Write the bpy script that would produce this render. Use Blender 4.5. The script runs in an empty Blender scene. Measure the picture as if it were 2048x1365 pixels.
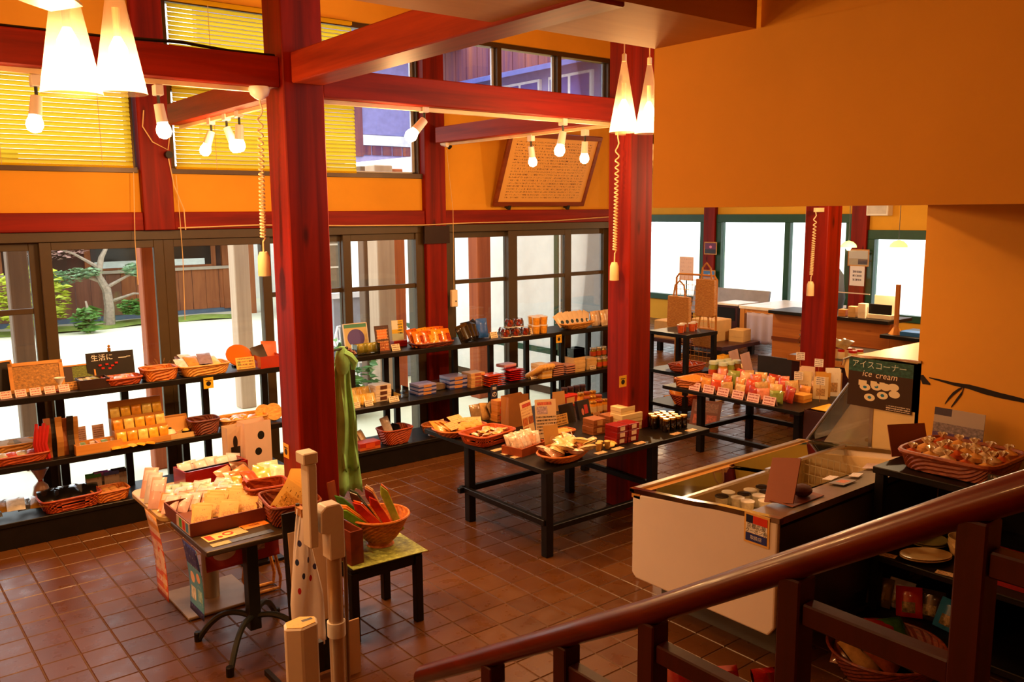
# A souvenir and produce shop seen from its stair: timber frame, garden doors, laden shelves and tables.
import bpy, bmesh, math, random
from mathutils import Vector, Matrix
random.seed(7)
R = math.radians
sc = bpy.context.scene
COL = sc.collection

# ------------------------------------------------------------------ camera
cam_data = bpy.data.cameras.new('camera')
cam_data.sensor_width = 36.0
cam_data.lens = 36.0 * 1728.8 / 2048.0
cam_data.clip_start = 0.05
cam_data.clip_end = 300
cam = bpy.data.objects.new('camera', cam_data)
COL.objects.link(cam)
yaw, pitch, roll = R(38.5286), R(8.5175), R(-0.4615)
cf = Vector((math.sin(yaw) * math.cos(pitch), math.cos(yaw) * math.cos(pitch), -math.sin(pitch)))
cr = Vector((math.cos(yaw), -math.sin(yaw), 0))
cu = cr.cross(cf)
cr2 = math.cos(roll) * cr + math.sin(roll) * cu
cu2 = -math.sin(roll) * cr + math.cos(roll) * cu
m3 = Matrix((cr2, cu2, -cf)).transposed()
cam.matrix_world = Matrix.Translation((0, 0, 2.4)) @ m3.to_4x4()
sc.camera = cam

# ------------------------------------------------------------------ sky, exposure
world = bpy.data.worlds.new('overcast_sky')
sc.world = world
world.use_nodes = True
bg = world.node_tree.nodes['Background']
bg.inputs[0].default_value = (0.90, 0.97, 1.0, 1)
bg.inputs[1].default_value = 2.8
sc.view_settings.view_transform = 'Standard'
sc.view_settings.look = 'None'
sc.view_settings.exposure = 0.3
sc.view_settings.gamma = 1.0
sc.view_settings.use_curve_mapping = False
sc.cycles.max_bounces = 6
sc.cycles.diffuse_bounces = 3
sc.cycles.glossy_bounces = 3
sc.cycles.transmission_bounces = 4
sc.cycles.transparent_max_bounces = 40
sc.cycles.sample_clamp_indirect = 4.0
sc.cycles.caustics_reflective = False
sc.cycles.caustics_refractive = False
LAMP_COL = (1.0, 0.52, 0.19)
PENDANT_W = 24.0
SPOT_W = 42.0

# ------------------------------------------------------------------ node helpers
def C(h):
    h = h.lstrip('#')
    v = [int(h[i:i + 2], 16) / 255 for i in (0, 2, 4)]
    return tuple(c / 12.92 if c <= 0.04045 else ((c + 0.055) / 1.055) ** 2.4 for c in v)

class NT:
    def __init__(s, name):
        s.m = bpy.data.materials.new(name); s.m.use_nodes = True
        s.t = s.m.node_tree; s.n = s.t.nodes; s.b = s.n['Principled BSDF']; s.out = s.n['Material Output']
    def put(s, sock, v):
        if isinstance(v, bpy.types.NodeSocket): s.t.links.new(v, sock)
        elif v is not None:
            if hasattr(sock.default_value, '__len__') and not hasattr(v, '__len__'): v = (v,) * len(sock.default_value)
            if hasattr(v, '__len__') and len(v) == 3 and len(sock.default_value) == 4: v = (*v, 1)
            sock.default_value = v
    def math(s, op, a, b=None, c=None):
        n = s.n.new('ShaderNodeMath'); n.operation = op
        s.put(n.inputs[0], a)
        if b is not None: s.put(n.inputs[1], b)
        if c is not None: s.put(n.inputs[2], c)
        return n.outputs[0]
    def mix(s, f, a, b, blend='MIX'):
        n = s.n.new('ShaderNodeMix'); n.data_type = 'RGBA'; n.blend_type = blend
        s.put(n.inputs[0], f); s.put(n.inputs[6], a); s.put(n.inputs[7], b)
        return n.outputs[2]
    def coord(s, kind='Object'):
        return s.n.new('ShaderNodeTexCoord').outputs[kind]
    def mapping(s, v, scale=(1, 1, 1), loc=(0, 0, 0), rot=(0, 0, 0)):
        n = s.n.new('ShaderNodeMapping'); s.put(n.inputs[0], v)
        n.inputs['Scale'].default_value = scale; n.inputs['Location'].default_value = loc; n.inputs['Rotation'].default_value = rot
        return n.outputs[0]
    def noise(s, v, scale, detail=3, rough=0.5, dist=0.0):
        n = s.n.new('ShaderNodeTexNoise'); s.put(n.inputs['Vector'], v)
        n.inputs['Scale'].default_value = scale; n.inputs['Detail'].default_value = detail
        n.inputs['Roughness'].default_value = rough; n.inputs['Distortion'].default_value = dist
        return n.outputs['Fac']
    def voronoi(s, v, scale, out='Distance'):
        n = s.n.new('ShaderNodeTexVoronoi'); s.put(n.inputs['Vector'], v); n.inputs['Scale'].default_value = scale
        return n.outputs[out]
    def ramp(s, f, stops):
        n = s.n.new('ShaderNodeValToRGB'); s.put(n.inputs[0], f)
        e = n.color_ramp.elements
        while len(e) < len(stops): e.new(0.5)
        for k, (p, c) in enumerate(stops):
            e[k].position = p; e[k].color = (*c, 1) if len(c) == 3 else c
        return n.outputs[0]
    def sep(s, v):
        n = s.n.new('ShaderNodeSeparateXYZ'); s.put(n.inputs[0], v); return n.outputs
    def comb(s, x, y, z=0.0):
        n = s.n.new('ShaderNodeCombineXYZ'); s.put(n.inputs[0], x); s.put(n.inputs[1], y); s.put(n.inputs[2], z); return n.outputs[0]
    def bump(s, h, strength=0.3, dist=0.01):
        n = s.n.new('ShaderNodeBump'); n.inputs['Strength'].default_value = strength; n.inputs['Distance'].default_value = dist
        s.put(n.inputs['Height'], h); s.t.links.new(n.outputs[0], s.b.inputs['Normal'])
    def base(s, c, rough=0.5, metal=0.0, spec=None, coat=0.0):
        s.put(s.b.inputs['Base Color'], c); s.put(s.b.inputs['Roughness'], rough); s.put(s.b.inputs['Metallic'], metal)
        if spec is not None: s.b.inputs['Specular IOR Level'].default_value = spec
        if coat: s.b.inputs['Coat Weight'].default_value = coat; s.b.inputs['Coat Roughness'].default_value = 0.06
        return s.m

M = {}
def plain(name, col, rough=0.5, metal=0.0, var=0.12, scale=6.0, coat=0.0, bump=0.0, spec=None):
    if name in M: return M[name]
    t = NT(name); c = C(col) if isinstance(col, str) else col
    f = t.noise(t.coord('Object'), scale, 4, 0.6)
    lo = tuple(x * (1 - var) for x in c); hi = tuple(min(1, x * (1 + var)) for x in c)
    t.base(t.ramp(f, [(0.3, lo), (0.7, hi)]), rough, metal, spec, coat)
    if bump: t.bump(t.noise(t.coord('Object'), scale * 8, 3), bump, 0.004)
    M[name] = t.m
    return t.m

def wood(name, dark, light, axis, rough=0.38, grain=14.0, knots=True, coat=0.0, spec=0.4):
    """grain runs along the given local axis"""
    if name in M: return M[name]
    t = NT(name); v = t.coord('Object')
    sc3 = [grain, grain, grain]; sc3['xyz'.index(axis)] = grain * 0.05
    g = t.noise(t.mapping(v, tuple(sc3)), 1.0, 5, 0.62, 0.6)
    big = t.noise(t.mapping(v, tuple(x * 0.18 for x in sc3)), 1.0, 2, 0.5, 1.0)
    col = t.ramp(t.math('ADD', t.math('MULTIPLY', g, 0.6), t.math('MULTIPLY', big, 0.4)), [(0.32, C(dark)), (0.68, C(light))])
    if knots:
        ks = [5.0, 5.0, 5.0]; ks['xyz'.index(axis)] = 1.6
        k = t.voronoi(t.mapping(v, tuple(ks)), 1.0)
        kf = t.ramp(k, [(0.05, (1, 1, 1)), (0.13, (0, 0, 0))])
        col = t.mix(t.math('MULTIPLY', kf, 0.75), col, tuple(x * 0.25 for x in C(dark)))
    t.base(col, rough, 0, spec, coat)
    t.bump(g, 0.12, 0.004)
    M[name] = t.m
    return t.m

def weave_mat(name, c1, c2, rough=0.5):
    if name in M: return M[name]
    t = NT(name); v = t.coord('Object')
    f = t.noise(t.mapping(v, (30, 30, 90)), 1.0, 3, 0.6)
    t.base(t.ramp(f, [(0.3, C(c1)), (0.7, C(c2))]), rough)
    t.bump(t.noise(t.mapping(v, (60, 60, 240)), 1.0, 2), 0.3, 0.003)
    M[name] = t.m
    return t.m

def print_mat(name, paper, ink='#3a1a10', lines=10, plane='xz', blocks=(), ink_amt=0.5, margin=0.08, rough=0.45, xfreq=26.0, coat=0.0, text_area=(0.0, 1.0, 0.0, 1.0)):
    """flat print: rows of small lettering inside text_area plus coloured blocks (u0,u1,v0,v1,colour[,round])"""
    if name in M: return M[name]
    t = NT(name); x, y, z = t.sep(t.coord('Generated'))[0:3]
    u, v = {'xz': (x, z), 'xy': (x, y), 'yz': (y, z)}[plane]
    def inside(a, lo, hi): return t.math('MULTIPLY', t.math('GREATER_THAN', a, lo), t.math('LESS_THAN', a, hi))
    col = C(paper)
    base_n = t.noise(t.comb(u, v), 3.0, 3)
    col = t.mix(base_n, tuple(c * 0.92 for c in col), tuple(min(1, c * 1.05) for c in col))
    for b in blocks:
        f = t.math('MULTIPLY', inside(u, b[0], b[1]), inside(v, b[2], b[3]))
        if len(b) > 5 and b[5] == 'round':
            du = t.math('DIVIDE', t.math('SUBTRACT', u, (b[0] + b[1]) / 2), (b[1] - b[0]) / 2)
            dv = t.math('DIVIDE', t.math('SUBTRACT', v, (b[2] + b[3]) / 2), (b[3] - b[2]) / 2)
            f = t.math('LESS_THAN', t.math('ADD', t.math('MULTIPLY', du, du), t.math('MULTIPLY', dv, dv)), 1.0)
        bc = C(b[4])
        if len(b) > 5 and b[5] == 'photo':
            n = t.noise(t.comb(u, v), 14.0, 4, 0.7)
            bc = t.ramp(n, [(0.3, tuple(c * 0.35 for c in bc)), (0.55, bc), (0.75, tuple(min(1, c * 1.7 + 0.03) for c in bc))])
        col = t.mix(f, col, bc)
    if lines:
        rv = t.math('MULTIPLY', v, float(lines))
        row = t.math('FLOOR', rv)
        fr = t.math('FRACT', rv)
        n = t.noise(t.comb(t.math('MULTIPLY', u, xfreq), t.math('MULTIPLY', row, 7.3)), 1.0, 3, 0.8)
        nv = t.noise(t.comb(t.math('MULTIPLY', u, xfreq * 2.4), t.math('MULTIPLY', v, lines * 3.0)), 1.0, 1, 0.5)
        f = t.math('MULTIPLY', inside(fr, 0.24, 0.76), t.math('GREATER_THAN', t.math('ADD', t.math('MULTIPLY', n, 0.5), t.math('MULTIPLY', nv, 0.5)), 1.0 - ink_amt - 0.02))
        ta = text_area
        f = t.math('MULTIPLY', f, t.math('MULTIPLY', inside(u, max(margin, ta[0]), min(1 - margin, ta[1])), inside(v, max(margin, ta[2]), min(1 - margin, ta[3]))))
        col = t.mix(f, col, C(ink))
    t.base(col, rough, 0, None, coat)
    M[name] = t.m
    return t.m

def glass_mat(name, tint=(1, 1, 1), refl=0.06, rough=0.02):
    if name in M: return M[name]
    t = NT(name)
    tr = t.n.new('ShaderNodeBsdfTransparent'); tr.inputs[0].default_value = (*tint, 1)
    gl = t.n.new('ShaderNodeBsdfGlossy'); gl.inputs['Roughness'].default_value = rough
    fr = t.n.new('ShaderNodeFresnel'); fr.inputs[0].default_value = 1.45
    mx = t.n.new('ShaderNodeMixShader')
    t.t.links.new(t.math('MULTIPLY', fr.outputs[0], refl * 16), mx.inputs[0])
    t.t.links.new(tr.outputs[0], mx.inputs[1]); t.t.links.new(gl.outputs[0], mx.inputs[2])
    t.t.links.new(mx.outputs[0], t.out.inputs[0])
    M[name] = t.m
    return t.m

def emit_mat(name, col, strength):
    if name in M: return M[name]
    t = NT(name); t.base((0.9, 0.9, 0.9), 0.4)
    t.put(t.b.inputs['Emission Color'], col); t.b.inputs['Emission Strength'].default_value = strength
    M[name] = t.m
    return t.m

def cloth_trans(name, col, trans=0.5):
    if name in M: return M[name]
    t = NT(name); c = C(col)
    d = t.n.new('ShaderNodeBsdfDiffuse'); d.inputs[0].default_value = (*c, 1)
    tl = t.n.new('ShaderNodeBsdfTranslucent'); tl.inputs[0].default_value = (*c, 1)
    mx = t.n.new('ShaderNodeMixShader'); mx.inputs[0].default_value = trans
    t.t.links.new(d.outputs[0], mx.inputs[1]); t.t.links.new(tl.outputs[0], mx.inputs[2]); t.t.links.new(mx.outputs[0], t.out.inputs[0])
    M[name] = t.m
    return t.m

# ------------------------------------------------------------------ mesh helpers
class MB:
    def __init__(s): s.v = []; s.f = []
    def add(s, vs, fs, mat=None):
        o = len(s.v)
        s.v += [tuple(mat @ Vector(p)) for p in vs] if mat is not None else [tuple(p) for p in vs]
        s.f += [tuple(i + o for i in f) for f in fs]
        return s
    def box(s, x0, x1, y0, y1, z0, z1, mat=None):
        vs = [(x, y, z) for z in (z0, z1) for y in (y0, y1) for x in (x0, x1)]
        return s.add(vs, [(0, 2, 3, 1), (4, 5, 7, 6), (0, 1, 5, 4), (2, 6, 7, 3), (0, 4, 6, 2), (1, 3, 7, 5)], mat)
    def cbox(s, c, size, mat=None):
        return s.box(c[0] - size[0] / 2, c[0] + size[0] / 2, c[1] - size[1] / 2, c[1] + size[1] / 2, c[2] - size[2] / 2, c[2] + size[2] / 2, mat)
    def lathe(s, prof, n=20, c=(0, 0), mat=None, closed=True, sx=1.0, sy=1.0):
        vs = []; fs = []
        for r, z in prof:
            for k in range(n):
                a = 2 * math.pi * k / n
                vs.append((c[0] + r * sx * math.cos(a), c[1] + r * sy * math.sin(a), z))
        for j in range(len(prof) - 1):
            for k in range(n):
                k2 = (k + 1) % n
                fs.append((j * n + k, j * n + k2, (j + 1) * n + k2, (j + 1) * n + k))
        if closed:
            fs.append(tuple(range(n - 1, -1, -1))); fs.append(tuple(range((len(prof) - 1) * n, len(prof) * n)))
        return s.add(vs, fs, mat)
    def rod(s, p0, p1, r0, r1=None, n=8):
        r1 = r0 if r1 is None else r1
        p0 = Vector(p0); p1 = Vector(p1); d = (p1 - p0)
        q = d.to_track_quat('Z', 'Y').to_matrix().to_4x4()
        return s.lathe([(r0, 0), (r1, d.length)], n, mat=Matrix.Translation(p0) @ q)
    def tube(s, pts, r, n=6, closed=False):
        pts = [Vector(p) for p in pts]; m = len(pts); rings = []
        up = Vector((0, 0, 1)); prev = None
        for i in range(m):
            a = pts[(i - 1) % m] if (closed or i > 0) else pts[i]
            b = pts[(i + 1) % m] if (closed or i < m - 1) else pts[i]
            d = (b - a).normalized()
            if prev is None:
                ref = up if abs(d.z) < 0.95 else Vector((1, 0, 0))
                x = d.cross(ref).normalized()
            else:
                x = (prev - d * prev.dot(d)).normalized()
            prev = x; y = d.cross(x)
            rr = r[i] if hasattr(r, '__len__') else r
            rings.append([pts[i] + rr * (math.cos(2 * math.pi * k / n) * x + math.sin(2 * math.pi * k / n) * y) for k in range(n)])
        vs = [p for g in rings for p in g]; fs = []
        for i in range(m if closed else m - 1):
            j = (i + 1) % m
            for k in range(n):
                k2 = (k + 1) % n
                fs.append((i * n + k, i * n + k2, j * n + k2, j * n + k))
        if not closed:
            fs.append(tuple(range(n - 1, -1, -1))); fs.append(tuple(range((m - 1) * n, m * n)))
        return s.add(vs, fs)
    def prism(s, poly, axis, a, b, mat=None):
        """polygon extruded along axis from a to b; poly holds the two other coordinates in order"""
        n = len(poly)
        def mk(p, w):
            q = list(p); q.insert('xyz'.index(axis), w); return tuple(q)
        vs = [mk(p, a) for p in poly] + [mk(p, b) for p in poly]
        fs = [tuple(range(n - 1, -1, -1)), tuple(range(n, 2 * n))] + [(i, (i + 1) % n, n + (i + 1) % n, n + i) for i in range(n)]
        return s.add(vs, fs, mat)
    def grid(s, fn, nu, nv):
        vs = [fn(i / nu, j / nv) for j in range(nv + 1) for i in range(nu + 1)]
        fs = [(j * (nu + 1) + i, j * (nu + 1) + i + 1, (j + 1) * (nu + 1) + i + 1, (j + 1) * (nu + 1) + i) for j in range(nv) for i in range(nu)]
        return s.add(vs, fs)
    def build(s, name, mat, parent=None, bev=0.0, smooth=False, seg=1, loc=None, fix=True):
        me = bpy.data.meshes.new(name)
        me.from_pydata(s.v, [], s.f)
        bm = bmesh.new(); bm.from_mesh(me)
        if fix: bmesh.ops.recalc_face_normals(bm, faces=bm.faces)
        if bev: bmesh.ops.bevel(bm, geom=[e for e in bm.edges], offset=bev, segments=seg, affect='EDGES', profile=0.5, clamp_overlap=True)
        if smooth:
            for f in bm.faces: f.smooth = True
            for e in bm.edges:
                if len(e.link_faces) == 2 and e.calc_face_angle(0) > 0.7: e.smooth = False
        bm.to_mesh(me); bm.free()
        me.materials.append(mat)
        o = bpy.data.objects.new(name, me); COL.objects.link(o)
        if parent is not None: o.parent = parent
        if loc is not None: o.location = loc
        return o

def tag(o, label=None, cat=None, group=None, kind=None):
    if label: o['label'] = label
    if cat: o['category'] = cat
    if group: o['group'] = group
    if kind: o['kind'] = kind
    return o
def thing(name, label, cat, loc=(0, 0, 0), rz=0.0, group=None, kind=None):
    o = bpy.data.objects.new(name, None); COL.objects.link(o)
    o.empty_display_size = 0.1
    o.location = loc; o.rotation_euler = (0, 0, rz)
    return tag(o, label, cat, group, kind)
def place(o, loc, rz=0.0, rx=0.0, ry=0.0):
    o.location = loc; o.rotation_euler = (rx, ry, rz); return o
def copy_tree(o, parent=None):
    c = o.copy(); COL.objects.link(c); c.parent = parent
    for ch in list(o.children): copy_tree(ch, c)
    return c
ORD = ['first', 'second', 'third', 'fourth', 'fifth', 'sixth', 'seventh', 'eighth', 'ninth', 'tenth', 'eleventh', 'twelfth', 'thirteenth', 'fourteenth', 'fifteenth', 'sixteenth', 'seventeenth', 'eighteenth', 'nineteenth', 'twentieth']

def lettering(text, size, mat, parent, loc, rot=(R(90), 0, 0), name='lettering', align='CENTER', shear=0.0, depth=0.0, width=1.0):
    cu_ = bpy.data.curves.new(name, 'FONT'); cu_.body = text; cu_.size = size; cu_.align_x = align; cu_.align_y = 'CENTER'
    cu_.resolution_u = 2; cu_.shear = shear; cu_.extrude = depth
    tmp = bpy.data.objects.new(name, cu_); COL.objects.link(tmp)
    dg = bpy.context.evaluated_depsgraph_get()
    me = bpy.data.meshes.new_from_object(tmp.evaluated_get(dg))
    bpy.data.objects.remove(tmp); bpy.data.curves.remove(cu_)
    me.materials.clear(); me.materials.append(mat); me.name = name
    o = bpy.data.objects.new(name, me); COL.objects.link(o); o.parent = parent
    o.location = loc; o.rotation_euler = rot; o.scale = (width, 1, 1)
    return o

# ------------------------------------------------------------------ shared materials
RED_Z = wood('red_timber_upright', '#520902', '#9c1e06', 'z', 0.5, spec=0.18)
RED_X = wood('red_timber_along', '#580b03', '#a02206', 'x', 0.5, spec=0.18)
RED_Y = wood('red_timber_across', '#681406', '#b03c12', 'y', 0.5, spec=0.2)
PLASTER = plain('ochre_plaster', '#e6a62a', 0.85, var=0.05, scale=2.0, bump=0.08)
PLASTER_HALL = plain('ochre_plaster_hall', '#eca838', 0.85, var=0.06, scale=1.2, bump=0.08)
PLY = wood('plywood_soffit', '#b8752a', '#cf8f3f', 'x', 0.6, grain=7.0, knots=False)
OLIVE = plain('olive_brown_frame', '#4a3a20', 0.45, var=0.1)
BLACK = plain('black_stained_wood', '#120d0a', 0.42, var=0.3, scale=9, spec=0.3)
GREEN_FR = plain('dark_green_frame', '#12442a', 0.45)
WHITE_FR = plain('white_metal_frame', '#e8e4ee', 0.4)
CREAM = plain('cream_plastic', '#efe2c4', 0.4, var=0.04)
WHITE = plain('white_plastic', '#f2eee8', 0.4, var=0.03)
STEEL = plain('brushed_steel', '#b9b2a8', 0.28, 0.9, var=0.08, scale=20)
DARK_MET = plain('dark_grey_metal', '#2c302e', 0.4, 0.3)
GLASS = glass_mat('clear_glass', (0.97, 0.98, 0.97), 0.05)
CLEAR = glass_mat('clear_acrylic', (0.96, 0.97, 0.97), 0.09)

# ------------------------------------------------------------------ floor of square tiles
def tile_mat():
    t = NT('brown_clay_tile')
    g = t.n.new('ShaderNodeNewGeometry').outputs['Position']
    x, y, z = t.sep(g)[0:3]
    cell = t.comb(t.math('FLOOR', t.math('DIVIDE', t.math('SUBTRACT', x, 0.71), 0.2)), t.math('FLOOR', t.math('DIVIDE', t.math('SUBTRACT', y, 4.79), 0.2)))
    w = t.n.new('ShaderNodeTexWhiteNoise'); t.put(w.inputs['Vector'], cell)
    n = t.noise(g, 5.0, 5, 0.65)
    f = t.math('ADD', t.math('MULTIPLY', w.outputs['Value'], 0.35), t.math('MULTIPLY', n, 0.65))
    t.base(t.ramp(f, [(0.15, C('#4e2c12')), (0.5, C('#5a3516')), (0.9, C('#65401c'))]), t.ramp(t.noise(g, 9.0, 3), [(0.3, (0.24,) * 3), (0.7, (0.38,) * 3)]), 0, 0.4)
    t.bump(t.noise(g, 60.0, 3), 0.08, 0.003)
    return t.m
TILE = tile_mat()
GROUT = plain('pale_grout', '#523820', 0.8, var=0.15, scale=12)
floor = MB().box(-3.2, 7.75, -3.2, 7.8, -0.2, -0.004).box(7.75, 15.2, -3.2, 15.2, -0.2, -0.004).build('floor', GROUT)
tag(floor, 'brown square tiled shop floor with pale joints', None, None, 'structure')
TS = 0.2; TG = 0.0028
def tile_geo(mb, cx, cy):
    h = TS / 2 - TG; c = 0.004
    vs = [(cx + sx * h, cy + sy * h, -0.0042) for sx, sy in ((-1, -1), (1, -1), (1, 1), (-1, 1))] + [(cx + sx * (h - c), cy + sy * (h - c), 0.0) for sx, sy in ((-1, -1), (1, -1), (1, 1), (-1, 1))]
    mb.add(vs, [(4, 5, 6, 7)] + [(i, (i + 1) % 4, 4 + (i + 1) % 4, 4 + i) for i in range(4)])
cells = []
for i in range(-20, 73):
    for j in range(-40, 54):
        cx = 0.71 + (i + 0.5) * TS; cy = 4.79 + (j + 0.5) * TS
        if cx < -3.1 or cx > 15.1 or cy < -3.1 or cy > (15.1 if cx > 7.85 else 7.7): continue
        d = Vector((cx, cy, -2.4)); zf = d.dot(cf); px = d.dot(cr2) / zf if zf > 0.1 else 9; py = d.dot(cu2) / zf if zf > 0.1 else 9
        vis = zf > 0.1 and abs(px) < 0.60 and abs(py) < 0.40 and cy < 6.95
        cells.append((0 if vis else 1, d.length, cx, cy))
cells.sort()
proto = MB(); tile_geo(proto, 0, 0)
proto = proto.build('tile', TILE, floor)
rest = MB()
for k, (hid, dist, cx, cy) in enumerate(cells):
    if k < 298:
        o = proto if k == 0 else proto.copy()
        if k: COL.objects.link(o)
        o.location = (cx, cy, 0)
    else: tile_geo(rest, cx, cy)
tag(rest.build('remaining_tiles', TILE, floor), kind='stuff')

# ------------------------------------------------------------------ walls
def structure(mb, name, mat, label, bev=0.0):
    return tag(mb.build(name, mat, None, bev), label, None, None, 'structure')
wb = MB()
WY0, WY1 = 7.62, 7.78
for x0, x1, z0, z1 in ((-3.2, 2.13, 2.42, 2.77), (-3.2, 2.13, 3.55, 4.5), (2.38, 4.90, 2.42, 2.77), (2.38, 4.90, 4.20, 4.5), (5.15, 7.67, 2.42, 3.52), (5.15, 7.67, 4.20, 4.5), (-3.2, -0.35, 2.77, 3.55)):
    wb.box(x0, x1, WY0, WY1, z0, z1)
structure(wb, 'wall_back', PLASTER, 'ochre plaster wall above the garden doors')
structure(MB().box(-3.2, -3.05, -3.2, 7.8, 0, 4.5), 'wall_left', PLASTER_HALL, 'ochre plaster end wall out of view')
structure(MB().box(-3.2, 5.6, -3.2, -3.05, 0, 4.5), 'wall_front', PLASTER_HALL, 'ochre plaster wall behind the stair')
structure(MB().box(5.52, 5.67, -3.05, 2.69, 0, 2.43), 'wall_right', PLASTER_HALL, 'ochre plaster wall with black scorch marks beside the freezer')
structure(MB().box(5.67, 15.0, 2.45, 2.60, 0, 3.2), 'wall_side', PLASTER, 'ochre plaster wall behind the ice cream showcase')
structure(MB().box(3.135, 3.25, -3.05, 2.85, 2.412, 3.145).box(3.165, 3.25, -3.05, 2.29, 3.145, 4.5), 'wall_hanging', PLASTER_HALL, 'broad ochre plaster wall hanging above the freezer')
structure(MB().box(3.25, 5.67, -3.05, 2.85, 2.43, 2.55), 'ceiling_low', PLASTER_HALL, 'low ceiling behind the hanging wall')
structure(MB().box(-3.05, 3.135, 2.29, 2.85, 3.145, 4.5), 'ceiling_soffit', PLY, 'plywood clad soffit box running over the timber beam')
structure(MB().box(-3.2, 8.0, -3.2, 7.8, 4.5, 4.6), 'ceiling', PLASTER, 'ochre ceiling high above the shop')
structure(MB().box(7.92, 15.2, 2.45, 15.2, 3.2, 3.3), 'ceiling_far', PLASTER, 'ceiling of the far room')
structure(MB().box(5.67, 8.0, 2.45, 2.6, 3.2, 4.5).box(7.92, 8.04, 2.45, 7.8, 3.2, 4.6), 'wall_upper', PLASTER, 'ochre plaster above the far room opening')
structure(MB().box(7.70, 7.85, 7.80, 15.2, 2.30, 3.3).box(7.70, 7.85, 7.80, 15.2, 0, 0.45), 'wall_return', plain('daylight_white', '#f2f0ea', 0.8, var=0.05), 'return wall of the far room whitened to stand for daylight')  # white colour stands in for bright daylight seen through the doors
rw = thing('window_7', 'green framed white panels standing in for bright daylight behind the garden doors', None, (7.78, 7.80, 0.45), kind='structure')
for y in (0.03, 0.95, 1.9, 2.9, 3.9, 4.9, 5.9, 6.9): MB().box(-0.05, 0.05, y - 0.04, y + 0.04, 0, 1.85).build('frame_stile', GREEN_FR, rw)
MB().box(-0.05, 0.05, 0, 7.3, 1.77, 1.85).build('frame_rail', GREEN_FR, rw); MB().box(-0.05, 0.05, 0, 7.3, 0, 0.08).build('frame_rail', GREEN_FR, rw)

for k in range(7): MB().box(-0.03, 0.03, (0.03, 0.95, 1.9, 2.9, 3.9, 4.9, 5.9)[k] + 0.04, (0.95, 1.9, 2.9, 3.9, 4.9, 5.9, 6.9)[k] - 0.04, 0.08, 1.77).build('white_panel', plain('daylight_white', '#f2f0ea', 0.8, var=0.05), rw)  # opaque white panels imitate the bright outdoors behind the doors
# scorch marks
SCORCH = plain('black_scorch', '#1a0a04', 0.8)
sm = thing('wall_scorch', 'jagged black scorch streaks on the ochre wall above the wrapped cake basket', 'stain', (5.519, 0, 0))
def streak(pts, name='streak'):
    b = MB()
    top = [(0, y, z + w) for y, z, w in pts]; bot = [(0, y, z - w) for y, z, w in pts]
    vs = top + bot; n = len(pts)
    vs += [(-0.003, y, z) for (_, y, z) in vs]
    fs = [(2 * n + i, 2 * n + i + 1, 2 * n + n + i + 1, 2 * n + n + i) for i in range(n - 1)]
    fs += [(i, i + 1, 2 * n + i + 1, 2 * n + i) for i in range(n - 1)] + [(n + i, n + i + 1, 3 * n + i + 1, 3 * n + i) for i in range(n - 1)]
    b.add(vs, fs).build(name, SCORCH, sm)
def ww(px): return px
streak([(2.665, 1.315, 0.012), (2.65, 1.30, 0.03), (2.63, 1.29, 0.018), (2.60, 1.275, 0.004)])
streak([(2.61, 1.318, 0.003), (2.55, 1.312, 0.006), (2.45, 1.300, 0.010), (2.36, 1.297, 0.014), (2.27, 1.283, 0.018), (2.18, 1.272, 0.016), (2.10, 1.266, 0.014), (1.9, 1.25, 0.006)])
streak([(2.40, 1.285, 0.004), (2.425, 1.265, 0.010), (2.455, 1.235, 0.012), (2.48, 1.20, 0.010), (2.50, 1.165, 0.003)])
streak([(2.39, 1.29, 0.006), (2.40, 1.25, 0.012), (2.43, 1.20, 0.012), (2.46, 1.15, 0.004)])

# ------------------------------------------------------------------ timber frame: pillars, posts, beams
def timber(name, label, cat, box, mat, group=None, bev=0.006):
    x0, x1, y0, y1, z0, z1 = box
    o = MB().box(x0 - (x0 + x1) / 2, x1 - (x0 + x1) / 2, y0 - (y0 + y1) / 2, y1 - (y0 + y1) / 2, 0, z1 - z0).build(name, mat, None, bev)
    o.location = ((x0 + x1) / 2, (y0 + y1) / 2, z0)
    return tag(o, label, cat, group)
PILL = 'red timber pillars of the shop'
timber('pillar', 'thick red timber pillar beside the seed packet table', 'pillar', (2.13, 2.38, 4.72, 4.97, 0, 4.5), RED_Z, PILL)
timber('pillar', 'thick red timber pillar rising through the middle black table', 'pillar', (4.90, 5.145, 4.68, 4.92, 0, 4.5), RED_Z, PILL)
timber('pillar', 'red timber pillar behind the far display table', 'pillar', (7.67, 7.92, 4.70, 4.95, 0, 4.5), RED_Z, PILL)
timber('wall_post', 'red timber wall post between the left blind and the centre blind', 'post', (2.13, 2.38, 7.55, 7.80, 2.27, 4.5), RED_Z, 'red wall posts')
timber('wall_post', 'red timber wall post left of the framed notice board', 'post', (4.90, 5.15, 7.55, 7.80, 0, 4.5), RED_Z, 'red wall posts')
timber('wall_post', 'red timber corner post at the end of the garden doors', 'post', (7.67, 7.92, 7.55, 7.80, 0, 4.5), RED_Z, 'red wall posts')
lin = 'red lintel beams over the garden doors'
timber('lintel', 'red timber lintel under the left yellow blind', 'beam', (-3.0, 2.13, 7.57, 7.74, 2.27, 2.42), RED_X, lin)
timber('lintel', 'red timber lintel under the centre window', 'beam', (2.38, 4.90, 7.57, 7.74, 2.27, 2.42), RED_X, lin)
timber('lintel', 'red timber lintel below the framed notice board', 'beam', (5.15, 7.67, 7.57, 7.74, 2.27, 2.42), RED_X, lin)
timber('tie_beam', 'red tie beam meeting the near pillar from the left', 'beam', (-3.0, 2.13, 4.76, 4.92, 3.105, 3.275), RED_X, 'red tie beams')
timber('tie_beam', 'red tie beam spanning the near pillar and the middle pillar', 'beam', (2.38, 4.90, 4.73, 4.89, 3.065, 3.235), RED_X, 'red tie beams')
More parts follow.
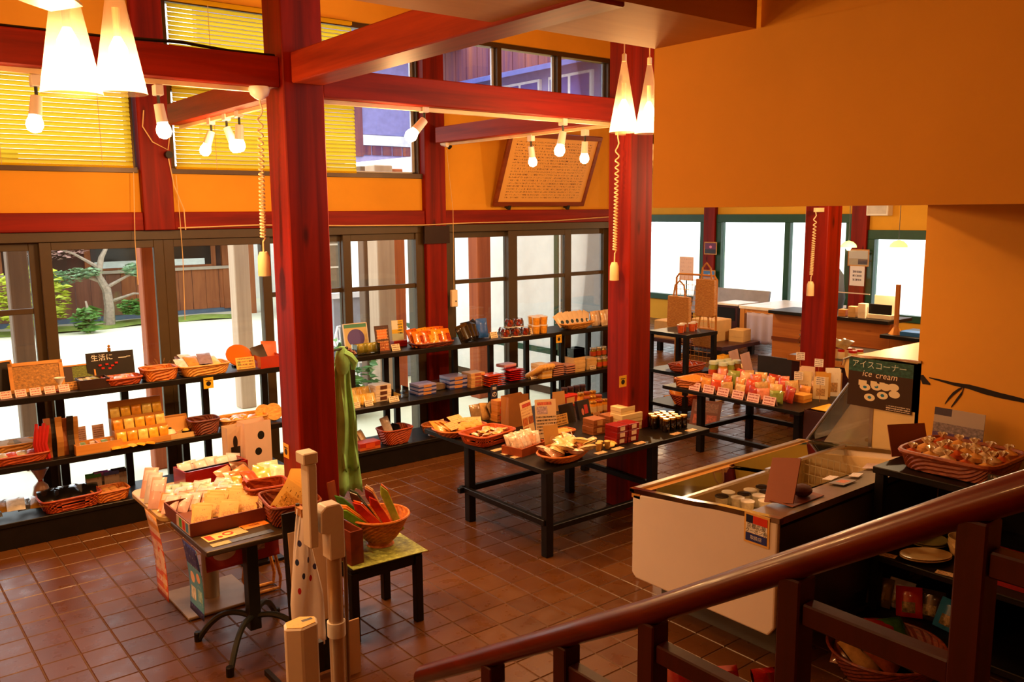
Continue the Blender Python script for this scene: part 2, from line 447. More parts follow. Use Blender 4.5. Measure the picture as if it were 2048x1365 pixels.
timber('cross_beam', 'red beam with three lamps reaching from the near pillar toward the wall', 'beam', (2.16, 2.35, 4.97, 6.88, 3.07, 3.225), RED_Y, 'red cross beams')
timber('cross_beam', 'pinkish beam reaching from the middle pillar toward the notice board wall', 'beam', (4.93, 5.12, 4.92, 7.40, 3.085, 3.24), RED_Y, 'red cross beams')
timber('cross_beam', 'large red beam rising overhead from the near pillar into the plywood soffit', 'beam', (2.18, 2.37, 2.30, 4.72, 3.13, 3.30), RED_Y, 'red cross beams')
br = MB().box(4.86, 5.17, 7.525, 7.55, 2.08, 2.26).build('post_bracket', plain('dark_bracket', '#2a120a', 0.5, 0.4)); tag(br, 'dark metal bracket on the wall post below the lintel', 'bracket')

# ------------------------------------------------------------------ sliding garden doors
def door(n, x0, x1, y, left, right, mid, label):
    d = thing('door_%d' % n, label, None, ((x0 + x1) / 2, y, 0), kind='structure')
    a, b = x0 - (x0 + x1) / 2, x1 - (x0 + x1) / 2
    MB().box(a, a + left, -0.025, 0.025, 0.0, 2.19).build('stile', OLIVE, d, 0.003)
    MB().box(b - right, b, -0.025, 0.025, 0.0, 2.19).build('stile', OLIVE, d, 0.003)
    MB().box(a + left, b - right, -0.022, 0.022, 2.125, 2.19).build('rail', OLIVE, d, 0.003)
    MB().box(a + left, b - right, -0.022, 0.022, 0.0, 0.12).build('rail', OLIVE, d, 0.003)
    zs = [0.12, 2.125]
    if mid: MB().box(a + left, b - right, -0.02, 0.02, mid - 0.022, mid + 0.022).build('rail', OLIVE, d, 0.003); zs = [0.12, mid - 0.022, mid + 0.022, 2.125]
    for k in range(0, len(zs), 2):
        MB().box(a + left, b - right, -0.003, 0.003, zs[k], zs[k + 1]).build('pane', GLASS, d)
    return d
door(1, 0.45, 1.36, 7.70, 0.08, 0.08, 1.65, 'olive framed sliding glass door at the left edge')
door(2, 1.345, 2.29, 7.645, 0.085, 0.08, None, 'olive framed sliding glass door showing the garden tree')
door(3, 2.29, 3.24, 7.645, 0.085, 0.085, None, 'olive framed sliding glass door left of the near pillar')
door(4, 3.16, 4.06, 7.70, 0.08, 0.085, 1.65, 'olive framed sliding glass door behind the near pillar')
door(5, 3.98, 4.895, 7.645, 0.085, 0.085, 1.65, 'olive framed sliding glass door behind the blue boxes')
door(6, 5.25, 6.12, 7.70, 0.09, 0.09, 1.65, 'olive framed sliding glass door right of the red wall post')
door(7, 6.03, 6.98, 7.645, 0.125, 0.10, 1.65, 'olive framed sliding glass door below the notice board')
door(8, 6.90, 7.66, 7.70, 0.13, 0.09, 1.65, 'olive framed sliding glass door beside the middle pillar')
structure(MB().box(-3.0, 4.9, 7.60, 7.77, 2.19, 2.27).box(5.15, 7.67, 7.60, 7.77, 2.19, 2.27).box(4.80, 4.9, 7.60, 7.77, 0, 2.19).box(5.15, 5.25, 7.60, 7.77, 0, 2.19).box(-3.0, 0.45, 7.62, 7.77, 0, 2.19), 'trim_1', OLIVE, 'olive brown head frame of the garden doors', 0.004)

# ------------------------------------------------------------------ upper windows
FR_DK = plain('dark_bronze_frame', '#4a3418', 0.4, 0.2)
def window(n, x0, x1, z0, z1, muls, trans, label, white=False):
    d = thing('window_%d' % n, label, None, ((x0 + x1) / 2, 7.70, z0), kind='structure')
    cx = (x0 + x1) / 2; h = z1 - z0
    def bar(a, b, c, e, nm, mt, y0=-0.05, y1=0.05): MB().box(a - cx, b - cx, y0, y1, c, e).build(nm, mt, d, 0.003)
    bar(x0, x1, -0.03, 0.02, 'window_sill', FR_DK, -0.10, 0.05); bar(x0, x1, h - 0.05, h, 'frame_rail', FR_DK)
    bar(x0, x0 + 0.05, 0.02, h - 0.05, 'frame_stile', FR_DK); bar(x1 - 0.05, x1, 0.02, h - 0.05, 'frame_stile', FR_DK)
    xs = [x0 + 0.05] + [v for m in muls for v in (m - 0.03, m + 0.03)] + [x1 - 0.05]
    for m in muls: bar(m - 0.03, m + 0.03, 0.02, h - 0.05, 'mullion', FR_DK)
    zs = [(0.02, h - 0.05)] if not trans else [(0.02, trans - z0 - 0.04), (trans - z0 + 0.04, h - 0.05)]
    if trans: bar(x0 + 0.05, x1 - 0.05, trans - z0 - 0.04, trans - z0 + 0.04, 'transom', FR_DK)
    for k in range(0, len(xs), 2):
        for a, b in zs:
            MB().box(xs[k] - cx, xs[k + 1] - cx, 0.0, 0.006, a, b).build('pane', GLASS, d)
            if white:
                bar(xs[k + 1] - 0.035, xs[k + 1], a, b, 'sash_edge', WHITE_FR, 0.01, 0.035)
                bar(xs[k], xs[k + 1], a, a + 0.02, 'sash_edge', WHITE_FR, 0.01, 0.035)
    return d
window(1, -0.35, 2.12, 2.77, 3.55, [0.88], None, 'upper window behind the left yellow blind')
window(2, 2.39, 4.93, 2.77, 4.20, [3.65], 3.47, 'upper window half covered by the centre yellow blind', True)
window(3, 5.16, 7.65, 3.52, 4.20, [5.95, 6.82], None, 'upper three pane window above the notice board', True)

# venetian blinds
SLAT = cloth_trans('yellow_blind_slat', '#ffde3c', 0.78)
CORD = plain('pale_cord', '#e8c890', 0.7)
def blind(x0, x1, z0, z1, label):
    d = thing('venetian_blind', label, 'blind', ((x0 + x1) / 2, 7.585, z0), group='yellow venetian blinds')
    w = (x1 - x0) / 2; h = z1 - z0
    s = MB(); n = int(h / 0.036)
    for k in range(n):
        z = 0.03 + k * 0.036
        s.add([(-w, -0.010, z - 0.0178), (w, -0.010, z - 0.0178), (w, 0.008, z + 0.0178), (-w, 0.008, z + 0.0178), (-w, -0.006, z + 0.004), (w, -0.006, z + 0.004)], [(0, 1, 5, 4), (4, 5, 2, 3)])
    tag(s.build('slats', SLAT, d, fix=False), kind='stuff')
    MB().box(-w, w, -0.012, 0.012, -0.005, 0.012).build('bottom_rail', SLAT, d)
    MB().box(-w, w, -0.02, 0.02, h, h + 0.03).build('head_rail', SLAT, d)
    for f in (-0.72, 0.0, 0.72) if w > 0.9 else (-0.6, 0.6):
        MB().rod((f * w, -0.014, 0), (f * w, -0.014, h), 0.0025, n=5).build('ladder_cord', CORD, d)
    return d
blind(-0.30, 0.86, 2.785, 3.50, 'yellow venetian blind at the very left edge')
blind(0.90, 2.08, 2.785, 3.50, 'yellow venetian blind left of the red wall post')
blind(2.43, 4.13, 2.785, 4.15, 'tall yellow venetian blind over the centre window')
def pull(pts, label):
    tag(MB().tube(pts, 0.0035, 5).build('pull_cord', CORD), label, 'cord', 'blind pull cords')
pull([(2.068, 7.540, 2.742), (2.039, 7.530, 2.195), (2.035, 7.520, 1.825)], 'thin pull cord hanging below the left yellow blind')
pull([(2.407, 7.540, 2.728), (2.413, 7.530, 2.354), (2.413, 7.520, 2.016), (2.398, 7.520, 1.503)], 'thin pull cord hanging right of the left wall post')
tag(MB().tube([(5.147, 7.520, 3.034), (5.214, 7.520, 2.423), (5.209, 7.520, 1.586)], 0.003, 5).build('pull_cord', CORD), 'thin white cord ending at the switch box', 'cord', 'blind pull cords')
sb = thing('switch_box', 'cream plastic switch box hanging beside the red wall post', 'switch', (5.193, 7.500, 1.499))
MB().cbox((0, 0, 0), (0.075, 0.04, 0.18)).build('case', CREAM, sb, 0.006); MB().rod((0.01, -0.02, -0.03), (0.01, -0.026, -0.03), 0.008).build('button', DARK_MET, sb)

# ------------------------------------------------------------------ far room: windows, posts
FX = 14.6
fw = MB()
ywins = [(11.751, 14.9), (8.423, 11.464), (5.0, 8.127)]
fw.box(FX, FX + 0.15, 2.6, 15.2, 2.30, 3.3).box(FX, FX + 0.15, 2.6, 15.2, 0, 0.45)
fw.box(FX, FX + 0.15, 2.6, 5.0, 0.45, 2.3)
structure(fw, 'wall_far', PLASTER, 'ochre plaster wall around the green framed windows')
for k, (y0, y1) in enumerate(ywins):
    d = thing('window_%d' % (4 + k), 'large %s green framed window of the far room' % ('left', 'middle', 'right')[k], None, (FX, (y0 + y1) / 2, 0.45), kind='structure')
    w = (y1 - y0) / 2; top = 1.86 if k < 2 else 1.58
    for nm, a, b, c, e in (('frame_rail', -w, w, top - 0.16, top), ('frame_rail', -w, w, 0, 0.12), ('frame_stile', -w, -w + 0.13, 0.12, top - 0.16), ('frame_stile', w - 0.13, w, 0.12, top - 0.16)):
        MB().box(-0.05, 0.10, a, b, c, e).build(nm, GREEN_FR, d, 0.004)
    if k == 1: MB().box(-0.03, 0.08, -0.22, -0.10, 0.12, top - 0.16).build('mullion', GREEN_FR, d, 0.004)
    MB().box(0.02, 0.03, -w + 0.13, w - 0.13, 0.12, top - 0.16).build('pane', GLASS, d)
structure(MB().box(FX, FX + 0.12, 5.0, ywins[2][1], 2.03, 2.3), 'wall_far_infill', PLASTER, 'ochre plaster above the right far window')
timber('wall_post', 'red post between the far windows with two small photographs', 'post', (FX - 0.10, FX + 0.12, ywins[1][1], ywins[0][0], 0, 3.2), RED_Z, 'red wall posts')
timber('wall_post', 'red post between the far windows behind the counter', 'post', (FX - 0.10, FX + 0.12, ywins[2][1], ywins[1][0], 0, 3.2), RED_Z, 'red wall posts')

# ------------------------------------------------------------------ lamps
def shade_mat():
    t = NT('frosted_lamp_shade')
    tr = t.n.new('ShaderNodeBsdfTransparent'); tr.inputs[0].default_value = (1.0, 0.93, 0.78, 1)
    tl = t.n.new('ShaderNodeBsdfTranslucent'); tl.inputs[0].default_value = (1.0, 0.90, 0.70, 1)
    mx = t.n.new('ShaderNodeMixShader'); mx.inputs[0].default_value = 0.22
    t.t.links.new(tr.outputs[0], mx.inputs[1]); t.t.links.new(tl.outputs[0], mx.inputs[2]); t.t.links.new(mx.outputs[0], t.out.inputs[0])
    return t.m
SHADE = shade_mat()
BULB = emit_mat('glowing_bulb', (1.0, 0.72, 0.36), 14.0)
def point(loc, watts, radius, parent, col=LAMP_COL, name='lamp_light'):
    l = bpy.data.lights.new(name, 'POINT'); l.energy = watts; l.color = col; l.shadow_soft_size = radius
    o = bpy.data.objects.new(name, l); COL.objects.link(o); o.parent = parent; o.location = loc
    return o
def pendant(loc, label, top, watts=None):
    d = thing('pendant_lamp', label, 'lamp', loc, group='frosted cone pendant lamps')
    h = 0.45; r0 = 0.09; r1 = 0.012
    MB().lathe([(r0, 0), (r0 * 0.80 + r1 * 0.20, h * 0.2), (r0 * 0.5 + r1 * 0.5, h * 0.5), (r1, h)], 28, closed=False).build('shade', SHADE, d, smooth=True)
    MB().lathe([(r1 + 0.003, h - 0.02), (r1 + 0.003, h + 0.02), (0.004, h + 0.03)], 12).build('cap', CREAM, d)
    MB().rod((0, 0, h + 0.02), (0, 0, top - loc[2]), 0.004, n=6).build('cord', CORD, d)
    MB().lathe([(0.012, 0.20), (0.014, 0.30)], 10).build('socket', CREAM, d)
    MB().lathe([(0.012, 0.20), (0.032, 0.16), (0.036, 0.12), (0.026, 0.08), (0.006, 0.065)], 14).build('bulb', BULB, d, smooth=True)
    point((0, 0, 0.04), watts or PENDANT_W, 0.05, d)
    return d
pendant((0.663, 3.020, 2.772), 'large frosted cone pendant at the upper left, left one of the pair', 4.5)
pendant((0.916, 3.420, 2.835), 'large frosted cone pendant at the upper left, right one of the pair', 4.5)
pendant((4.012, 3.900, 2.886), 'frosted cone pendant in front of the middle pillar, left one of the pair', 4.5)
pendant((4.241, 3.900, 2.888), 'frosted cone pendant half hidden by the hanging wall', 4.5)
# unseen pendants added to light the room and the hanging wall
for k, p in enumerate(((-1.1, 5.9, 2.8), (-1.1, 2.6, 2.8), (0.3, 1.0, 3.0))):
    pendant(p, watts=(None, None, 10)[k], top=4.5, label=('added frosted cone pendant left of the picture near the doors', 'added frosted cone pendant left of the picture near the stair', 'added unseen frosted cone pendant over the stair', 'frosted cone pendant beside the hanging wall', 'frosted cone pendant behind the stair')[k])

def track_lamp(loc, aim, label):
    """white reflector lamp on a lighting track: adapter, hinge, head, bulb; aim is a tilt vector"""
    d = thing('track_lamp', label, 'lamp', loc, group='small white track lamps')
    MB().box(-0.022, 0.022, -0.03, 0.03, -0.055, 0).build('adapter', WHITE, d, 0.004)
    MB().rod((0, 0, -0.055), (0, 0, -0.10), 0.008, n=8).build('hinge', DARK_MET, d)
    a = Vector(aim).normalized(); p0 = Vector((0, 0, -0.10)); p1 = p0 + a * 0.095
    MB().rod(p0, p1, 0.026, 0.030, 14).build('head', WHITE, d, smooth=True)
    q = a.to_track_quat('Z', 'Y').to_matrix().to_4x4()
    MB().lathe([(0.026, 0), (0.038, 0.03), (0.040, 0.05), (0.03, 0.075), (0.008, 0.085)], 14, mat=Matrix.Translation(p1) @ q).build('bulb', BULB, d, smooth=True)
    point(p1 + a * 0.14, SPOT_W * 0.35, 0.045, d)
    l = bpy.data.lights.new('reflector_beam', 'SPOT'); l.energy = SPOT_W * 1.35; l.color = LAMP_COL; l.shadow_soft_size = 0.04; l.spot_size = R(125); l.spot_blend = 0.8
    so = bpy.data.objects.new('reflector_beam', l); COL.objects.link(so); so.parent = d; so.location = p1 + a * 0.10
    so.rotation_euler = Vector((a.x * 0.6, a.y * 0.6, a.z)).to_track_quat('-Z', 'Y').to_euler()
    return d
track_lamp((0.902, 4.840, 3.076), (-0.15, -0.1, -1), 'track lamp on the left tie beam beside the pendants')
track_lamp((1.479, 4.840, 3.076), (0.1, -0.1, -1), 'track lamp on the left tie beam near the wall post')
track_lamp((2.250, 6.219, 3.078), (-0.35, 0.1, -1), 'track lamp on the near cross beam, farthest of the three')
track_lamp((2.250, 5.922, 3.082), (0.3, -0.25, -1), 'track lamp on the near cross beam, middle of the three')
track_lamp((2.250, 5.697, 3.084), (0.0, 0.15, -1), 'track lamp on the near cross beam, nearest of the three')
track_lamp((3.124, 4.810, 3.088), (-0.75, 0.1, -0.8), 'track lamp tilted left under the tie beam in front of the window')
track_lamp((4.321, 4.810, 3.071), (-0.25, 0.0, -1), 'track lamp under the tie beam in front of the notice board')
track_lamp((5.020, 6.011, 3.070), (0.22, 0.1, -1), 'track lamp under the pinkish beam, left of the notice board pair')
track_lamp((5.020, 5.318, 3.068), (0.05, 0.1, -1), 'track lamp under the pinkish beam, right of the notice board pair')
TRACK = plain('cream_track', '#f0d8a8', 0.4)
trk = 'lighting tracks under the beams'
tag(MB().box(-2.9, 2.05, 4.825, 4.855, 3.080, 3.104).build('lighting_track', TRACK), 'cream lighting track under the left tie beam', 'track', trk)
tag(MB().box(2.40, 4.88, 4.795, 4.825, 3.040, 3.064).build('lighting_track', TRACK), 'cream lighting track under the centre tie beam', 'track', trk)
tag(MB().box(2.235, 2.265, 5.0, 6.86, 3.046, 3.069).build('lighting_track', TRACK), 'cream lighting track under the near cross beam', 'track', trk)
tag(MB().box(5.005, 5.035, 4.95, 7.38, 3.06, 3.084).build('lighting_track', TRACK), 'cream lighting track under the pinkish cross beam', 'track', trk)
# extra track lamps added out of view for more light
for k, (x, y) in enumerate(((-0.6, 4.84), (-1.8, 4.84))):
    track_lamp((x, y, 3.08), (0.1, -0.2, -1), 'added track lamp on the left tie beam out of the picture, %s' % ORD[k])
def green_pendant(loc, top, label):
    d = thing('small_pendant', label, 'lamp', loc, group='small green pendant lamps')
    MB().lathe([(0.11, 0), (0.10, 0.035), (0.06, 0.075), (0.015, 0.09)], 18, closed=False).build('shade', emit_mat('glowing_green_shade', (0.75, 1.0, 0.15), 1.6), d, smooth=True)
    MB().rod((0, 0, 0.08), (0, 0, top - loc[2]), 0.004, n=5).build('cord', DARK_MET, d)
    MB().lathe([(0.02, 0.03), (0.04, -0.01), (0.02, -0.04)], 10).build('bulb', BULB, d, smooth=True)
    point((0, 0, -0.08), 75, 0.05, d, (1.0, 0.68, 0.36))
green_pendant((11.200, 6.531, 1.871), 3.2, 'small green glass pendant left of the counter post')
green_pendant((10.600, 5.503, 1.918), 3.2, 'small green glass pendant in front of the right far window')
for k, (x, y) in enumerate(((9.0, 8.6), (11.2, 9.8), (6.8, 3.6))):  # hidden green pendants added to brighten the far end
    green_pendant((x, y, 2.75), 3.2 if k < 2 else 4.5, ('added unseen green glass pendant over the wire rack', 'added unseen green glass pendant over the bench', 'added unseen green glass pendant over the ice cream showcase')[k])

# ceiling fan, one blade in view
fan = thing('ceiling_fan', 'pale ceiling fan blade at the upper left corner', 'fan', (0.330, 2.350, 2.984))
MB().lathe([(0.03, 0.10), (0.07, 0.08), (0.08, 0.0), (0.05, -0.05)], 20).build('hub', CREAM, fan, smooth=True)
MB().rod((0, 0, 0.1), (0, 0, 4.5 - fan.location.z), 0.012).build('rod', CREAM, fan)
for k in range(4):
    a = R(-38 + 90 * k)
    b = MB().grid(lambda u, v: (0.07 + 0.36 * u, (v - 0.5) * (0.06 + 0.07 * math.sin(math.pi * min(1, u * 0.75 + 0.12))), -0.02 - 0.012 * v + 0.0), 8, 2)
    o = b.build('blade', CREAM, fan); o.rotation_euler = (0, 0, a)
    sm_ = o.modifiers.new('thickness', 'SOLIDIFY'); sm_.thickness = 0.008

# coiled power cords with sockets
def coil_cord(top, bottom, label, dome=True, arm=0.0):
    d = thing('coiled_power_cord', label, 'power cord', top, group='coiled power cords')
    t = Vector(top); b = Vector(bottom) - t
    L = b.length; n = 26; pts = []
    for i in range(n * 8 + 1):
        f = i / (n * 8)
        g = f ** (1.0 / 1.6)
        p = b * (0.08 + 0.72 * g); a = 2 * math.pi * f * n; r = 0.014
        pts.append((p.x + r * math.cos(a), p.y + r * math.sin(a), p.z))
    MB().tube([(0, 0, 0), tuple(b * 0.04)] + pts + [tuple(b * 0.82), tuple(b * 0.88)], 0.0055, 5).build('coil', TRACK, d)
    e = b * 0.88
    MB().lathe([(0.022, 0.0), (0.034, -0.03), (0.036, -0.10), (0.036, -0.14), (0.02, -0.142)], 14, c=(e.x, e.y), mat=Matrix.Translation((0, 0, e.z))).build('socket', TRACK, d, smooth=True)
    if arm: MB().box(-0.015, arm, -0.015, 0.015, -0.03, 0.01).build('bracket', TRACK, d)
    if dome:
        MB().lathe([(0.055, 0.045), (0.06, 0.03), (0.05, 0.0), (0.025, -0.02), (0.006, -0.028)], 18).build('canopy', WHITE, d, smooth=True)
    return d
coil_cord((2.020, 4.797, 3.060), (2.020, 4.860, 2.060), 'coiled cream power cord left of the near pillar')
coil_cord((4.830, 4.753, 3.000), (4.830, 4.781, 1.867), 'coiled cream power cord left of the middle pillar', False, 0.075)
coil_cord((7.550, 4.761, 2.403), (7.550, 4.787, 1.604), 'coiled cream power cord on the far pillar', False, 0.125)
cc = thing('security_camera', 'small white security camera on the end of the pinkish beam', 'camera', (5.000, 7.374, 3.089))
MB().rod((0, 0.0, 0), (0, -0.10, -0.02), 0.032, n=14).build('body', WHITE, cc, 0.004); MB().rod((0.02, -0.06, -0.02), (0.03, -0.09, -0.05), 0.024, n=12).build('lens', BLACK, cc); MB().rod((0, 0, 0), (0, 0.02, 0.06), 0.012).build('bracket', WHITE, cc)
wp = thing('junction_plug', 'black plug with looped pale cable on the left wall post', 'plug', (2.345, 7.530, 2.890))
MB().rod((0, 0, 0), (0, -0.05, 0), 0.03, n=12).build('plug', BLACK, wp)
MB().tube([(-0.17, -0.01, 0.35), (-0.19, -0.02, 0.22), (-0.12, -0.02, 0.10), (0, -0.02, 0.04), (0.03, -0.02, 0.2), (0.02, -0.02, 0.33)], 0.005, 5).build('cable', CORD, wp)
MB().tube([(0, -0.02, -0.03), (0.03, -0.02, -0.25), (0.10, -0.02, -0.45), (0.10, -0.03, -0.62)], 0.005, 5).build('cable', CORD, wp)
tag(MB().tube([(2.4, 7.55, 2.285), (3.1, 7.55, 2.30), (4.0, 7.55, 2.278), (4.85, 7.53, 2.272), (5.5, 7.55, 2.286), (6.6, 7.55, 2.29), (7.6, 7.55, 2.33)], 0.006, 5).build('cable', CORD), 'pale cable running along the lintel over the doors', 'cable')
tag(MB().tube([(-2.0, 4.80, 3.283), (0.2, 4.80, 3.283), (1.2, 4.80, 3.285), (1.6, 4.80, 3.30), (1.85, 4.80, 3.283), (2.12, 4.80, 3.283)], 0.009, 5).build('cable', BLACK), 'black cable lying along the top of the left tie beam', 'cable')

# framed notice board leaning out from the wall
nb = thing('notice_board', 'framed wooden notice board covered with small brown lettering', 'notice board', (6.42, 7.535, 2.46))
tilt = math.atan2(0.31, 0.76); NBH = 0.83; NBW = 1.34
nbp = MB().box(-NBW / 2 + 0.05, NBW / 2 - 0.05, 0.0, 0.015, 0.05, NBH - 0.05).build('panel', print_mat('notice_print', '#f0b860', '#5a2408', 22, 'xz', (), 0.44, 0.06, 0.5, 70.0), nb)
FRW = wood('notice_frame_wood', '#6a2a0c', '#9a4a18', 'x', 0.4, knots=False)
for b in ((-NBW / 2, NBW / 2, 0, 0.05), (-NBW / 2, NBW / 2, NBH - 0.05, NBH), (-NBW / 2, -NBW / 2 + 0.05, 0.05, NBH - 0.05), (NBW / 2 - 0.05, NBW / 2, 0.05, NBH - 0.05)):
    MB().box(b[0], b[1], -0.012, 0.022, b[2], b[3]).build('frame_bar', FRW, nb, 0.003)
for x in (-0.45, 0.42): MB().box(x - 0.02, x + 0.02, -0.02, 0.045, -0.035, 0.012).build('bracket', DARK_MET, nb)
nb.rotation_euler = (tilt, 0, 0)

# ------------------------------------------------------------------ wall shelves
def shelf_unit(x0, x1, label, ups):
    cx = (x0 + x1) / 2
    d = thing('display_shelf', label, 'shelf', (cx, 7.18, 0), group='black display shelves')
    a, b = x0 - cx, x1 - cx
    for z, nm in ((1.10, 'shelf_board'), (0.61, 'shelf_board')):
        MB().box(a, b, -0.23, 0.22, z - 0.045, z).build(nm, BLACK, d, 0.004)
    MB().box(a, b, -0.225, 0.24, 0.0, 0.165).build('plinth', BLACK, d, 0.004)
    MB().box(a, b, -0.235, 0.24, 0.165, 0.20).build('shelf_board', BLACK, d, 0.004)
    for u in ups:
        for y in (0.165,):
            for z0, z1 in ((0.20, 0.565), (0.61, 1.055)):
                MB().box(u - cx - 0.028, u - cx + 0.028, y - 0.02, y + 0.02, z0, z1).build('upright', BLACK, d)
    return d
shelf_unit(0.10, 3.05, 'long black display shelf along the doors left of the near pillar', (0.2, 1.21, 1.34, 1.82, 2.28, 2.47, 3.0))
shelf_unit(3.58, 7.62, 'long black display shelf along the doors right of the near pillar', (3.64, 4.25, 4.37, 5.08, 5.55, 6.05, 6.45, 6.58, 7.0, 7.45))

# ------------------------------------------------------------------ black tables
def pole_table(name, label, loc, boards, legs, rails, group='low black tables', zt=0.66):
    d = thing(name, label, 'table', loc, group=group)
    t = MB()
    for x0, x1, y0, y1 in boards: t.box(x0 - loc[0], x1 - loc[0], y0 - loc[1], y1 - loc[1], zt - 0.035, zt)
    t.build('table_top', BLACK, d, 0.003)
    for x, y in legs: MB().box(x - loc[0] - 0.032, x - loc[0] + 0.032, y - loc[1] - 0.032, y - loc[1] + 0.032, 0, zt - 0.035).build('leg', BLACK, d, 0.004)
    for x0, x1, y0, y1, z in rails: MB().box(x0 - loc[0], x1 - loc[0], y0 - loc[1], y1 - loc[1], z - 0.022, z + 0.022).build('stretcher', BLACK, d, 0.004)
    return d
pole_table('display_table', 'black table built around the middle pillar', (4.3, 4.8, 0),
           [(3.70, 4.895, 4.31, 5.80), (4.895, 5.15, 4.31, 4.675), (5.15, 5.46, 4.31, 5.80), (4.895, 5.15, 4.925, 5.80)],
           [(3.79, 4.38), (3.79, 5.30), (4.86, 5.32), (4.86, 4.38), (5.40, 5.70)],
           [(3.74, 3.78, 4.36, 5.38, 0.255), (3.79, 4.89, 4.36, 4.40, 0.20), (3.70, 4.89, 5.31, 5.35, 0.255), (4.845, 4.885, 4.40, 5.32, 0.30)])
pole_table('display_table', 'black table in front of the far pillar', (7.0, 4.95, 0),
           [(6.50, 7.62, 4.17, 5.74)],
           [(6.72, 5.42), (6.72, 4.32), (7.52, 5.42), (7.52, 4.32)],
           [(6.66, 7.56, 5.40, 5.44, 0.24), (6.70, 6.74, 4.28, 5.50, 0.20), (7.50, 7.54, 4.32, 5.44, 0.24)])

# pedestal table with four bowed legs
DTOP = plain('dark_brown_laminate', '#3a2c1c', 0.3, var=0.1)
pt = thing('pedestal_table', 'dark table on a square post with four bowed legs', 'table', (1.70, 4.48, 0))
MB().box(-0.30, 0.31, -0.19, 0.40, 0.65, 0.68).build('table_top', DTOP, pt, 0.008, seg=2)
MB().box(-0.033, 0.033, -0.033, 0.033, 0.10, 0.65).build('post', DARK_MET, pt, 0.003)
for sx, sy in ((-1, -1), (1, -1), (1, 1), (-1, 1)):
    pts = [(sx * 0.235 * f, sy * 0.245 * f, 0.165 + 0.05 * math.sin(f * 2.4) - 0.195 * f ** 2.4 + 0.0) for f in [i / 12 for i in range(13)]]
    lg = MB().tube(pts, 0.017, 8).build('leg', DARK_MET, pt, smooth=True)
    MB().lathe([(0.021, 0), (0.021, 0.05), (0.017, 0.055)], 10, c=(sx * 0.235, sy * 0.245)).build('foot', BLACK, lg)
# beige table on a flat plate
bt = thing('cafe_table', 'beige rounded table on a flat steel plate foot', 'table', (1.72, 5.24, 0))
bp = MB(); pr_ = []
for cx, cy, a0 in ((0.27, 0.32, 0), (-0.27, 0.32, 90), (-0.27, -0.20, 180), (0.27, -0.20, 270)):
    for k in range(5): a = R(a0 + 22.5 * k); pr_.append((cx + 0.07 * math.cos(a), cy + 0.07 * math.sin(a)))
bp.prism(pr_, 'z', 0.645, 0.675).build('table_top', plain('beige_laminate', '#b89a68', 0.35), bt, 0.004)
MB().rod((0, -0.02, 0.02), (0, -0.02, 0.645), 0.05, n=18).build('column', plain('silver_paint', '#b8b0a4', 0.35, 0.5), bt, smooth=True)
MB().box(-0.22, 0.22, -0.25, 0.22, 0.004, 0.022).build('base_plate', plain('taupe_metal', '#a08a74', 0.4, 0.3), bt, 0.006, seg=2)

# black square stool carrying the basket of wrapped knives and fans
st = thing('stool', 'black square stool with a green patterned cloth', 'stool', (2.36, 4.33, 0))
MB().box(-0.235, 0.235, -0.215, 0.215, 0.415, 0.445).build('seat', BLACK, st, 0.006)
for sx in (-1, 1):
    for sy in (-1, 1): MB().box(sx * 0.21 - 0.024, sx * 0.21 + 0.024, sy * 0.19 - 0.024, sy * 0.19 + 0.024, 0, 0.415).build('leg', BLACK, st, 0.004)
    MB().box(sx * 0.21 - 0.012, sx * 0.21 + 0.012, -0.17, 0.17, 0.36, 0.415).build('apron', BLACK, st)
for sy in (-1, 1): MB().box(-0.19, 0.19, sy * 0.19 - 0.012, sy * 0.19 + 0.012, 0.36, 0.415).build('apron', BLACK, st)

# ------------------------------------------------------------------ stair and railing
STEP = wood('stair_tread_wood', '#4a1a0c', '#7a2e14', 'x', 0.4, knots=False)
stair = thing('stair', 'red timber stair descending toward the shop floor', 'stair', (0.58, 1.0, 0))
for k in range(14):
    z = 0.175 * (k + 1); y = 2.0 - 0.274 * (k + 1)
    MB().box(-0.66, 0.66, y - 1.0 - 0.02, y - 1.0 + 0.274, z - 0.035, z).build('tread', STEP, stair)
for sx in (-0.68, 0.66):
    MB().prism([(1.15, 0), (1.25, 0.0), (1.0, 0.24), (-2.9, 2.72), (-2.9, 2.40)], 'x', sx, sx + 0.03).build('stringer', STEP, stair)
RAILW = wood('railing_red_wood', '#440a03', '#741f08', 'y', 0.30, knots=False, coat=0.12)
RX = 1.22
rl = thing('stair_railing', 'dark red stair railing with a rounded handrail', 'railing', (RX, 0.8, 0))
def hz(y): return 2.335 - 0.0 - (y - 0.0) * 0.0
HP = [(2.6, 0.73), (1.85, 1.16), (1.10, 1.610), (0.732, 1.845), (0.534, 1.972), (0.30, 2.115), (-0.5, 2.62)]
def hrz(y):
    for (ya, za), (yb, zb) in zip(HP, HP[1:]):
        if yb <= y <= ya: return za + (zb - za) * (ya - y) / (ya - yb)
    return HP[0][1]
prof = [(0.030 * math.cos(a) * 1.05, 0.027 * math.sin(a)) for a in [2 * math.pi * k / 14 for k in range(14)]]
hb = MB(); ys = [1.95, 1.10, 0.732, 0.534, 0.30, -0.5]
vs = []; fs = []
for y in ys:
    z = hrz(y)
    vs += [(px, y - 0.8, z + pz * 1.12) for px, pz in prof]
n = len(prof)
for i in range(len(ys) - 1):
    for k in range(n): fs.append((i * n + k, i * n + (k + 1) % n, (i + 1) * n + (k + 1) % n, (i + 1) * n + k))
fs.append(tuple(range(n))); fs.append(tuple(range((len(ys) - 1) * n, len(ys) * n)))
hb.add(vs, fs).build('handrail', RAILW, rl, smooth=True)
posts = [1.62, 1.345, 1.09, 0.775, 0.495, 0.22, -0.05]
RAILD = wood('railing_post_wood', '#2c0402', '#4c0c05', 'z', 0.45, knots=False)
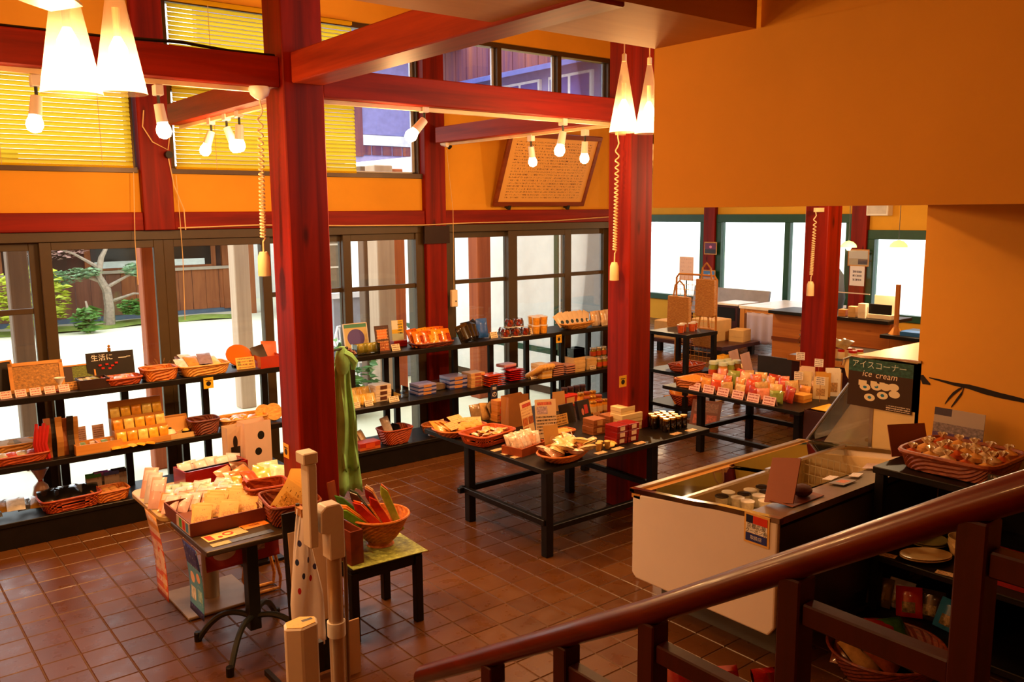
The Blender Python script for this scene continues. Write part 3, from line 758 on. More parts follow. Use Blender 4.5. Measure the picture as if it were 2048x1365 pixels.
for i, y in enumerate(posts):
    zt = hrz(y) - 0.02; zb = max(0.0, 1.22 - 0.64 * y - 0.1)
    MB().box(-0.024, 0.024, y - 0.8 - 0.021, y - 0.8 + 0.021, zb, zt).build('baluster', RAILD, rl, 0.003)
    if i + 1 < len(posts):
        yn = posts[i + 1]; z = hrz(y) - 0.075
        MB().box(-0.016, 0.016, yn - 0.8 + 0.021, y - 0.8 - 0.021, z - 0.022, z + 0.016).build('cross_rail', RAILD, rl, 0.003)
        MB().box(-0.016, 0.016, yn - 0.8 + 0.021, y - 0.8 - 0.021, z - 0.44, z - 0.40).build('cross_rail', RAILD, rl, 0.003)

# ------------------------------------------------------------------ chest freezer
FZW = plain('freezer_white_enamel', '#e6d9cc', 0.35, var=0.03, scale=3)
FZC = plain('freezer_cream_lining', '#e8cfa0', 0.4, var=0.05)
CHROME = plain('chrome_trim', '#d8d0c8', 0.12, 1.0, var=0.04)
fz = thing('chest_freezer', 'white chest freezer with glass top and chrome rim', 'freezer', (4.565, 2.965, 0))
X0, X1 = -0.885, 0.885
pf = [(0.505, 0.22), (0.505, 0.715), (0.05, 0.775), (-0.12, 0.795), (-0.505, 0.825), (-0.505, 0.24), (-0.47, 0.19), (0.47, 0.19)]
MB().prism(pf, 'x', X0, X0 + 0.03).build('end_panel', FZW, fz, 0.010, seg=2)
MB().prism(pf, 'x', X1 - 0.03, X1).build('end_panel', FZW, fz, 0.010, seg=2)
MB().box(X0 + 0.03, X1 - 0.03, 0.45, 0.50, 0.22, 0.69).build('side_wall', FZW, fz)
MB().box(X0 + 0.03, X1 - 0.03, -0.50, -0.44, 0.20, 0.78).build('side_wall', plain('freezer_side_shade', '#4a4540', 0.35, 0.4), fz)  # dark grey paints the shade on this long side
MB().box(X0 + 0.18, X1 - 0.12, -0.40, 0.42, 0.0, 0.20).build('plinth', plain('freezer_plinth_grey', '#5c5a52', 0.5), fz)
MB().box(X0 + 0.03, X1 - 0.03, -0.44, 0.45, 0.20, 0.42).build('inner_floor', FZC, fz)
for x in (X0 + 0.03, X1 - 0.06): MB().prism([(0.45, 0.42), (0.45, 0.67), (-0.22, 0.76), (-0.44, 0.78), (-0.44, 0.42)], 'x', x, x + 0.03).build('inner_wall', FZC, fz)
MB().box(X0 + 0.06, X1 - 0.06, 0.43, 0.45, 0.42, 0.69).build('inner_wall', FZC, fz)
MB().prism([(-0.29, 0.785), (-0.29, 0.81), (-0.50, 0.835), (-0.505, 0.80)], 'x', X0 + 0.03, X1 - 0.03).build('steel_ledge', plain('dull_steel', '#a0907c', 0.3, 0.85, var=0.1, scale=20), fz)
MB().box(X0 + 0.03, X1 - 0.03, -0.315, -0.29, 0.42, 0.79).build('inner_wall', FZC, fz)
GOLDW = wood('freezer_rim_wood', '#a0642a', '#cf9a50', 'x', 0.35, knots=False)
MB().box(X0 + 0.0, X1, 0.44, 0.515, 0.69, 0.73).build('front_rim', GOLDW, fz, 0.004)
MB().box(X0 + 0.0, X1, 0.49, 0.53, 0.722, 0.745).build('rim_trim', STEEL, fz, 0.003)
rimp = [(0.53, 0.745), (0.05, 0.79), (-0.12, 0.812), (-0.515, 0.842)]
for x in (X0, X1 - 0.035):
    b = MB()
    for (ya, za), (yb, zb) in zip(rimp, rimp[1:]): b.prism([(ya, za - 0.028), (ya, za), (yb, zb), (yb, zb - 0.028)], 'x', x, x + 0.035)
    b.build('rim_trim', CHROME, fz)
for x0, x1, dz in ((X0 + 0.04, 0.04, 0.0), (-0.04, X1 - 0.04, 0.012)):
    MB().prism([(0.44, 0.728 + dz), (0.44, 0.733 + dz), (0.16, 0.763 + dz), (0.16, 0.758 + dz)], 'x', x0, x1).build('glass_lid', CLEAR, fz)
    MB().prism([(0.17, 0.756 + dz), (0.17, 0.772 + dz), (0.14, 0.775 + dz), (0.14, 0.759 + dz)], 'x', x0, x1).build('lid_rail', STEEL, fz)
MB().box(X0 + 0.06, X1 - 0.06, 0.05, 0.08, 0.42, 0.60).build('divider', glass_mat('grey_divider', (0.6, 0.62, 0.58), 0.08), fz)
wbk = MB()
for i in range(14):
    y = 0.42 - i * 0.047
    wbk.box(X1 - 0.10, X1 - 0.095, y - 0.0025, y + 0.0025, 0.44, 0.68)
for z in (0.46, 0.53, 0.60, 0.67): wbk.box(X1 - 0.102, X1 - 0.096, -0.2, 0.43, z - 0.003, z + 0.003)
tag(wbk.build('wire_basket', plain('white_wire', '#e8d8b8', 0.4), fz), kind='stuff')
# sticker on the freezer end
stk = thing('coupon_sticker', 'red white and blue coupon sticker on the freezer end', 'sticker', (3.676, 2.582, 0.748))
SW, SH = 0.155, 0.165
MB().box(-0.001, 0.003, -SW / 2, SW / 2, -SH / 2, SH / 2).build('backing', plain('sticker_yellow', '#e8b860', 0.4), stk)
MB().box(-0.003, 0.0, -SW / 2 + 0.012, SW / 2 - 0.012, -0.025, 0.028).build('white_field', plain('sticker_white', '#f4efe4', 0.4), stk)
MB().box(-0.003, 0.0, -SW / 2 + 0.012, SW / 2 - 0.055, 0.028, SH / 2 - 0.012).build('red_field', plain('sticker_red', '#d83a24', 0.4), stk)
MB().box(-0.003, 0.0, SW / 2 - 0.055, SW / 2 - 0.012, 0.028, SH / 2 - 0.012).build('navy_field', plain('sticker_navy', '#1c2344', 0.4), stk)
MB().box(-0.003, 0.0, -SW / 2 + 0.012, SW / 2 - 0.012, -SH / 2 + 0.012, -0.027).build('blue_field', plain('sticker_blue', '#2a3680', 0.4), stk)
INK = plain('black_ink', '#120c0a', 0.6); WINK = plain('white_ink', '#f6f0e8', 0.6); RINK = plain('red_ink', '#c8281c', 0.6)
rot_mx = (R(90), 0, R(-90))
lettering('京都応援', 0.030, INK, stk, (-0.004, 0, 0.013), rot_mx); lettering('クーポン券', 0.027, INK, stk, (-0.004, 0, -0.014), rot_mx); lettering('取扱店', 0.024, WINK, stk, (-0.004, 0, -0.049), rot_mx)

# ------------------------------------------------------------------ ice cream showcase
ic = thing('ice_cream_showcase', 'cream ice cream showcase with slanted glass front', 'showcase', (6.4, 3.05, 0))
XA, XB = -0.88, 0.90
SC = plain('showcase_cream', '#e6c888', 0.4, var=0.04)
MB().prism([(-0.37, 0.12), (-0.37, 1.40), (-0.06, 1.40), (-0.06, 0.12)], 'x', XA, XA + 0.03).build('end_panel', SC, ic, 0.004)
head = [(-0.38, 1.07), (-0.38, 1.405), (0.10, 1.385), (0.145, 1.36), (0.16, 1.32), (0.14, 1.25), (0.07, 1.15), (0.02, 1.07)]
MB().prism(head, 'x', XA, XA + 0.028).build('head_panel', SC, ic, 0.003)
MB().prism([(-0.38, 1.36), (-0.38, 1.41), (0.11, 1.39), (0.15, 1.36), (0.13, 1.34)], 'x', XA + 0.03, XB).build('canopy', SC, ic)
MB().box(XA, XB, -0.385, -0.36, 0.12, 1.405).build('back_panel', SC, ic)
for pts in ([(-0.385, 1.412), (0.10, 1.392), (0.155, 1.365), (0.168, 1.32)],):
    MB().tube([(XA - 0.004, y, z) for y, z in pts], 0.010, 8).build('steel_trim', CHROME, ic)
MB().box(XA - 0.004, XA + 0.03, -0.075, -0.05, 0.70, 1.10).build('corner_post', STEEL, ic)
MB().rod((XA, 0.44, 0.70), (XA, 0.11, 1.20), 0.012, n=8).build('glass_edge', STEEL, ic)
MB().prism([(0.435, 0.70), (0.445, 0.70), (0.115, 1.20), (0.105, 1.20)], 'x', XA + 0.01, XB).build('front_glass', CLEAR, ic)
MB().prism([(-0.05, 0.70), (0.43, 0.70), (0.10, 1.20), (-0.05, 1.10)], 'x', XA + 0.008, XA + 0.014).build('end_glass', CLEAR, ic)
MB().box(XA + 0.02, XB, -0.36, 0.44, 0.10, 0.62).build('body', plain('showcase_dark_body', '#3a2a24', 0.4), ic)
MB().prism([(0.43, 0.62), (-0.34, 0.62), (-0.34, 0.92), (0.28, 0.68)], 'x', XA + 0.25, XB - 0.05).build('inner_tray', plain('frosted_lining', '#d8c8a8', 0.6), ic)
MB().prism([(-0.05, 0.64), (0.40, 0.64), (0.09, 1.14), (-0.05, 1.06)], 'x', XA + 0.12, XA + 0.15).build('inner_end', plain('frost_cream', '#ece0c8', 0.5, var=0.08), ic)
for k in range(3):
    y = 0.30 - 0.2 * k
    MB().cbox((XA + 0.07, y, 0.66 + 0.075 * k), (0.08, 0.19, 0.02)).build('inner_shelf', FZC, ic, 0.003)
ps = thing('ice_cream_poster', 'ice cream poster with tubs taped to the showcase end', 'poster', (5.512, 2.938, 1.22))
PW, PH = 0.455, 0.335
DKW = '#3a2618'
pb = [(0.0, 1.0, 0.72, 1.0, '#2c5a50', 'photo')] + [(u, u + 0.17, v, v + 0.15, '#f0e0b8', 'round') for u, v in ((0.56, 0.14), (0.36, 0.22), (0.64, 0.34), (0.46, 0.38), (0.32, 0.40), (0.18, 0.28), (0.20, 0.42))]
pb += [(u + 0.055, u + 0.115, v + 0.045, v + 0.105, '#2a7aa0', 'round') for u, v in ((0.56, 0.14), (0.36, 0.22), (0.64, 0.34), (0.46, 0.38))]
pb += [(0.70, 0.83, 0.44, 0.55, '#f0e0b8'), (0.54, 0.64, 0.46, 0.56, '#f0e0b8'), (0.42, 0.50, 0.47, 0.56, '#f0e0b8')]
po = MB().box(-0.002, 0.002, -PW / 2, PW / 2, -PH / 2, PH / 2).build('sheet', print_mat('ice_poster', DKW, '#e8d8c0', 22, 'yz', pb, 0.5, 0.02, 0.35, 40.0, text_area=(0.02, 0.38, 0.02, 0.12)), ps)
lettering('アイスコーナー', 0.056, plain('pale_blue_ink', '#cfe0d8', 0.6), ps, (-0.004, 0.01, 0.125), rot_mx)
lettering('ice', 0.062, plain('cream_ink', '#f0dcc0', 0.6), ps, (-0.004, 0.092, 0.066), rot_mx, shear=0.2); lettering('cream', 0.062, plain('cream_ink', '#f0dcc0', 0.6), ps, (-0.004, -0.045, 0.064), rot_mx, shear=0.2)
ps.rotation_euler = (R(0), 0, 0)

# ------------------------------------------------------------------ black stand by the wall
sd = thing('wall_stand', 'black three tier stand against the scorched wall', 'stand', (5.02, 1.62, 0))
MB().box(-0.45, 0.49, -1.0, 0.83, 0.91, 0.95).build('top_board', BLACK, sd, 0.004)
MB().box(-0.50, 0.49, -1.0, 0.83, 0.42, 0.455).build('shelf_board', BLACK, sd, 0.004)
MB().box(-0.55, 0.49, -1.0, 0.83, 0.05, 0.085).build('shelf_board', BLACK, sd, 0.004)
MB().box(0.46, 0.49, -1.0, 0.83, 0.0, 0.91).build('back_board', BLACK, sd)
for y in (-0.97, 0.80):
    for x in (-0.40, 0.40): MB().box(x - 0.025, x + 0.025, y - 0.025, y + 0.025, 0, 0.91).build('upright', BLACK, sd)

# ------------------------------------------------------------------ outdoors
GZ = -0.12
def ground_mat():
    t = NT('pale_courtyard_paving')
    g = t.coord('Object')
    n = t.noise(g, 0.25, 4, 0.6); d = t.noise(g, 3.0, 4, 0.6)
    t.base(t.mix(t.math('MULTIPLY', n, d), C('#f0ead2'), C('#d0d4a4')), 0.85)
    return t.m
gd = MB().box(-25, 45, 7.80, 60, GZ - 0.3, GZ).build('courtyard_ground', ground_mat())
tag(gd, 'bright pale courtyard paving outside the doors', None, None, 'structure')
tag(MB().box(14.8, 70, -30, 60, -0.6, -0.5).build('outer_ground', plain('hazy_pale_ground', '#f0f4f2', 0.9, var=0.03, scale=0.5)), 'pale ground outside the far windows', None, None, 'structure')
GRASS = plain('moss_green', '#7f8f3a', 0.9, var=0.3, scale=4)
tag(MB().grid(lambda u, v: (-8 + 16 * u, 20.6 + 1.0 * v + 0.15 * math.sin(u * 23), GZ + 0.02 + 0.05 * math.sin(math.pi * v) + 0.02 * math.sin(u * 61)), 60, 4).build('moss_border', GRASS), 'mossy green border in front of the board fence', 'moss')

# wooden house across the courtyard: boards one by one
BOARD = wood('weathered_board', '#6a4434', '#94604a', 'z', 0.7, grain=9, knots=False)
BOARD_W = wood('warm_board', '#7a4024', '#ac683c', 'z', 0.7, grain=9, knots=False)
TRIMG = plain('grey_sill', '#b8a898', 0.7)
hs = thing('board_house', 'low house with dark vertical board wall across the courtyard', 'house', (0, 22.2, GZ)); hs.scale = (1, 1, 0.48)
k = 0
x = -9.0
while x < 8.4:
    w = 0.34
    MB().box(x, x + w - 0.012, -0.02 + 0.01 * (k % 2), 0.05, 0.25, 2.35).build('board', BOARD if x < 5.5 else BOARD_W, hs)
    x += w; k += 1
MB().box(-9, 8.4, 0.0, 0.3, 0, 0.25).build('plinth', plain('blue_grey_plinth', '#5a6a80', 0.8), hs)
MB().box(-9, 8.4, -0.10, 0.1, 2.35, 2.50).build('sill_board', TRIMG, hs)
MB().box(-9, 8.4, 0.05, 0.3, 2.50, 4.6).build('upper_wall', plain('dark_upper_wall', '#4a3024', 0.8, var=0.3, scale=2), hs)
for x in (-6.5, -3.6, -0.6, 2.4, 5.6, 7.2):
    f = MB().box(x - 0.75, x + 0.75, -0.02, 0.05, 2.5, 3.9).build('window', BOARD_W, hs)
    MB().box(x - 0.62, x + 0.62, -0.035, -0.02, 2.62, 3.8).build('pane', plain('dark_window', '#2a2622', 0.15), f)
    MB().box(x - 0.55, x + 0.45, -0.045, -0.036, 2.62, 2.95).build('paper', plain('pale_paper', '#dfe8ea', 0.8), f)
MB().prism([(-1.0, 4.4), (-1.0, 4.55), (3.5, 6.2), (3.5, 6.05)], 'x', -9.5, 8.8).build('roof', plain('grey_roof', '#6a6670', 0.6), hs)
MB().box(8.1, 8.4, -0.06, 0.3, 0.2, 4.5).build('corner_post', BOARD_W, hs)
# glazed wing to the right of it
gw = thing('glazed_wing', 'timber wing with a glazed lattice door right of the board house', 'house', (9.45, 19.4, GZ)); gw.scale = (1, 1, 0.62)
MB().box(-0.98, -0.84, 1.9, 2.1, 0, 4.0).build('post', BOARD_W, gw)
for x in (-0.55, 0.35):
    for nm, b in (('stile', (x - 0.4, x - 0.32)), ('stile', (x + 0.32, x + 0.4))): MB().box(b[0], b[1], 0, 0.06, 0.1, 3.6).build(nm, TRIMG, gw)
    for z in (0.1, 1.0, 1.9, 2.8, 3.55): MB().box(x - 0.32, x + 0.32, 0, 0.05, z, z + 0.07).build('rail', TRIMG, gw)
    MB().box(x - 0.32, x + 0.32, 0.02, 0.03, 0.1, 3.6).build('pane', plain('dim_window', '#6a5a4a', 0.2), gw)
MB().box(0.9, 6.5, 0.3, 0.5, 0.0, 4.6).build('wall', plain('taupe_wall', '#b09a84', 0.8, var=0.2), gw)  # taupe wall with random tone
MB().box(-0.9, 6.5, -0.3, 2.2, 4.0, 4.3).build('eave', BOARD, gw)
# houses beyond the upper windows, daylight's violet cast put into their colours
BL = plain('violet_cast_siding', '#8d84bc', 0.6, var=0.1); BLD = plain('violet_cast_panel', '#5652a4', 0.5, var=0.2, scale=2)
rb = wood('rusty_board', '#4a2a58', '#a05a4a', 'z', 0.7, grain=6, knots=False)
uh = thing('tall_house', 'tall house with painted violet daylight cast and rusty boards behind the notice board window', 'house', (17.0, 16.0, GZ))
for i in range(44):
    y = 1.6 + i * 0.30
    MB().box(-0.03 + 0.012 * (i % 2), 0.03, y, y + 0.28, 6.75, 9.6).build('board', rb, uh)
MB().box(0.04, 0.4, 0.3, 15.0, 3.4, 9.6).build('wall', BL, uh); MB().box(0.04, 0.4, 0.3, 15.0, 0.0, 3.4).build('lower_wall', plain('daylight_white', '#f2f0ea', 0.8, var=0.05), uh)  # lower wall whitened to imitate bright outdoor haze
MB().prism([(-0.9, 6.40), (-0.9, 6.52), (0.1, 6.80), (0.1, 6.65)], 'y', 0.6, 15.2).build('eave', plain('violet_cast_slate', '#5a60a8', 0.5), uh)
for y in (2.6, 4.8, 7.0, 9.2, 11.4):
    f = MB().box(-0.06, 0.04, y - 0.9, y + 0.9, 4.5, 6.35).build('window', WHITE_FR, uh)
    MB().box(-0.075, -0.06, y - 0.82, y - 0.06, 4.58, 6.27).build('pane', BLD, f); MB().box(-0.075, -0.06, y + 0.06, y + 0.82, 4.58, 6.27).build('pane', BLD, f)
sh = thing('sided_house', 'sided house with painted violet daylight cast seen through the centre upper window', 'house', (14.0, 25.0, GZ))
MB().box(-5.2, 2.6, 0, 0.3, 2.6, 9.0).build('wall', BL, sh); MB().box(-5.2, 2.6, 0, 0.3, 0, 2.6).build('lower_wall', plain('daylight_white', '#f2f0ea', 0.8, var=0.05), sh)  # white lower part again stands for the outdoor haze
for k in range(7): MB().box(-5.2, 2.6, -0.03, 0.0, 2.6 + 0.25 * k, 2.81 + 0.25 * k).build('siding_board', plain('violet_cast_board', '#a99fd0', 0.6), sh)
MB().box(-5.2, 2.6, -0.08, 0.0, 4.66, 4.98).build('rail', WHITE_FR, sh)
for i in range(20): MB().box(-5.1 + i * 0.38, -4.78 + i * 0.38, -0.04, 0.0, 4.36, 4.64).build('board', rb, sh)
for x in (-3.6, -1.4, 0.8):
    f = MB().box(x - 0.95, x + 0.95, -0.05, 0.0, 5.0, 7.4).build('window', plain('violet_cast_pane', '#8f8ac4', 0.3), sh)
    MB().box(x + 0.95, x + 1.25, -0.10, -0.04, 4.3, 7.6).build('post', rb, f)
MB().prism([(-1.2, 7.8), (-1.2, 8.0), (2.0, 9.2), (2.0, 9.0)], 'x', -5.6, 3.0).build('roof', plain('violet_cast_slate', '#5a60a8', 0.5), sh)

# veranda posts and things close outside
def outpost(name, x, y, w, mat, label, z1=3.0):
    o = MB().box(-w / 2, w / 2, -w / 2, w / 2, 0, z1 - GZ).build(name, mat, None, 0.01); o.location = (x, y, GZ); tag(o, label, 'post', 'posts outside the doors')
GREYP = wood('grey_brown_post', '#5c4436', '#7a5e4a', 'z', 0.7, knots=False); PALEP = wood('pale_post', '#a88a74', '#c4a890', 'z', 0.7, knots=False); ORP = wood('orange_post', '#8a3a14', '#c0602a', 'z', 0.6, knots=False)
outpost('veranda_post', 1.484, 9.6, 0.18, GREYP, 'dark brown post outside the leftmost door')
outpost('veranda_post', 2.483, 8.8, 0.16, ORP, 'orange red post outside behind the door stile')
outpost('veranda_post', 4.20, 10.9, 0.20, PALEP, 'pale weathered post outside left of the near pillar')
outpost('veranda_post', 5.660, 10.2, 0.16, GREYP, 'grey brown post outside behind the blue poster card')
outpost('veranda_post', 5.715, 9.9, 0.26, PALEP, 'broad weathered post outside left of the red wall post')
outpost('veranda_post', 6.347, 10.6, 0.20, ORP, 'orange post outside close left of the red wall post')
outpost('veranda_post', 6.936, 9.4, 0.22, ORP, 'orange post outside right of the red wall post')  # the wood's own orange
outpost('veranda_post', 8.394, 9.8, 0.10, plain('grey_green_pole', '#7c8878', 0.5), 'grey green pole outside below the notice board')
outpost('veranda_post', 8.711, 9.9, 0.12, plain('grey_green_pole', '#7c8878', 0.5), 'grey green pole with a bracket outside below the notice board')
outpost('veranda_post', 8.447, 10.4, 0.14, GREYP, 'brown post outside below the left half of the notice board')

LEAF = plain('garden_leaf', '#5c8a3c', 0.6, var=0.45, scale=3); LEAF2 = plain('grey_leaf', '#8fae86', 0.6, var=0.35, scale=3); LEAF3 = plain('yellow_leaf', '#a8b030', 0.6, var=0.35, scale=3); PINKL = plain('pink_leaf', '#c89a94', 0.6, var=0.35, scale=3)
def leaf_cloud(name, parts, n, size, mat, parent, seed):
    rnd = random.Random(seed); b = MB()
    for i in range(n):
        c, r = parts[i % len(parts)]
        while True:
            p = Vector((rnd.uniform(-1, 1), rnd.uniform(-1, 1), rnd.uniform(-1, 1)))
            if p.length <= 1: break
        p = Vector((c[0] + p.x * r[0], c[1] + p.y * r[1], c[2] + p.z * r[2]))
        a = Matrix.Translation(p) @ Matrix.Rotation(rnd.uniform(0, 6.3), 4, 'Z') @ Matrix.Rotation(rnd.uniform(-0.9, 0.9), 4, 'X')
        s = size * rnd.uniform(0.6, 1.3)
        b.add([(-s, 0, 0), (0, -s * 0.45, 0.02), (s, 0, 0), (0, s * 0.45, 0.02)], [(0, 1, 2, 3)], a)
    o = b.build(name, mat, parent, fix=False); tag(o, kind='stuff'); return o
BARK = plain('grey_bark', '#9a8878', 0.9, var=0.3, scale=8, bump=0.4)
tr = thing('garden_tree', 'crooked garden tree with layered foliage in the courtyard', 'tree', (5.0, 21.0, GZ)); tr.scale = (0.62, 0.62, 0.56)
MB().tube([(0, 0, 0), (0.05, 0, 0.8), (0.0, 0, 1.5), (-0.25, 0, 2.1), (-0.1, 0, 2.8), (0.2, 0, 3.4)], [0.22, 0.18, 0.16, 0.13, 0.1, 0.05], 8).build('trunk', BARK, tr, smooth=True)
for pts in ([(-0.1, 0, 1.8), (-0.9, 0.1, 2.2), (-1.8, 0, 2.2)], [(0.0, 0, 1.6), (0.7, 0, 2.0), (1.4, 0.1, 2.3)], [(-0.2, 0, 2.4), (-1.0, 0, 3.0), (-1.9, 0.2, 3.4)], [(0.05, 0, 1.0), (0.9, -0.1, 1.3), (1.6, 0, 1.2)]):
    MB().tube(pts, [0.08, 0.05, 0.025], 6).build('branch', BARK, tr, smooth=True)
leaf_cloud('foliage', [((-1.5, 0, 2.05), (0.9, 0.6, 0.28)), ((-0.7, 0, 2.25), (0.6, 0.5, 0.2)), ((1.1, 0, 2.25), (0.6, 0.5, 0.3)), ((-1.9, 0, 1.75), (0.7, 0.5, 0.2))], 900, 0.13, LEAF2, tr, 1)
leaf_cloud('foliage', [((1.4, 0.3, 3.7), (1.6, 0.8, 0.5)), ((-1.2, 0.3, 3.6), (1.3, 0.8, 0.4)), ((0.8, -0.2, 0.75), (0.5, 0.4, 0.35))], 1100, 0.12, LEAF, tr, 2)
leaf_cloud('blossom', [((-1.5, 0.2, 3.2), (1.2, 0.6, 0.45)), ((1.9, 0.2, 3.4), (0.9, 0.6, 0.4))], 500, 0.10, PINKL, tr, 3)
def shrub(loc, parts, n, size, mat, label, seed):
    d = thing('shrub', label, 'shrub', loc, group='courtyard shrubs')
    leaf_cloud('foliage', parts, n, size, mat, d, seed)
    MB().tube([(0, 0, 0), (0.05, 0, 0.4), (0, 0, 0.7)], [0.05, 0.04, 0.02], 6).build('stem', BARK, d)
shrub((3.4, 20.6, GZ), [((0, 0, 0.75), (0.75, 0.6, 0.75))], 900, 0.10, LEAF3, 'rounded yellow green shrub left of the tree', 4)
shrub((1.9, 21.2, GZ), [((0, 0, 0.6), (0.8, 0.6, 0.6))], 500, 0.11, LEAF3, 'low yellow green shrub behind the leftmost door', 5)
shrub((4.35, 20.1, GZ), [((0, 0, 0.30), (0.3, 0.25, 0.30))], 160, 0.12, LEAF, 'broad leaved green shrub beside the tree', 6)
shrub((4.9, 9.6, GZ), [((0, 0, 0.5), (0.5, 0.4, 0.5))], 300, 0.09, LEAF, 'green potted shrub close outside behind the blue poster card', 7)

# white metal chairs, table and crates on the veranda
WM = plain('white_metal', '#e8e6ea', 0.4)
def garden_chair(loc, rz, label):
    d = thing('garden_chair', label, 'chair', loc, rz, 'white garden chairs')
    MB().lathe([(0.22, 0.43), (0.23, 0.445), (0.22, 0.46)], 18).build('seat', WM, d)
    for a in (45, 135, 225, 315):
        MB().rod((0.17 * math.cos(R(a)), 0.17 * math.sin(R(a)), 0.43), (0.25 * math.cos(R(a)), 0.25 * math.sin(R(a)), 0), 0.014).build('leg', WM, d)
    MB().tube([(-0.22, 0.12, 0.45), (-0.24, 0.2, 0.75), (-0.12, 0.24, 0.92), (0.12, 0.24, 0.92), (0.24, 0.2, 0.75), (0.22, 0.12, 0.45)], 0.016, 6).build('back_frame', WM, d)
    for x in (-0.15, -0.09, -0.03, 0.03, 0.09, 0.15): MB().rod((x, 0.2, 0.46), (x, 0.235, 0.9), 0.010, n=6).build('slat', WM, d)
garden_chair((5.854, 10.9, GZ), 0.4, 'white slatted garden chair outside left of the broad post')
garden_chair((6.627, 11.2, GZ), -0.5, 'white slatted garden chair outside right of the broad post')
gt = thing('veranda_table', 'white veranda table outside below the notice board', 'table', (9.141, 10.8, GZ))
MB().box(-0.7, 0.7, -0.4, 0.4, 0.70, 0.74).build('table_top', WM, gt)
for sx in (-0.6, 0.6):
    for sy in (-0.3, 0.3): MB().box(sx - 0.025, sx + 0.025, sy - 0.025, sy + 0.025, 0, 0.7).build('leg', WM, gt)
pk = MB().lathe([(0.16, 0), (0.13, 0.2), (0.0, 0.55)], 12).build('folded_parasol', plain('pale_blue_cloth', '#b8d4e4', 0.8)); pk.location = (gt.location.x + 0.05, 10.7, GZ + 0.74); tag(pk, 'small pale blue cone on the veranda table', 'cone')
pl = thing('planter_bench', 'grey planter bench outside right of the red wall post', 'planter', (6.442 + 0.1, 11.6, GZ))
MB().box(-0.6, 0.6, -0.25, 0.25, 0.0, 0.55).build('body', plain('grey_planter', '#8a8890', 0.7), pl, 0.01); MB().box(-0.66, 0.66, -0.3, 0.3, 0.55, 0.62).build('rim', WM, pl, 0.01); MB().box(-0.6, 0.6, 0.15, 0.25, 0.62, 1.25).build('back_panel', plain('grey_planter', '#8a8890', 0.7), pl); MB().box(-0.66, 0.66, 0.12, 0.28, 1.25, 1.33).build('cap', WM, pl)
pn = thing('poster_panel', 'glass panel with posters outside beside the middle pillar', 'poster', (8.299, 8.6, GZ))
MB().box(-0.3, 0.3, 0, 0.03, 0, 2.4).build('panel', plain('grey_panel', '#8a8f88', 0.6), pn)
PX = -0.02
MB().box(-0.27, -0.02, PX, 0, 1.80, 2.25).build('poster', print_mat('blue_poster', '#b8d0dc', '#30486a', 14, 'xz', ((0.1, 0.9, 0.6, 0.9, '#6090b8', 'photo'),), 0.5), pn); MB().box(0.0, 0.22, PX, 0, 1.78, 2.15).build('poster', print_mat('dark_poster', '#4a3a34', '#e8d0c0', 12, 'xz', ((0.1, 0.9, 0.3, 0.9, '#8a4a38', 'photo'),), 0.45), pn)
MB().box(0.0, 0.22, PX, 0, 1.58, 1.74).build('poster', print_mat('cyan_poster', '#58b0d8', '#f0f0f0', 5, 'xz', (), 0.5), pn); MB().box(-0.1, 0.2, PX, 0, 1.25, 1.50).build('poster', print_mat('white_red_poster', '#f4ecec', '#d84a4a', 3, 'xz', ((0.35, 0.65, 0.3, 0.8, '#d85a5a', 'round'),), 0.4), pn)

# ------------------------------------------------------------------ builders for the goods
RATTAN = weave_mat('rattan_orange', '#a04a14', '#e0862e'); RATTAN_L = weave_mat('rattan_pale', '#c07a2a', '#f0b45a'); RATTAN_D = weave_mat('rattan_dark', '#4a1a0a', '#8a3a18'); RATTAN_R = weave_mat('rattan_red', '#8a2c10', '#c8581e')
KRAFT = plain('kraft_paper', '#a8703a', 0.7, var=0.1); KRAFT_L = plain('pale_kraft', '#d0a468', 0.7, var=0.08)
CARD = print_mat('price_print', '#f0dcb8', '#5a2a14', 3, 'xz', (), 0.5, 0.1); CARD_FLAT = print_mat('price_print_flat', '#f0cfa0', '#7a3a1c', 3, 'xy', (), 0.5, 0.1)
CARD_PINK = print_mat('pink_price_print', '#f4c8c0', '#a02a2a', 3, 'xz', (), 0.5, 0.1)
def ring(w, d, e, n):
    out = []
    for k in range(n):
        a = 2 * math.pi * (k + 0.5) / n
        c, s_ = math.cos(a), math.sin(a)
        out.append((w / 2 * math.copysign(abs(c) ** (2 / e), c), d / 2 * math.copysign(abs(s_) ** (2 / e), s_)))
    return out
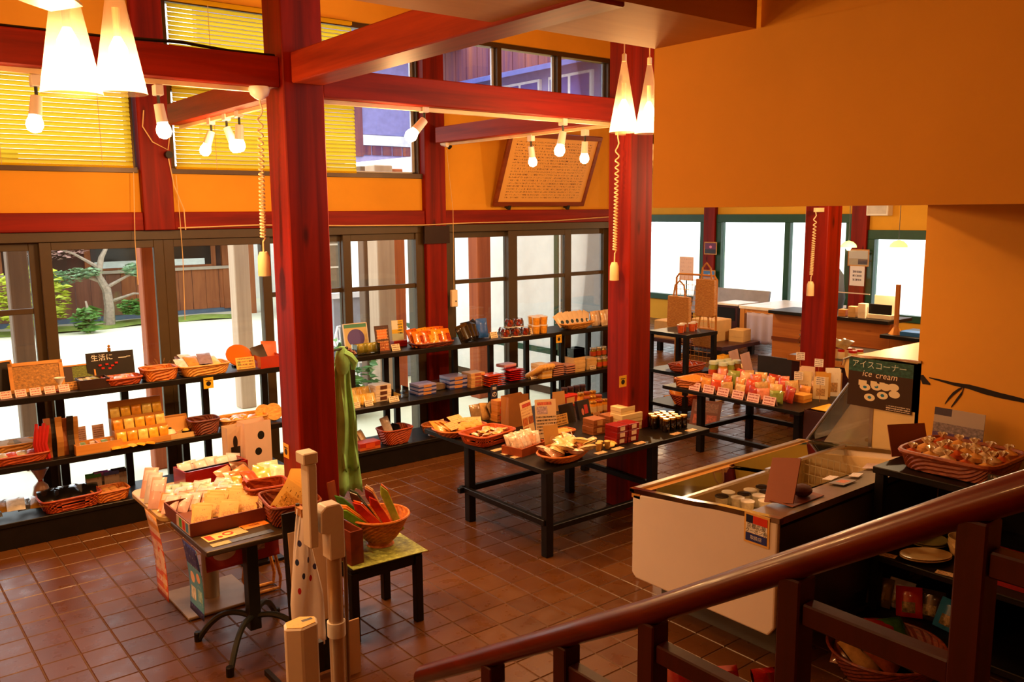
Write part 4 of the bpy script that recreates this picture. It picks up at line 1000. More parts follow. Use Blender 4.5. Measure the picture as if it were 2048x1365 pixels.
def basket(name, label, loc, rz, w, d, h, mat=None, e=6, flare=0.84, rim=0.008, n=44, group=None, amp=0.0035, lattice=False, foot=False, cat='basket'):
    mat = mat or RATTAN
    o = thing(name, label, cat, loc, rz, group)
    rows = max(3, int(h / 0.012)); z0 = 0.03 if foot else 0.0
    def wall(off, jmax, b, flip):
        vs = []; fs = []
        for j in range(jmax + 1):
            t = j / jmax; sc_ = flare + (1 - flare) * t ** 0.8
            for i, (x, y) in enumerate(ring(w * sc_ - off * 2, d * sc_ - off * 2, e, n)):
                a = amp * (1 if (i + j) % 2 else -1); L = math.hypot(x, y) or 1
                vs.append((x + a * x / L, y + a * y / L, z0 + 0.004 + (h - 0.004) * t))
        for j in range(jmax):
            for i in range(n):
                i2 = (i + 1) % n; q = (j * n + i, j * n + i2, (j + 1) * n + i2, (j + 1) * n + i)
                if lattice and 0 < j < jmax - 1 and (i + j) % 2 == 0: continue
                fs.append(q)
        fs.append(tuple(range(n)))
        b.add(vs, fs)
    b = MB(); wall(0.0, rows, b, False); wall(0.006, max(3, rows // 2), b, True)
    b.build('body', mat, o, fix=False)
    MB().tube([(x, y, z0 + h) for x, y in ring(w, d, e, n)], rim, 6, closed=True).build('rim', mat, o, smooth=True)
    if foot: MB().lathe([(w * 0.24, 0), (w * 0.20, 0.012), (w * 0.26, z0 + 0.006)], 20).build('foot', mat, o)
    return o
_mc = {}
def shared(key, mk, name, label, cat, loc, rot, group, mat):
    if key not in _mc:
        o = mk(); _mc[key] = o.data
    else:
        o = bpy.data.objects.new(name, _mc[key]); COL.objects.link(o)
    o.location = loc; o.rotation_euler = rot
    return tag(o, label, cat, group)
def pillow_mb(w, h, t, crimp=0.12):
    b = MB(); n = 6
    def prof(u, v):
        a = 1 - abs(2 * u - 1) ** 3; c = min(1, v / crimp, (1 - v) / crimp)
        return t / 2 * (0.15 + 0.85 * a) * (0.12 + 0.88 * math.sin(c * math.pi / 2))
    for s_ in (-1, 1): b.grid(lambda u, v: ((u - 0.5) * w, s_ * prof(u, v), v * h), n, n)
    return b
def pack(name, label, cat, loc, rot, w, h, t, mat, group=None):
    return shared(('pack', w, h, t, mat.name), lambda: pillow_mb(w, h, t).build(name, mat, smooth=True), name, label, cat, loc, rot, group, mat)
def carton(name, label, cat, loc, rz, w, d, h, mat, group=None, patch=None, lidc=None, rot=None):
    """lidded carton: tray, overlapping lid and a label on the front face"""
    o = thing(name, label, cat, loc, rz, group)
    if rot: o.rotation_euler = rot
    key = ('ct', w, d, h, mat.name, patch.name if patch else '', lidc.name if lidc else '')
    if key in _mc:
        for nm, me in _mc[key]:
            c = bpy.data.objects.new(nm, me); COL.objects.link(c); c.parent = o
        return o
    parts = [MB().box(-w / 2 + 0.002, w / 2 - 0.002, -d / 2 + 0.002, d / 2 - 0.002, 0, h * 0.5).build('tray', mat, o),
             MB().box(-w / 2, w / 2, -d / 2, d / 2, h * 0.38, h).build('lid', lidc or mat, o, min(w, d, h) * 0.04)]
    if patch: parts.append(MB().box(-w * 0.22, w * 0.22, -d / 2 - 0.0015, -d / 2, h * 0.2, h * 0.85).build('label_patch', patch, o))
    _mc[key] = [(p.name.split('.')[0], p.data) for p in parts]
    return o
def jar(name, label, cat, loc, r, h, body, lid, group=None, band=None, lid_h=0.16):
    o = thing(name, label, cat, loc, 0, group)
    key = ('jar', r, h, body.name, lid.name, band.name if band else '', lid_h)
    if key in _mc:
        for nm, me in _mc[key]:
            c = bpy.data.objects.new(nm, me); COL.objects.link(c); c.parent = o
        return o
    parts = [MB().lathe([(r * 0.9, 0), (r, h * 0.05), (r, h * 0.68), (r * 0.82, h * 0.82), (r * 0.82, h * (1 - lid_h))], 16).build('glass', body, o, smooth=True),
             MB().lathe([(r * 0.9, h * (1 - lid_h)), (r * 0.92, h * 0.97), (r * 0.86, h)], 16).build('lid', lid, o, smooth=True)]
    if band: parts.append(MB().lathe([(r * 1.015, h * 0.15), (r * 1.015, h * 0.6)], 16, closed=False).build('label_band', band, o, smooth=True))
    _mc[key] = [(p.name.split('.')[0], p.data) for p in parts]
    return o
def cup(name, label, cat, loc, r, h, body, lid, group=None):
    o = thing(name, label, cat, loc, 0, group)
    key = ('cup', r, h, body.name, lid.name)
    if key in _mc:
        for nm, me in _mc[key]:
            c = bpy.data.objects.new(nm, me); COL.objects.link(c); c.parent = o
        return o
    parts = [MB().lathe([(r * 0.78, 0), (r * 0.96, h * 0.9)], 16).build('cup_body', body, o, smooth=True), MB().lathe([(r, h * 0.88), (r, h * 0.95), (r * 0.8, h)], 16).build('lid', lid, o, smooth=True)]
    _mc[key] = [(p.name.split('.')[0], p.data) for p in parts]
    return o
def price(loc, label, rz=0.0, w=0.085, h=0.055, mat=None, flat=False):
    mat = mat or (CARD_FLAT if flat else CARD)
    if flat: mk = lambda: MB().box(-w / 2, w / 2, -h / 2, h / 2, 0, 0.002).build('price_card', mat)
    else: mk = lambda: MB().prism([(-0.012, 0), (-0.010, 0), (0.0105, h), (0.0125, h + 0.0005), (0.033, 0), (0.031, 0), (0.0115, h - 0.004)], 'x', -w / 2, w / 2).build('price_card', mat)
    return shared(('price', w, h, mat.name, flat), mk, 'price_card', label, 'price card', loc, (0, 0, rz), 'price cards', mat)
def sign(name, label, loc, rz, w, h, mat, tilt=15.0, t=0.004, frame=None, fw=0.012, cat='sign', group=None, strut=True):
    """upright card leaning back, on a little strut"""
    o = thing(name, label, cat, loc, rz, group)
    s_ = math.sin(R(tilt)); c = math.cos(R(tilt))
    m = Matrix.Rotation(-R(tilt), 4, 'X')
    MB().box(-w / 2, w / 2, 0, t, 0, h, m).build('card', mat, o)
    if frame:
        for b in ((-w / 2 - fw, w / 2 + fw, -fw * 0.0, fw), (-w / 2 - fw, w / 2 + fw, h - fw, h), (-w / 2 - fw, -w / 2, 0, h), (w / 2, w / 2 + fw, 0, h)):
            MB().box(b[0], b[1], -0.006, t + 0.006, b[2], b[3], m).build('frame_bar', frame, o)
    if strut: MB().prism([(h * 0.7 * s_ + t, h * 0.7 * c), (h * 0.62 * s_ + t, h * 0.62 * c), (h * 0.72 * s_ + 0.035, 0), (h * 0.72 * s_ + 0.045, 0)], 'x', -w * 0.08, w * 0.08).build('strut', KRAFT, o)
    return o
def tray(name, label, loc, rz, w, d, h, mat, group=None, th=0.008, cat='box', front=None):
    o = thing(name, label, cat, loc, rz, group)
    MB().box(-w / 2, w / 2, -d / 2, d / 2, 0, 0.008).build('bottom', mat, o)
    MB().box(-w / 2, w / 2, -d / 2, -d / 2 + th, 0.008, front or h).build('wall', mat, o); MB().box(-w / 2, w / 2, d / 2 - th, d / 2, 0.008, h).build('wall', mat, o)
    for sx in (-1, 1): MB().box(min(sx * w / 2, sx * (w / 2 - th)), max(sx * w / 2, sx * (w / 2 - th)), -d / 2 + th, d / 2 - th, 0.008, h).build('wall', mat, o)
    return o
def acrylic(label, loc, rz, w, d, h):
    return tray('acrylic_bin', label, loc, rz, w, d, h, CLEAR, 'clear acrylic bins', 0.003, 'bin')
def loaf(name, label, cat, loc, r, mat, group=None, sq=0.6, rz=0.0, sx=1.0):
    mk = lambda: MB().lathe([(r * math.cos(a) if k else r * 0.5, r * sq * (1 + math.sin(a))) for k, a in enumerate([R(-70 + 160 * i / 6) for i in range(7)])], 14, sx=sx).build(name, mat, smooth=True)
    return shared(('loaf', r, sq, mat.name, sx), mk, name, label, cat, loc, (0, 0, rz), group, mat)
def wrapped(name, label, cat, loc, r, mat, group=None, rz=0.0, tw=None):
    """round sweet twisted in clear film: body and twist"""
    o = thing(name, label, cat, loc, rz, group)
    key = ('wr', r, mat.name, tw.name if tw else '')
    if key in _mc:
        for nm, me in _mc[key]:
            c = bpy.data.objects.new(nm, me); COL.objects.link(c); c.parent = o
        return o
    n = 12; b = MB()
    b.lathe([(r * 0.6, 0), (r, r * 0.45), (r * 0.92, r * 0.9), (r * 0.3, r * 1.25), (r * 0.16, r * 1.32)], n)
    vs = b.v
    p1 = b.build('wrapped_body', mat, o, smooth=True)
    f = MB(); top = []
    for i in range(n):
        a = 2 * math.pi * i / n; q = r * (0.62 if i % 2 else 0.4)
        top.append((q * math.cos(a), q * math.sin(a), r * (1.75 if i % 2 else 1.9)))
    f.add([(r * 0.15 * math.cos(2 * math.pi * i / n), r * 0.15 * math.sin(2 * math.pi * i / n), r * 1.3) for i in range(n)] + top, [(i, (i + 1) % n, n + (i + 1) % n, n + i) for i in range(n)])
    p2 = f.build('twist', tw or mat, o, fix=False)
    _mc[key] = [('wrapped_body', p1.data), ('twist', p2.data)]
    return o
def paper_bag(name, label, loc, rz, w, d, h, mat, group=None, handle=None, cat='bag', lean=0.0):
    o = thing(name, label, cat, loc, rz, group); o.rotation_euler = (lean, 0, rz)
    a, c = w / 2, d / 2
    vs = [(-a, -c, 0), (a, -c, 0), (a, c, 0), (-a, c, 0), (-a, -c, h), (a, -c, h), (a, c, h), (-a, c, h), (-a * 0.82, 0, h * 0.97), (a * 0.82, 0, h * 0.97), (-a * 0.94, 0, h * 0.4), (a * 0.94, 0, h * 0.4), (-a, 0, 0), (a, 0, 0)]
    fs = [(0, 1, 2, 3), (0, 1, 5, 4), (3, 2, 6, 7), (0, 4, 8, 10, 12), (3, 7, 8, 10, 12), (1, 5, 9, 11, 13), (2, 6, 9, 11, 13)]
    MB().add(vs, fs).build('bag_body', mat, o, fix=False)
    if handle: MB().tube([(-w * 0.2, -c, h * 0.98), (-w * 0.18, -c, h * 1.2), (0, -c, h * 1.28), (w * 0.18, -c, h * 1.2), (w * 0.2, -c, h * 0.98)], 0.006, 6).build('handle', handle, o)
    return o
def film(name, col, coat=1.0): return plain(name, col, 0.25, var=0.25, scale=30, coat=coat)

# ------------------------------------------------------------------ goods on the left shelf, top board (z 1.10)
ZT, ZM, ZB = 1.10, 0.61, 0.20
PINE = wood('pine_frame', '#b8782e', '#dca050', 'x', 0.5, knots=False)
CHALK = plain('chalkboard', '#1c1512', 0.7, var=0.2)
SILVERF = plain('silver_film', '#c8c4c0', 0.18, 0.85, var=0.2, scale=25)
BLACKF = plain('black_film', '#16120f', 0.18, var=0.3, scale=20, coat=1.0)
o = sign('chalk_sign', 'small pine framed chalkboard at the left edge of the top shelf', (0.950, 7.241, 1.100), 0.3, 0.19, 0.24, CHALK, 12, frame=PINE, cat='chalkboard')
o = sign('flower_picture', 'pine framed picture of pressed yellow flowers', (1.180, 7.161, 1.100), -0.05, 0.31, 0.23, print_mat('pressed_flower_print', '#3a2a14', '#3a2a14', 0, 'xz', ((0.0, 1.0, 0.0, 1.0, '#a8741c', 'photo'),)), 22, frame=PINE, fw=0.026, cat='picture')
for k, (px, py) in enumerate(((12, 797), (36, 799), (58, 798), (82, 795), (108, 792))):
    price((1.099, 7.050, 1.100) if False else (0.945 + 0.095 * k, 7.03 - 0.0 * k, ZT), 'small pink card on the left top shelf, %s from the left edge' % ORD[k], 0.1, 0.075, 0.05, CARD_PINK)
o = thing('ring_stand', 'small white twisted glass stand beside the flower picture', 'ornament', (1.308, 7.075, 1.100))
MB().lathe([(0.035, 0), (0.012, 0.02), (0.01, 0.05), (0.04, 0.10), (0.036, 0.10), (0.006, 0.05)], 12).build('bowl', WHITE, o, smooth=True); MB().lathe([(0.04, 0), (0.04, 0.006)], 12).build('base', RINK, o)
o = sign('wood_card', 'little pine card standing beside the white glass stand', (1.381, 7.061, 1.100), 0, 0.10, 0.06, print_mat('pine_print', '#d8a050', '#6a3a14', 3), 12, cat='sign')
o = sign('small_picture', 'small dark framed picture behind the pine card', (1.491, 7.290, 1.100), 0.0, 0.22, 0.15, print_mat('leaf_print', '#3a1a10', '#3a1a10', 0, 'xz', ((0.3, 0.95, 0.2, 0.9, '#6a7a20', 'photo'),)), 15, frame=PINE, fw=0.012, cat='picture')
b = tray('dark_tray', 'dark wooden box of wrapped crafts left of the chalkboard', (1.528, 7.050, 1.100), 0.0, 0.21, 0.16, 0.075, plain('dark_tray_wood', '#2c130a', 0.5))
for k in range(4): pack('craft_pack', 'clear wrapped craft in the dark box, %s from the left' % ORD[k], 'pack', (b.location.x - 0.07 + 0.045 * k, b.location.y + 0.01, ZT + 0.035), (R(-70), 0, 0.2 * k), 0.07, 0.10, 0.02, film('craft_film_%d' % (k % 2), ('#d8c8a8', '#8a8a40')[k % 2]), 'packs in the dark box')
cbd = sign('chalk_menu', 'black chalkboard sign with white and red handwriting', (1.726, 7.290, 1.100), -0.05, 0.35, 0.225, CHALK, 8, t=0.012, cat='chalkboard')
lettering('生活に', 0.055, WINK, cbd, (-0.05, -0.004 + 0.0, 0.175), (R(90 - 8) * 1.0, 0, 0)).location = (-0.06, 0.021, 0.178)
for k, (x, z, w) in enumerate(((0.06, 0.18, 0.06), (0.12, 0.185, 0.03))): MB().box(x, x + w, 0.019, 0.0205, z - 0.014, z - 0.008).build('chalk_stroke', WINK, cbd)
for k, (x, z) in enumerate(((-0.09, 0.115), (-0.04, 0.12), (0.0, 0.105), (0.03, 0.125), (-0.07, 0.09), (-0.02, 0.085))): MB().box(x, x + 0.022, 0.008, 0.0125, z, z + 0.014).build('chalk_stroke', RINK, cbd)
cl = thing('gold_clip', 'tiny gold figure clip on top of the chalkboard', 'clip', (1.726 - 0.0, 7.290 + 0.034, ZT + 0.223))
GOLD = plain('gold', '#d89a34', 0.3, 0.8)
MB().box(-0.012, 0.012, -0.008, 0.008, 0, 0.03).build('body', GOLD, cl, 0.003); MB().lathe([(0.004, 0.03), (0.011, 0.038), (0.011, 0.046), (0.003, 0.054)], 10).build('head', GOLD, cl)
b = basket('cookie_basket', 'low orange basket of wrapped cookies before the chalkboard', (1.739, 7.050, 1.100), 0.0, 0.27, 0.19, 0.055, RATTAN_R)
for k in range(8): pack('wrapped_cookie', 'wrapped cookie in the basket before the chalkboard', 'cookie', (b.location.x - 0.09 + 0.055 * (k % 4), b.location.y + 0.035 - 0.06 * (k // 4), ZT + 0.035), (R(-72), 0, 0.3 * math.sin(k * 2.1)), 0.065, 0.075, 0.018, film('cookie_film_%d' % (k % 3), ('#e0982c', '#c86a28', '#c8b8c8')[k % 3]), 'cookies before the chalkboard')
b = basket('empty_basket', 'deeper orange rattan basket right of the chalkboard', (2.015, 7.050, 1.100), 0.0, 0.26, 0.21, 0.095, RATTAN, flare=0.86)
b = basket('twig_basket', 'dark round basket of dried twigs behind the orange baskets', (2.117, 7.290, 1.100), 0.0, 0.20, 0.16, 0.05, RATTAN_D, e=2)
tw_ = MB(); rnd = random.Random(5)
for k in range(26):
    a = rnd.uniform(0, 6.28); tw_.tube([(0, 0, 0), (0.06 * math.cos(a), 0.04 * math.sin(a), 0.03), (0.15 * math.cos(a), 0.08 * math.sin(a), 0.06 + rnd.uniform(-0.02, 0.04))], 0.0025, 4)
tb = tw_.build('dried_twigs', plain('twig', '#8a5a24', 0.8)); tb.location = (b.location.x, b.location.y, ZT + 0.02); tag(tb, 'spray of dried twigs in the dark round basket', 'twigs', None, 'stuff')
b = basket('magazine_basket', 'wide woven basket heaped with glossy packs on the top shelf', (2.365, 7.063, 1.100), 0.0, 0.40, 0.25, 0.085, RATTAN_L)
cols = ['#d8d8e0', '#b88a4a', '#8a7a90', '#e8c890', '#6a4a3a', '#c8ccd4', '#d89a50', '#b0b0c0']
for k in range(8): pack('glossy_pack', '%s glossy pack in the wide woven basket' % ('silver', 'tan', 'mauve', 'cream', 'brown', 'pale grey', 'orange', 'lilac')[k], 'pack', (b.location.x - 0.14 + 0.085 * (k % 4), b.location.y - 0.02 + 0.07 * (k // 4), ZT + 0.055 + 0.014 * (k % 3)), (R(-62), 0, 0.5 * math.sin(k * 3)), 0.11, 0.15, 0.02, film('glossy_%d' % k, cols[k]), 'packs in the wide woven basket')
pk_ = thing('round_plate', 'round orange lacquer plate leaning on the top shelf', 'plate', (2.717, 7.154, 1.100)); LAC = plain('orange_lacquer', '#c8641c', 0.2, var=0.05, coat=0.6)
MB().lathe([(0.05, 0.0), (0.115, 0.022), (0.112, 0.030), (0.04, 0.008)], 24, mat=Matrix.Translation((0, 0.02, 0.085)) @ Matrix.Rotation(R(48), 4, 'X')).build('dish', LAC, pk_, smooth=True); MB().box(-0.05, 0.05, 0.0, 0.06, 0, 0.02).build('rest', BLACK, pk_)
o = sign('yellow_card', 'yellow printed card in front of the round plate', (2.732, 7.050, 1.100), -0.05, 0.16, 0.10, print_mat('yellow_card_print', '#e0b050', '#7a4a20', 4, 'xz', ((0.08, 0.25, 0.3, 0.7, '#8a9a40', 'round'),)), 18)
b = tray('red_tray', 'red lacquer box with dark booklets at the end of the top shelf', (2.924, 7.050, 1.100), 0.0, 0.20, 0.18, 0.10, plain('red_lacquer', '#a8321a', 0.25, coat=0.5))
pack('booklet', 'dark booklet leaning in the red lacquer box', 'booklet', (b.location.x - 0.03, b.location.y + 0.02, ZT + 0.02), (R(-25), R(-12), 0), 0.12, 0.17, 0.012, plain('dark_booklet', '#2a1a14', 0.3), None)
pack('booklet', 'orange booklet leaning in the red lacquer box', 'booklet', (b.location.x + 0.04, b.location.y + 0.05, ZT + 0.02), (R(-18), R(6), 0), 0.14, 0.19, 0.012, plain('orange_booklet', '#cc5a24', 0.3), None)

def cam_sticker(loc, rot, label):
    o = thing('camera_sticker', label, 'sticker', loc, group='yellow camera stickers'); o.rotation_euler = rot
    MB().box(-0.04, 0.04, -0.002, 0, -0.045, 0.045).build('paper', plain('sticker_gold', '#e8b428', 0.5), o); MB().box(-0.025, 0.025, -0.003, -0.0021, 0.018, 0.024).build('mark', INK, o)
    MB().lathe([(0.02, 0), (0.02, 0.001)], 12, mat=Matrix.Translation((0, -0.0021, -0.005)) @ Matrix.Rotation(R(90), 4, 'X')).build('mark', INK, o)
cam_sticker((2.370, 6.947, 1.04), (0, 0, 0), 'yellow camera sticker on the front of the left shelf')
cam_sticker((6.182, 6.947, 1.03), (0, 0, 0), 'yellow camera sticker on the front of the right shelf')
cam_sticker((2.129, 4.916, 0.952), (0, 0, R(-90)), 'yellow camera sticker on the near pillar')
cam_sticker((4.806 + 0.03, 4.679, 1.073), (0, 0, 0), 'yellow camera sticker on the middle pillar')

# left shelf, middle board (z 0.61)
b = basket('cloth_basket', 'pale basket of folded cloths at the left end of the middle shelf', (1.005, 7.280, 0.610), 0.0, 0.33, 0.17, 0.10, RATTAN_L)
for k in range(4): pack('folded_cloth', '%s folded cloth in the pale basket' % ('white', 'beige', 'grey', 'striped')[k], 'cloth', (b.location.x - 0.11 + 0.075 * k, b.location.y, ZM + 0.07), (R(-78), 0, 0.3 * (k - 1.5)), 0.13, 0.13, 0.035, plain('cloth_%d' % k, ('#e8dcd0', '#c8b090', '#a09890', '#d0b8b0')[k], 0.9), 'cloths in the pale basket')
b = basket('sweets_basket', 'long red basket of clear packs at the left end of the middle shelf', (0.990, 7.049, 0.610), 0.0, 0.40, 0.12, 0.06, RATTAN_R)
for k in range(6): pack('clear_pack', 'clear pack of red sweets in the long red basket, %s from the left' % ORD[k], 'pack', (b.location.x - 0.15 + 0.06 * k, b.location.y, ZM + 0.04), (R(-70), 0, 0.2 * math.sin(k)), 0.08, 0.08, 0.025, film('redsweet_%d' % (k % 2), ('#c8503c', '#c8b89a')[k % 2]), 'packs in the long red basket')
rbn = thing('strap_bundle', 'bundle of bright red cloth straps on the middle shelf', 'straps', (1.152, 7.040, 0.610))
REDC = plain('red_cloth', '#b8140e', 0.7)
for k in range(4): MB().tube([(-0.03 + 0.02 * k, 0.0, 0.0), (-0.05 + 0.02 * k, -0.02, 0.12), (-0.03 + 0.025 * k, 0.0, 0.27 - 0.02 * (k % 2))], [0.022, 0.02, 0.012], 6).build('strap', REDC, rbn, smooth=True)
for k in range(6):
    m_ = plain(('brown_leather', 'black_leather', 'tan_leather')[k % 3], ('#8a4a1c', '#1a120e', '#b07a3a')[k % 3], 0.5)
    o = MB().grid(lambda u, v: ((u - 0.5) * 0.045, 0.012 * math.sin(v * 7 + k), v * (0.30 - 0.015 * (k % 2))), 2, 8).build('leather_strap', m_)
    sl = o.modifiers.new('thickness', 'SOLIDIFY'); sl.thickness = 0.012
    o.location = (1.192 + 0.038 * k, 7.040 + 0.02 * (k % 2), ZM); tag(o, '%s leather strap standing on the middle shelf, %s from the red straps' % (('brown', 'black', 'tan')[k % 3], ORD[k]), 'strap', 'leather straps on the middle shelf')
b = tray('divided_box', 'pine box in two halves with little cards behind', (1.521, 7.040, 0.610), 0.0, 0.33, 0.16, 0.075, wood('pine_box', '#c07a30', '#e0a050', 'x', 0.5, knots=False))
MB().box(-0.004, 0.004, -0.07, 0.07, 0.008, 0.07).build('divider', PINE, b)
for k in range(6): pack('trinket_pack', 'small wrapped trinket in the divided pine box, %s from the left' % ORD[k], 'pack', (b.location.x - 0.13 + 0.052 * k, b.location.y + 0.01 * (k % 2), ZM + 0.02), (R(-55), 0, 0.3 * math.sin(k * 2)), 0.05, 0.075, 0.018, film('trinket_%d' % (k % 3), ('#e8a070', '#7a9a7a', '#e0c8b8')[k % 3]), 'trinkets in the divided pine box')
for k, px in enumerate((163, 199)): sign('pink_card', 'small pink lettered card standing behind the pine box, %s one' % ('left', 'right')[k], (1.457, 7.262, 0.610) if k == 0 else (1.585, 7.250, 0.610), 0, 0.085, 0.15, print_mat('pink_card_print', '#e8c0b4', '#8a4a44', 9), 6)
# stepped accessory display
ds = thing('stepped_display', 'stepped pine display covered with yellow wrapped accessories', 'display', (1.856, 7.079, 0.610))
for k in range(3): MB().box(-0.20, 0.20, -0.10 + 0.075 * k, -0.025 + 0.075 * k, 0, 0.03 + 0.085 * k).build('step', PINE, ds, 0.003); MB().box(-0.20, 0.20, -0.103 + 0.075 * k, -0.097 + 0.075 * k, 0.0, 0.045 + 0.085 * k).build('lip', PINE, ds)
MB().box(-0.20, 0.20, 0.125, 0.135, 0, 0.33).build('back_board', PINE, ds)
for r in range(3):
    for k in range(5):
        pack('accessory_pack', 'yellow wrapped accessory on the stepped display, %s step, %s from the left' % (('lowest', 'middle', 'top')[r], ORD[k]), 'pack', (ds.location.x - 0.16 + 0.08 * k, ds.location.y - 0.075 + 0.075 * r, ZM + 0.032 + 0.085 * r), (R(-14), 0, 0.1 * math.sin(k * 5 + r)), 0.07, 0.085, 0.022, film('acc_%d' % ((k + r) % 3), ('#f0b838', '#e89c28', '#f4d070')[(k + r) % 3]), 'accessories on the stepped display')
for k in range(5): pack('accessory_pack', 'yellow wrapped accessory lying before the stepped display, %s from the left' % ORD[k], 'pack', (ds.location.x - 0.22 + 0.07 * k, ds.location.y - 0.155, ZM + 0.012), (R(-82), 0, 0.3 * k), 0.07, 0.07, 0.02, film('acc_%d' % (k % 3), '#f0b838'), 'accessories before the stepped display')
o = sign('pine_box_lid', 'open pine picture box standing behind the pink dish', (2.117, 7.102, 0.610), 0, 0.21, 0.17, print_mat('pine_lid_print', '#d89c50', '#8a5a2a', 0, 'xz', ((0.08, 0.92, 0.1, 0.9, '#e0a860'),)), 10, t=0.012, frame=PINE)
b = tray('pale_tray', 'pale shallow tray with sample dishes on the middle shelf', (2.111, 7.040, 0.610), 0.0, 0.27, 0.12, 0.04, plain('pale_tray_wood', '#d8b478', 0.6))
o = thing('sample_dish', 'pink dish of cream sweets on the pale tray', 'dish', (b.location.x - 0.04, b.location.y, ZM + 0.009)); MB().lathe([(0.03, 0), (0.055, 0.035), (0.05, 0.035), (0.02, 0.01)], 16).build('bowl', plain('pink_ceramic', '#e07a78', 0.3), o, smooth=True); MB().lathe([(0.048, 0.028), (0.035, 0.055), (0.012, 0.07)], 12).build('cream', CREAM, o, smooth=True); MB().lathe([(0.012, 0.065), (0.013, 0.075), (0.003, 0.082)], 8).build('berry', INK, o)
o = thing('sample_cup', 'small dark cup of yellow sweets beside the pink dish', 'cup', (b.location.x + 0.085, b.location.y + 0.0, ZM + 0.009)); MB().lathe([(0.025, 0), (0.036, 0.04), (0.032, 0.04), (0.02, 0.01)], 14).build('bowl', CHALK, o, smooth=True); MB().lathe([(0.031, 0.035), (0.02, 0.05), (0.005, 0.055)], 10).build('filling', plain('yellow_cream', '#f0c050', 0.5), o, smooth=True)
b = basket('deep_red_basket', 'deep dark red basket between the pine box and the yellow basket', (2.338, 7.040, 0.610), 0.0, 0.24, 0.20, 0.12, RATTAN_D, e=4)
b = basket('yellow_basket', 'wide yellow basket of wrapped sweets on the middle shelf', (2.666, 7.040, 0.610), 0.0, 0.40, 0.24, 0.09, RATTAN_L)
for k in range(10): pack('sweet_pack', 'orange wrapped sweet in the wide yellow basket', 'pack', (b.location.x - 0.14 + 0.07 * (k % 5), b.location.y - 0.04 + 0.08 * (k // 5), ZM + 0.06), (R(-75), 0, math.sin(k * 4)), 0.08, 0.085, 0.025, film('osweet_%d' % (k % 2), ('#f0a83c', '#e8882c')[k % 2]), 'sweets in the wide yellow basket')
for k, px in enumerate((526, 546)):
    o = thing('straw_fan', 'round straw coaster leaning at the shelf end, %s one' % ('left', 'right')[k], 'coaster', (2.868, 7.063, 0.610) if k == 0 else (2.957, 7.059, 0.610))
    MB().lathe([(0.075, 0.0), (0.078, 0.005), (0.075, 0.010)], 18, mat=Matrix.Translation((0, 0, 0.08)) @ Matrix.Rotation(R(70), 4, 'X')).build('disc', RATTAN_L, o); MB().box(-0.02, 0.02, 0, 0.03, 0, 0.012).build('rest', PINE, o)

# left shelf, base (z 0.20)
for k in range(5): pack('silver_pack', 'silver wrapped pack at the left end of the lowest shelf, %s from the left' % ORD[k], 'pack', (0.920 - 0.12 + 0.075 * k, 7.085 + 0.05 * (k % 2), ZB + 0.02 + 0.012 * (k % 3)), (R(-70), 0, 0.4 * math.sin(k * 3)), 0.12, 0.16, 0.03, (SILVERF, film('amber_pack', '#a87a28'), film('white_pack', '#d8d4d0'))[k % 3], 'silver packs on the lowest shelf')
cg = thing('gift_bag', 'clear gift bag gathered with a ribbon on the lowest shelf', 'bag', (1.150, 7.260, 0.200))
FILM = glass_mat('milky_film', (0.88, 0.82, 0.80), 0.12, 0.15)
MB().lathe([(0.05, 0), (0.065, 0.08), (0.05, 0.15), (0.014, 0.19), (0.05, 0.26), (0.07, 0.29)], 14, closed=False).build('film', plain('pale_pink_film', '#d8b8b0', 0.3, coat=0.6), cg, smooth=True); MB().lathe([(0.017, 0.185), (0.017, 0.20)], 10).build('ribbon', REDC, cg)
b = basket('lattice_basket', 'wide lattice basket of black and silver packs on the lowest shelf', (1.302, 7.060, 0.200), 0.05, 0.42, 0.24, 0.10, RATTAN_R, lattice=True)
for k in range(7): pack('black_pack', '%s pack in the wide lattice basket, %s from the left' % (('black', 'silver')[k % 2], ORD[k]), 'pack', (b.location.x - 0.14 + 0.048 * k, b.location.y + 0.03 * (k % 2), ZB + 0.07), (R(-66), 0, 0.3 * math.sin(k * 2)), 0.12, 0.14, 0.03, (BLACKF, SILVERF)[k % 2], 'packs in the lattice basket')
b = basket('cork_basket', 'orange basket of tan goods at the right of the lattice basket', (1.589, 7.060, 0.200), 0.05, 0.26, 0.20, 0.085, RATTAN)
for k in range(7): loaf('tan_sachet', 'tan cloth sachet in the orange basket, %s' % ORD[k], 'sachet', (b.location.x - 0.08 + 0.055 * (k % 4), b.location.y - 0.03 + 0.07 * (k // 4), ZB + 0.05), 0.034, plain('tan_cloth', '#c08444', 0.8, var=0.3), 'sachets in the orange basket', 0.55)
for k in range(4): paper_bag('grey_pouch', 'grey pouch with a %s top standing on the lowest shelf' % ('green', 'violet', 'blue', 'black')[k], (1.506 + 0.065 * k, 7.182 + 0.03 * (k % 2), ZB), 0.0, 0.11, 0.04, 0.19, print_mat('pouch_%d' % k, '#8a7a72', '#2a2220', 3, 'xz', ((0.0, 1.0, 0.85, 1.0, ('#2a7a3a', '#a05ac0', '#3a4a9a', '#1a1614')[k]),), 0.4), 'grey pouches')
price((1.599 + 0.02, 7.260 - 0.07, ZB + 0.085), 'black name tag clipped in front of the grey pouches', 0.0, 0.13, 0.05, CHALK)
o = tray('flat_tray', 'flat grey tray on the lowest shelf behind the lattice basket', (1.375, 7.260, 0.200), 0, 0.24, 0.12, 0.015, plain('grey_tray', '#8a8e98', 0.4))

